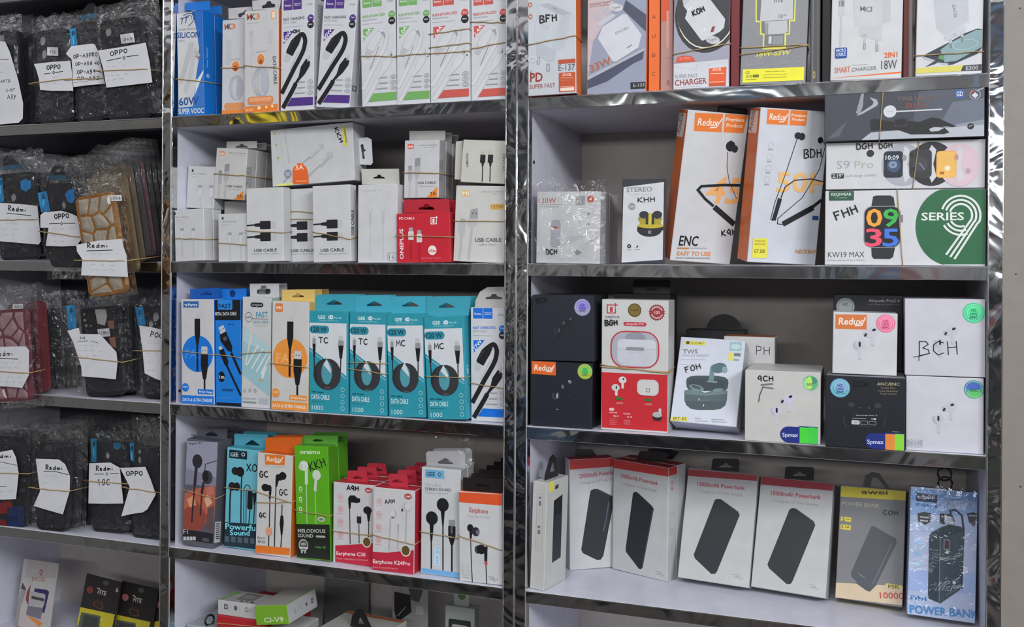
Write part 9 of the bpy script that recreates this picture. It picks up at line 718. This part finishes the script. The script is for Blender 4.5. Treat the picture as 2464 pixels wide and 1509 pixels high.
 {'key': 'c4b','n': 6,'step': (0.0015,0.012),'col': '#232327','kind': 'plain','lab': 'dark phone case with a bent note,second from left on the lowest case shelf','blab': 'phone cases behind the bent note case on the lowest shelf','holes': [],'tags': [],'extra': [('camera_ring','#3a3a40',[[14.6,141.1],[21,145.2],[29.2,142.5],[29.5,134],[22.1,131.9],[14.8,134.6]])],'stick': [],'notes': [('bent white note second from the left on the lowest case shelf',[[2.3,120.5],[51.8,121.6],[64.9,114.6],[75.7,95],[76,69.7],[63,30.5],[32.3,35.3],[0.6,40.7],[13.4,66],[9.5,83.7]],[('H','#17171b',1.77,'Redmi',24.1,102.9,36.3,8.1,2.2),('L','#17171b',1.1,[19.7,100.1,46.1,101,72.5,97.3]),('L','#8a8a92',0.35,[22.7,93.3,24.8,91.6,26.9,91,28.9,91.6,31,92.1,33,94]),('L','#8a8a92',0.35,[38.5,92.3,40.3,92.5,42.1,93.3,43.9,94.3,45.8,94,47.6,92.3]),('L','#8a8a92',0.35,[21.8,81.7,23.7,82,25.6,81.2,27.5,79.9,29.3,80.5,31.2,81.4])])],'bag': [[-20.5,177.3],[95.5,-2.3]]},
 {'key': 'c4c','n': 3,'step': (0.003,0.012),'col': '#232327','kind': 'plain','lab': 'dark phone case with blue side tag under a squarish note on the lowest case shelf','blab': 'phone cases behind the squarish note on the lowest shelf','holes': [(32.6,127.3,6.6,6.6)],'tags': [('#2a7ea8',[[0.9,156.1],[12.5,156.1],[12.2,117.1],[1.6,116.2]])],'extra': [('hexagon_sticker','#23688f',[[48.1,149],[56.3,152.8],[64.4,149.1],[63.7,140.2],[56.2,136.4],[48.7,140.9]])],'stick': [],'notes': [('squarish white note with a name and number on the lowest case shelf',[[2.6,114.9],[48.7,116.6],[68.8,108],[75.6,49.3],[35.1,47.8],[0.5,47.5]],[('H','#17171b',1.77,'Redmi',17.5,102.3,37,8.1,2),('H','#17171b',1.52,'10C',20.6,77.8,27.1,10.1,2.1),('L','#17171b',1,[13.1,96.9,34.8,97.3]),('L','#17171b',1,[47.9,97.9,66.7,98.7]),('L','#17171b',0.8,[38.8,97.8,41.4,100.1,44,97.9,41.4,95.6,38.8,97.8])])],'bag': [[-2.3,168.4],[84.5,-1.8]]},
 {'key': 'c4d','n': 3,'step': (0.002,0.012),'col': '#232327','kind': 'plain','lab': 'dark phone case in a crumpled bag at the right end of the lowest case shelf','blab': 'phone cases behind the right end case on the lowest shelf','holes': [(17.6,142,5.5,5),(17.3,127.7,5.5,7.5)],'tags': [('#2a6f90',[[1.5,156.4],[10,156.5],[9.9,123.9],[1.9,127.5]])],'extra': [],'stick': [],'notes': [('arrow shaped white note at the right end of the lowest case shelf',[[-14.9,115.1],[39,118.3],[49.7,98.3],[60.2,74],[42.3,49.1],[32.6,43.7],[10.2,40.2],[-13.5,34.9],[5.6,84.4]],[('H','#17171b',1.75,'OPPO',-1.5,102.9,35.4,7,1.8),('L','#8a8a92',0.35,[12.9,91.8,14.6,93.1,16.2,92.8,17.9,93.4,19.6,93.1,21.2,91.9]),('L','#8a8a92',0.35,[18.5,71.7,20.6,71.4,22.7,71.6,24.8,74.2,26.9,73.2,29,73.2])])],'bag': [[5.4,199.9],[72.4,-3.2]]},
]
ORD = ['first', 'second', 'third', 'fourth', 'fifth', 'sixth', 'seventh', 'eighth']
ROOT = {}
def build_tab(o, t):
    name, c, off, outer, hole = t; bm = bmesh.new(); y0 = off / 1000 - .0008
    plate(bm, [(p[0] / 1000, p[1] / 1000) for p in outer], [[(p[0] / 1000, p[1] / 1000) for p in hole]] if hole else [], .0008, lambda u, v, d: (u - o['_w'] / 2, y0 + d, v))
    me = bpy.data.meshes.new(name); bm.to_mesh(me); bm.free(); return link(name, me, [mat(c, .4)], o)
for key, (name, cat, label, short, cols, nback) in META.items():
    b = BOX[key]; o = carton(name, b[3], b[4], b[5], cols); place(o, b); o['_w'] = b[3]; tag(o, label, cat)
    used = {}
    for part, face, items in ART.get(key, ()):
        print_mesh(part, items, facemap(face, b[3], b[4], b[5]), o, lift=6e-5 + 2.2e-5 * used.get(face, 0), size={'F': (b[3], b[4]), 'R': (b[5], b[4]), 'L': (b[5], b[4]), 'T': (b[3], b[5]), 'B': (b[3], b[5])}[face]); used[face] = used.get(face, 0) + len(items) + 1
    for t in TAB.get(key, ()): build_tab(o, t)
    ROOT[key] = o
    step = STEP.get(key, (0, b[5] + .0012)); M = o.matrix_world.copy()
    for k in range(nback):
        c = copy_tree(o, ('hang_tab',)); d = Vector((step[0] * (k + 1) , step[1] * (k + 1), 0)); c.matrix_world = Matrix.Translation(M.to_3x3() @ d) @ M
        g = 'boxes lined up behind ' + short
        tag(c, (ORD[k] + ' ' if nback > 1 else '') + 'matching box lined up directly behind ' + short, cat, g)
for o in ROOT.values(): del o['_w']
for o in list(COL.objects):
    if '_w' in o: del o['_w']
# ---- rubber bands around the bundles
BAND_MAT = mat('#a58a5e', .55, 'rubber')
def ring_pts(b, p, q, depth, e=.0012, vertical=False):
    Wb, Hb = b[3], b[4]; (u0, v0), (u1, v1) = [(a[0] / 1000, a[1] / 1000) for a in (p, q)]
    r = random.Random(int(v0 * 1e5)); pts = []
    if not vertical:
        u0, u1 = -Wb / 2 - e, Wb / 2 + e; n = 8; vm = (v0 + v1) / 2
        pts += [(u0 + (u1 - u0) * i / n, -e - .0004, v0 + (v1 - v0) * i / n + (r.uniform(-.0006, .0006) if 0 < i < n else 0)) for i in range(n + 1)]
        pts += [(u1, depth * .5, v1 * .6 + vm * .4), (u1, depth + e, vm), (u0, depth + e, vm), (u0, depth * .5, v0 * .6 + vm * .4)]
    else:
        u0 -= Wb / 2; u1 -= Wb / 2
        pts += [(u0 + (u1 - u0) * i / 6, -e, Hb + e + (-2 * e - Hb) * i / 6) for i in range(7)]
        pts += [(u1, depth + e, -e), (u0, depth + e, Hb + e)]
    return pts
seen = {}
for key, bands in BAND.items():
    nm, cat, label, short, cols, nback = META[key]; b = BOX[key]
    for i, (c, w, pp) in enumerate(bands):
        dep = (STEP.get(key, (0, b[5] + .0012))[1]) * nback + b[5]
        if key in ('hr1', 'hr2', 'hg1', 'us1', 'us2'): dep = b[5]
        t = tube('rubber_band', ring_pts(b, pp[0], pp[-1], dep), .0007, BAND_MAT, None, True, 6); place(t, b)
        pos = '' if len(bands) == 1 else (('lower ', 'upper ') if len(bands) == 2 else ('upper ', 'middle ', 'lower '))[i]
        if len(bands) == 2: pos = 'upper ' if pp[0][1] + pp[-1][1] >= max(q[2][0][1] + q[2][-1][1] for q in bands) - 1e-6 else 'lower '
        tag(t, pos + 'tan rubber band stretched around ' + short, 'rubber band')
for key, pp in VB.items():
    b = BOX[key]; t = tube('rubber_band', ring_pts(b, pp[0], pp[1], b[5], vertical=True), .0006, BAND_MAT, None, True, 6); place(t, b)
    tag(t, 'pale rubber band running top to bottom around ' + META[key][3], 'rubber band')
# ---- shrink wrap and film over some boxes
for key, x, w, z, h, y, amp, sd, nm in WRAPS:
    crumple(nm, w, h, amp, sd, WRAP, ROOT[key], x, z, y, 14, 14)
# ------------------------------------------------------------------ small extras
def extras():
    dark = mat('#1e1d20', .35, 'plastic'); 
    # carrying loops of the power bank boxes
    def loop(key, pts, r, label=None, nm='carry_loop', flat=1.):
        o = tube(nm, [Vector(p) for p in pts], r, dark, ROOT[key], False, 8, flat)
        if label: o['label'] = label
        return o
    b = BOX['awei']; H_ = b[4]; D = b[5]
    bm = bmesh.new()
    plate(bm, [(-.016, H_ - .004), (-.012, H_ + .0165), (-.004, H_ + .0225), (.006, H_ + .0215), (.026, H_ - .004), (.0205, H_ - .004), (.004, H_ + .0145), (-.003, H_ + .0145), (-.0065, H_ - .004)], [], .0012, lambda u, v, d: (u, D * .55 + d, v))
    me = bpy.data.meshes.new('carry_loop'); bm.to_mesh(me); bm.free(); link('carry_loop', me, [dark], ROOT['awei'])
    b = BOX['remax']; H_ = b[4]; D = b[5]
    for dx, dz, y in ((.002, .0075, .010), (.003, .019, .032)):
        tube('cable_loop', [(dx + .0085 * math.cos(a * math.pi / 8), y, H_ + dz + .0085 * math.sin(a * math.pi / 8)) for a in range(16)], .0014, dark, ROOT['remax'], True, 8)
    b = BOX['nar']; H_ = b[4]; D = b[5]; bm = bmesh.new()
    plate(bm, [(.012, H_ - .004), (.012, H_ + .008), (.025, H_ + .030), (.034, H_ + .034), (.043, H_ + .026), (.052, H_ - .004)], [[(.026, H_ + .010), (.031, H_ + .022), (.038, H_ + .020), (.042, H_ + .008)]], .0012, lambda u, v, d: (d, u, v))
    bmesh.ops.recalc_face_normals(bm, faces=bm.faces); me = bpy.data.meshes.new('hang_handle'); bm.to_mesh(me); bm.free(); link('hang_handle', me, [dark], ROOT['nar'])
    # black gift-box lid edges on the two smart-watch-band Redux cartons' top corner clip
    b = BOX['rx1']; box('carry_clip', (.002, .044, .012, .016, b[4] - .002, b[4] + .0085), [dark], ROOT['rx1'], .002)
extras()
def free_box(name, cat, label, x, y, z, w, h, d, cols, yaw=0, arts=(), lean=0, roll=0):
    o = carton(name, w, h, d, cols); b = (x, y, z, w, h, d, math.radians(yaw), math.radians(lean), math.radians(roll)); place(o, b); tag(o, label, cat)
    for part, face, items in arts: print_mesh(part, items, facemap(face, w, h, d), o)
    return o
WB = ('#c9c8c6', '#c3c2c0', '#cfcecb', '#b5b4b2')
free_box('cable_box', 'box', 'plain grey-white box lying under the tilted cable box on the second shelf', -.487, .056, .0016, .075, .0995, .05, ('#a9a8a8', '#a3a2a2', '#adacac', '#999'))
free_box('cable_box', 'box', 'plain red box standing behind the hang tab of the red cable box', -.146, .064, .0016, .08, .0955, .04, ('#a82535', '#8f1f2d', '#a82535', '#8f1f2d'))
# spines of boxes wedged between the chargers on the top right shelf
for nm, lb, x, w, y, h, d_, c, ar in (
    ('charger_box', 'orange spine of a box wedged just right of the grey 33W charger box', .1990, .0150, .012, .165, .08, ('#d9682a', '#b9552a', '#d9682a', '#a44'), [('T', '#7a2f12', t, 4.6, y_, 5, 5.5, 0, 0, 0) for t, y_ in (('C', 22), ('B', 48), ('U', 74), ('A', 100))] + [('R', '#e6d8d0', 4, 128, 11, 150, 2)]),
    ('charger_box', 'pinkish brown box edge wedged left of the charger box with the wireless disc', .2160, .0170, .014, .160, .08, ('#a97f78', '#8f6a64', '#a97f78', '#855'), [('T', '#8a3a34', 'R', 9, 8, 5, 9, 0, 0, 0), ('R', '#c9502f', 1, 96, 12, 150, 0), ('R', '#c98d80', 8, 60, 11, 110, 0)]),
    ('charger_box', 'dark red box edge between the wireless disc charger and the yellow outlined box', .3078, .0118, .010, .155, .10, ('#6a1c22', '#4a1218', '#6a1c22', '#411'), []),
    ('charger_box', 'dark grey box edge just right of the yellow outlined charger box', .4088, .0122, .014, .150, .10, ('#4a4b4f', '#3a3b3e', '#4a4b4f', '#333'), [('R', '#8d8e92', 3, 0.5, 3.6, 149, 0), ('R', '#77787c', 9, .5, 9.5, 149, 0), ('E', '#a8924a', 5, 12, 1.6, 5, .5, 0)]),
    ('charger_box', 'black box edge left of the white two in one charger box', .4218, .0112, .03, .150, .10, ('#1b1b1e', '#151517', '#1b1b1e', '#111'), []),
    ('charger_box', 'dark red and grey box edge right of the white two in one charger box', .5200, .0110, .020, .140, .10, ('#6a2620', '#4a1a16', '#6a2620', '#411'), [('R', '#8f8d8c', 7, .5, 10.8, 139, 0)])):
    o = free_box(nm, 'box', lb, x, y, .2350, w, h, d_, c)
    if ar: print_mesh('spine_print', ar, facemap('F', w, h, d_), o)
# small earbud boxes peeking out behind the tilted white headset box
o = free_box('earbud_box', 'box', 'small white box with orange top half hidden behind the tilted headset box', .318, .10, -.2276, .07, .128, .045, ('#d3d2d2', '#a9a8aa', '#a5603e', '#bbb'))
print_mesh('pen_marking', [('H', '#1a1a1e', .9, 'PH', 44, 104, 20, 11, 0)], facemap('F', .07, .128, .045), o)
bm = bmesh.new(); plate(bm, [(.026 * math.cos(a * math.pi / 12), .024 * math.sin(a * math.pi / 12)) for a in range(13)], [], .003, lambda u, v, d: (u, d, v)); bmesh.ops.recalc_face_normals(bm, faces=bm.faces)
o = free_box('earbud_box', 'box', 'dark box with a rounded black hanger behind the tilted headset box', .262, .16, -.2276, .085, .132, .045, ('#242428', '#242428', '#242428', '#222'))
me = bpy.data.meshes.new('hanger'); bm.to_mesh(me); bm.free(); h = link('hanger', me, [mat('#16161a', .3, 'plastic')], o); h.location = (.01, .02, .131)
o = free_box('earbud_box', 'box', 'wide black earbud box behind the white box with the orange sticker', .4745, .066, -.1364, .086, .099, .03, ('#1b1b21', '#17171c', '#26262c', '#111'))
print_mesh('front_print', [('T', '#b9b9bd', 'Airpods Pro2 6', 44, 90, 38, 3.6, 0, 1, 0), ('T', '#8d8d92', 'with Display and Touch Control', 44, 86, 38, 1.8, 0, 0, 0), ('E', '#a9b0ac', 15, 83, 11.5, 11.5, 0, 0), ('E', '#6d7a74', 15, 83, 9.6, 9.6, .92, 0), ('T', '#4a5a52', 'HZ', 12, 84, 6, 3.6, 0, 1, 0)], facemap('F', .086, .099, .03), o)
bm = bmesh.new(); plate(bm, rrect(-.028, 0, .028, .022, .004), [[(-.012, .006), (0, .012), (.012, .006)]], .0012, lambda u, v, d: (u, d, v))
o = free_box('charger_box', 'box', 'dark box with a hanger in shadow behind the red and white earbud box', .160, .125, -.2276, .085, .185, .05, ('#2a292d', '#262529', '#2a292d', '#222'))
me = bpy.data.meshes.new('hanger'); bm.to_mesh(me); bm.free(); h = link('hanger', me, [mat('#1e1d21', .35, 'plastic')], o); h.location = (.012, .01, .184)
# ---- lowest visible compartment of the middle unit
SIL = ('#9aa6b0', '#8d99a3', '#9aa0a6', '#7d8890')
o = free_box('powerbank_box', 'box', 'silver blue box with black carrying loops at the bottom left of the middle unit', -.5475, .035, -.6895, .058, .094, .12, SIL)
print_mesh('front_print', [('R', '#6f93a8', 4, 70, 40, 92, 0), ('T', '#a9bcc8', 'RCEM', 8, 76, 28, 8, 0, 1, 0)], facemap('F', .058, .094, .12), o)
print_mesh('top_print', [('P', '#b3b9be', [6, 20, 54, 20, 54, 24, 6, 24]), ('P', '#b3b9be', [6, 60, 54, 60, 54, 64, 6, 64])], facemap('T', .058, .094, .12), o)
for k in range(4):
    tube('carry_loop', [(.006 + k * .004 + .003 * math.cos(a * math.pi / 8), .012 + k * .03 + .0075 * math.cos(a * math.pi / 8), .1015 + .0085 * math.sin(a * math.pi / 8)) for a in range(16)], .0017, mat('#17171a', .35, 'plastic'), o, True, 8)
o = free_box('earphone_box', 'box', 'red box under the two white flat boxes in the lowest middle compartment', -.467, .03, -.6895, .096, .1185, .13, ('#a8252f', '#8f1f28', '#b02834', '#8f1f28'))
t = tube('rubber_band', ring_pts((0, 0, 0, .1, .1185, .13), (20, 106), (60, 112), .13), .0007, BAND_MAT, None, True); t.location = (-.467, .03, -.6895); tag(t, 'tan rubber band around the red box in the lowest middle compartment', 'rubber band')
o = free_box('neckband_box', 'box', 'white flat box with small icons lying on the red box', -.474, .034, -.5707, .084, .0235, .05, ('#c6c6c8', '#b9b9bb', '#a8a8a6', '#aaa'))
print_mesh('front_print', [(('R', '#55555a', 12, 10, 19, 18, .6)), ('R', '#c6c6c8', 14, 12, 17, 16, 0), ('E', '#55555a', 34, 14, 3.2, 4, 0, 0), ('E', '#77777c', 55, 14, 3.6, 4, .6, 0), ('E', '#8d8d92', 74, 14, 3.4, 4, .7, 0), ('L', '#aaa', .8, [22, 9, 22, 18]), ('L', '#aaa', .8, [42, 9, 42, 18]), ('L', '#aaa', .8, [62, 9, 62, 18])], facemap('F', .084, .0235, .05), o)
print_mesh('top_print', [('P', '#6f9a4a', [2, 2, 6, 2, 14, 46, 4, 46]), ('R', '#77756f', 26, 12, 58, 44, 0), ('R', '#8d8a84', 30, 22, 50, 36, 0), ('E', '#3c3c3e', 40, 8, 2.4, 2.4, 0, 0), ('E', '#3c3c3e', 50, 8, 2.4, 2.4, 0, 0), ('E', '#3c3c3e', 60, 8, 2.4, 2.4, 0, 0)], facemap('T', .084, .0235, .05), o)
o = free_box('earbud_box', 'box', 'white box with a bright green end lying tilted in the lowest middle compartment', -.398, .012, -.5655, .060, .030, .085, ('#6f9f2c', '#c3c3c5', '#aeaca6', '#aaa'), 0, (), 0, -9)
print_mesh('end_print', [('T', '#c9d6b5', 'CI-V9', 15, 4, 36, 8, 0, 1, 0)], facemap('F', .060, .030, .085), o)
print_mesh('side_print', [('E', '#77777c', 20, 14, 3, 3, .7, 0), ('E', '#8d8d92', 38, 14, 3, 3, .7, 0), ('E', '#55555a', 54, 14, 2.4, 3, 0, 0), ('R', '#55555a', 68, 10, 74, 18, 1), ('R', '#c3c3c5', 70, 12, 72, 16, 0)], facemap('R', .060, .030, .085), o)
free_box('earphone_box', 'box', 'small white box standing below the green ended box', -.39, .02, -.6895, .05, .1115, .075, WB)
o = free_box('powerbank_box', 'box', 'white box with orange rim and black strap in the lowest middle compartment', -.278, .03, -.6895, .11, .119, .09, ('#c3c2be', '#b9b8b4', '#b3b1ac', '#aaa'), -4)
print_mesh('top_print', [('R', '#a5603a', 2, 78, 108, 88, 0)], facemap('T', .11, .119, .09), o)
bm = bmesh.new(); plate(bm, [(-.018, -.002), (-.014, .018), (-.004, .030), (.006, .028), (.020, .004), (.020, -.002)], [[(-.004, .006), (0, .018), (.010, .006)]], .002, lambda u, v, d: (u, d, v)); me = bpy.data.meshes.new('carry_strap'); bm.to_mesh(me); bm.free(); h = link('carry_strap', me, [mat('#1b1a1c', .4, 'plastic')], o); h.location = (.005, .03, .119)
o = free_box('blister_card', 'card', 'grey blister card with a black gadget behind the white box with a strap', -.228, .15, -.6895, .066, .185, .003, ('#8f8d8b', '#8f8d8b', '#8f8d8b', '#888'), -3)
print_mesh('gadget_print', [('P', '#232326', [4, 150, 34, 148, 36, 120, 10, 100, 4, 118]), ('P', '#4a4744', [30, 160, 44, 172, 58, 160, 50, 138, 36, 140]), ('R', '#a9a8a6', 44, 118, 58, 132, 1), ('L', '#b5b4b2', .8, [10, 110, 26, 128])], facemap('F', .066, .185, .003), o)
o = free_box('earbud_card', 'card', 'pale hanging pack with a round green window at the bottom of the middle unit', -.127, .12, -.6895, .05, .150, .02, ('#a5aba3', '#9aa098', '#a5aba3', '#888'))
bm = bmesh.new(); plate(bm, rrect(-.013, 0, .013, .030, .004), [ell(0, .016, .0065, .0065)], .0015, lambda u, v, d: (u, d, v)); me = bpy.data.meshes.new('hang_tab'); bm.to_mesh(me); bm.free(); h = link('hang_tab', me, [mat('#a9aea6', .4)], o); h.location = (0, .008, .1495)
print_mesh('front_print', [('R', '#2c3630', 6, 100, 44, 130, 3), ('R', '#b9beb6', 12, 108, 38, 122, 2)], facemap('F', .05, .15, .02), o)
bm = bmesh.new(); plate(bm, rrect(-.013, 0, .013, .030, .004), [], .0006, lambda u, v, d: (u, d, v)); me = bpy.data.meshes.new('green_window'); bm.to_mesh(me); bm.free(); h = link('green_window', me, [mat('#4f7a3c', .4)], o); h.location = (0, .0096, .1495); h['label'] = 'green backing seen through the round hole'
o = free_box('hang_card', 'card', 'tall grey card with a punched hole standing against the back panel', -.408, .262, -.6895, .09, .212, .003, ('#7a7876', '#7a7876', '#7a7876', '#777'))
print_mesh('hole_print', [('E', '#19191b', 48, 196, 9, 6, 0, 0), ('E', '#8d8b89', 48, 197, 5, 3.4, 0, 0)], facemap('F', .09, .212, .003), o)
# cable end in the bottom right corner, on a lower ledge of the wall panel
# ------------------------------------------------------------------ bagged phone cases
PAPER = mat('#d8d8dc', .75, 'paper'); INSERT = mat('#a5a5a8', .6, 'paper'); STICK = mat('#dcdcde', .5, 'paper')
def sheet_paper(name, poly, to3, parent, m, bend=.0015, sd=0):
    """thin paper with a soft curl: outline triangulated and displaced"""
    bm = bmesh.new(); P = [(p[0] / 1000, p[1] / 1000) for p in poly]
    if signed(P) < 0: P = P[::-1]
    cx = sum(p[0] for p in P) / len(P); cy = sum(p[1] for p in P) / len(P); R_ = max(math.dist(p, (cx, cy)) for p in P)
    plate(bm, P, [], .0003, to3)
    me = bpy.data.meshes.new(name); bm.to_mesh(me); bm.free(); return link(name, me, [m], parent)
CASE_MESH = {}
for d in CASES:
    b = BOX[d['key']]; W_, H_ = b[3], b[4]; rnd = random.Random(len(d['lab']) * 13 + int(W_ * 1e5))
    body = mat(d['col'], .28, 'case'); T_ = .0095
    to3 = lambda u, v, dd: (u - W_ / 2, dd, v)
    bm = bmesh.new(); holes = [[(p[0] / 1000, p[1] / 1000) for p in ell(*h, 0, 20)] for h in d['holes']]
    holes = [h for h in holes if all(.002 < p[0] < W_ - .002 for p in h)]
    plate(bm, rrect(0, 0, W_, H_, min(.011, W_ / 2.2), 6), holes, T_, to3)
    me = bpy.data.meshes.new('phone_case'); bm.to_mesh(me); bm.free()
    o = link('phone_case', me, [body]); place(o, b)
    tag(o, d['lab'], 'phone case')
    # raised rim around the back face
    bm = bmesh.new(); plate(bm, rrect(0.0004, 0.0004, W_ - .0004, H_ - .0004, min(.0108, W_ / 2.3), 6), [rrect(.0022, .0022, W_ - .0022, H_ - .0022, min(.009, W_ / 2.8), 6)], .0005, lambda u, v, dd: (u - W_ / 2, dd - .0006, v))
    me = bpy.data.meshes.new('rim'); bm.to_mesh(me); bm.free(); link('rim', me, [body], o)
    if holes:
        box('case_insert', (-W_ / 2 + .002, W_ / 2 - .002, T_ - .004, T_ - .003, .004, H_ - .004), [INSERT], o, 0)
    if d['kind'] == 'gem':
        gold = d['col'] == '#8f5f24'; facet = mat('#a39a8a' if gold else '#a08088', .12, 'gem')
        seeds = [(W_ * (i + .5 + rnd.uniform(-.42, .42)) / 3, H_ * (j + .5 + rnd.uniform(-.42, .42)) / 6) for j in range(6) for i in range(3)]
        for a in seeds:
            P = [(.003, .003), (W_ - .003, .003), (W_ - .003, H_ - .003), (.003, H_ - .003)]      # cut the back down to the region nearest this stone
            for c in seeds:
                if c is a: continue
                mx_, my_, dx, dy = (a[0] + c[0]) / 2, (a[1] + c[1]) / 2, c[0] - a[0], c[1] - a[1]; Q = []
                for p, q in zip(P, P[1:] + P[:1]):
                    sp = (p[0] - mx_) * dx + (p[1] - my_) * dy; sq = (q[0] - mx_) * dx + (q[1] - my_) * dy
                    if sp <= 0: Q.append(p)
                    if (sp < 0) != (sq < 0): t_ = sp / (sp - sq); Q.append((p[0] + t_ * (q[0] - p[0]), p[1] + t_ * (q[1] - p[1])))
                P = Q
            if len(P) < 3: continue
            cx = sum(p[0] for p in P) / len(P); cy = sum(p[1] for p in P) / len(P); P = [(cx + (p[0] - cx) * .84, cy + (p[1] - cy) * .84) for p in P]; n = len(P)
            bm = bmesh.new(); A = [bm.verts.new(to3(p[0], p[1], -.0004)) for p in P]; T1 = [bm.verts.new(to3(cx + (p[0] - cx) * .62, cy + (p[1] - cy) * .62, -.0022)) for p in P]
            for q in range(n): bm.faces.new((A[q], A[(q + 1) % n], T1[(q + 1) % n], T1[q]))
            bm.faces.new(T1); bm.faces.new(A[::-1]); bmesh.ops.recalc_face_normals(bm, faces=bm.faces)
            me = bpy.data.meshes.new('gem'); bm.to_mesh(me); bm.free(); link('gem', me, [facet], o)
    for k, (nm, c, poly) in enumerate(d['extra']):
        bm = bmesh.new(); plate(bm, [(min(max(p[0] / 1000, .0012), W_ - .0012), min(max(p[1] / 1000, .0012), H_ - .0012)) for p in poly], [], .0008, lambda u, v, dd: (u - W_ / 2, dd - .0012 - .0009 * (nm == 'lens') - .0001 * k, v)); me = bpy.data.meshes.new(nm); bm.to_mesh(me); bm.free(); link(nm, me, [mat(c, .35, 'plastic')], o)
    for c, poly in d['tags']:
        bm = bmesh.new(); plate(bm, [(p[0] / 1000, p[1] / 1000) for p in poly], [], .0006, lambda u, v, dd: (u - W_ / 2, dd - .0022, v)); me = bpy.data.meshes.new('side_tag'); bm.to_mesh(me); bm.free(); q = link('side_tag', me, [mat(c, .4, 'card')], o)
        cx = sum(p[0] for p in poly) / len(poly); cy = max(p[1] for p in poly)
        print_mesh('tag_print', [('E', '#141a20', cx, cy - 9, 3, 3.6, .45, 0), ('L', '#9cc4dc', .8, [cx - 1, cy - 16, cx - .4, cy - 28])], lambda u, v, dd: (u - W_ / 2, dd - .0022, v), q)
    if 'hang' in d:
        c, outer, hole = d['hang']; bm = bmesh.new(); plate(bm, [(p[0] / 1000, p[1] / 1000) for p in outer], [[(p[0] / 1000, p[1] / 1000) for p in hole]] if hole else [], .001, lambda u, v, dd: (u - W_ / 2, dd + .002, v)); me = bpy.data.meshes.new('header_hanger'); bm.to_mesh(me); bm.free(); q = link('header_hanger', me, [mat(c, .35, 'card')], o)
        xs = [p[0] for p in outer]; ys = [p[1] for p in outer]; print_mesh('header_print', [('R', '#1f4f6a', min(xs) + 1, min(ys), max(xs) - 1, min(ys) + (max(ys) - min(ys)) * .3, 0)], lambda u, v, dd: (u - W_ / 2, dd + .002, v), q)
    for poly, tx in d['stick']:
        q = sheet_paper('price_sticker', poly, lambda u, v, dd: (u - W_ / 2, dd - .0038, v), o, STICK); print_mesh('sticker_print', tx, lambda u, v, dd: (u - W_ / 2, dd - .0038, v), q)
    if 'bag' in d:
        (x0, z1), (x1, z0) = d['bag']; x0, z1, x1, z0 = x0 / 1000, z1 / 1000, x1 / 1000, z0 / 1000
        if any(0 <= b[2] - z < .02 for z in ZS): z0 = max(z0, .0034 + abs(math.sin(b[8])) * max(0, -x0, x1 - W_))   # the bag stands on the shelf too
        crumple('plastic_bag', x1 - x0, z1 - z0, .0030, len(d['lab']) + int(1e4 * W_), FILM, o, x0 - W_ / 2, z0, -.0018, 12, 20, .0118)
    for lb, poly, tx in d['notes']:
        r = bpy.data.objects.new('paper_note', None); nf = lambda u, v, dd: (u - W_ / 2, dd - .0085, v)
        bm = bmesh.new(); P = [(p[0] / 1000, p[1] / 1000) for p in poly]; plate(bm, P, [], .0003, nf); me = bpy.data.meshes.new('paper_note'); bm.to_mesh(me); bm.free()
        bpy.data.objects.remove(r); r = link('paper_note', me, [PAPER]); place(r, b); tag(r, lb, 'paper note')
        print_mesh('handwriting', tx, nf, r)
    # the rest of the bundle: one bagged case behind another
    M = o.matrix_world.copy(); sx, sy = d['step']
    bm = bmesh.new(); plate(bm, rrect(0, 0, W_, H_ - .001, min(.011, W_ / 2.2), 4), [], T_, to3); me2 = bpy.data.meshes.new('phone_case'); bm.to_mesh(me2); bm.free()
    cols = {'#8f5f24': ('#6a5a40', '#5a4d3c', '#3a3a3e', '#5a3a40', '#2a2a2e', '#232428', '#232428'), '#6f3440': ('#6f3038', '#50262c')}.get(d['col'], ('#26262b', '#1f2026', '#2b2a2d', '#232428', '#26262b', '#202024'))
    bagm = None
    for k in range(d['n']):
        m2 = me2.copy(); c = link('phone_case', m2, [mat(cols[k % len(cols)], .3, 'case')])
        V = M.to_3x3() @ Vector((sx * (k + 1) + rnd.uniform(-.0015, .0015), max(sy, .0118) * (k + 1) + .012, 0)); y_k = b[1] + V.y
        zs = max(z for z in ZS if z < b[2] + .12); low = zs + .0012 - b[2]     # shelf level under this bundle
        if low > .004:                                                        # bundle hangs over the edge: rear cases step up onto the shelf
            t_ = min(1, max(0, (V.y) / max(.001, -.014 - b[1]))); V.z += low * t_ if y_k < -.0135 else low + .0005
        else: V.z = rnd.uniform(.0002, .003)
        c.matrix_world = Matrix.Translation(V) @ M
        tag(c, ORD[k] + ' ' + d['blab'].replace('phone cases', 'bagged phone case'), 'phone case', d['blab'])
        if bagm is None:
            g = crumple('plastic_bag', W_ + .012, H_ + .03, .0010, k + int(W_ * 9e4), FILM, c, -W_ / 2 - .006, .0004, .0, 6, 12); bagm = g.data
        else: link('plastic_bag', bagm, (), c)
    if d['key'] in ('c1b', 'c1d', 'c2a', 'c2c', 'c3a', 'c3b', 'c3c', 'c4b', 'c4c', 'c4d', 'c1c', 'c2b', 'c4a'):
        zz = NOTEBAND.get(d['key'], .07); dep = max(sy, .0118) * d['n'] + .012 + T_
        t = tube('rubber_band', ring_pts((0, 0, 0, W_ + .004, H_, 0), (0, zz[0] * 1000), (1, zz[1] * 1000), dep, .009), .0008, BAND_MAT, None, True); place(t, b)
        tag(t, 'tan rubber band holding the ' + d['blab'], 'rubber band')
# bare cards hanging in the lowest left compartment are part of the box table above
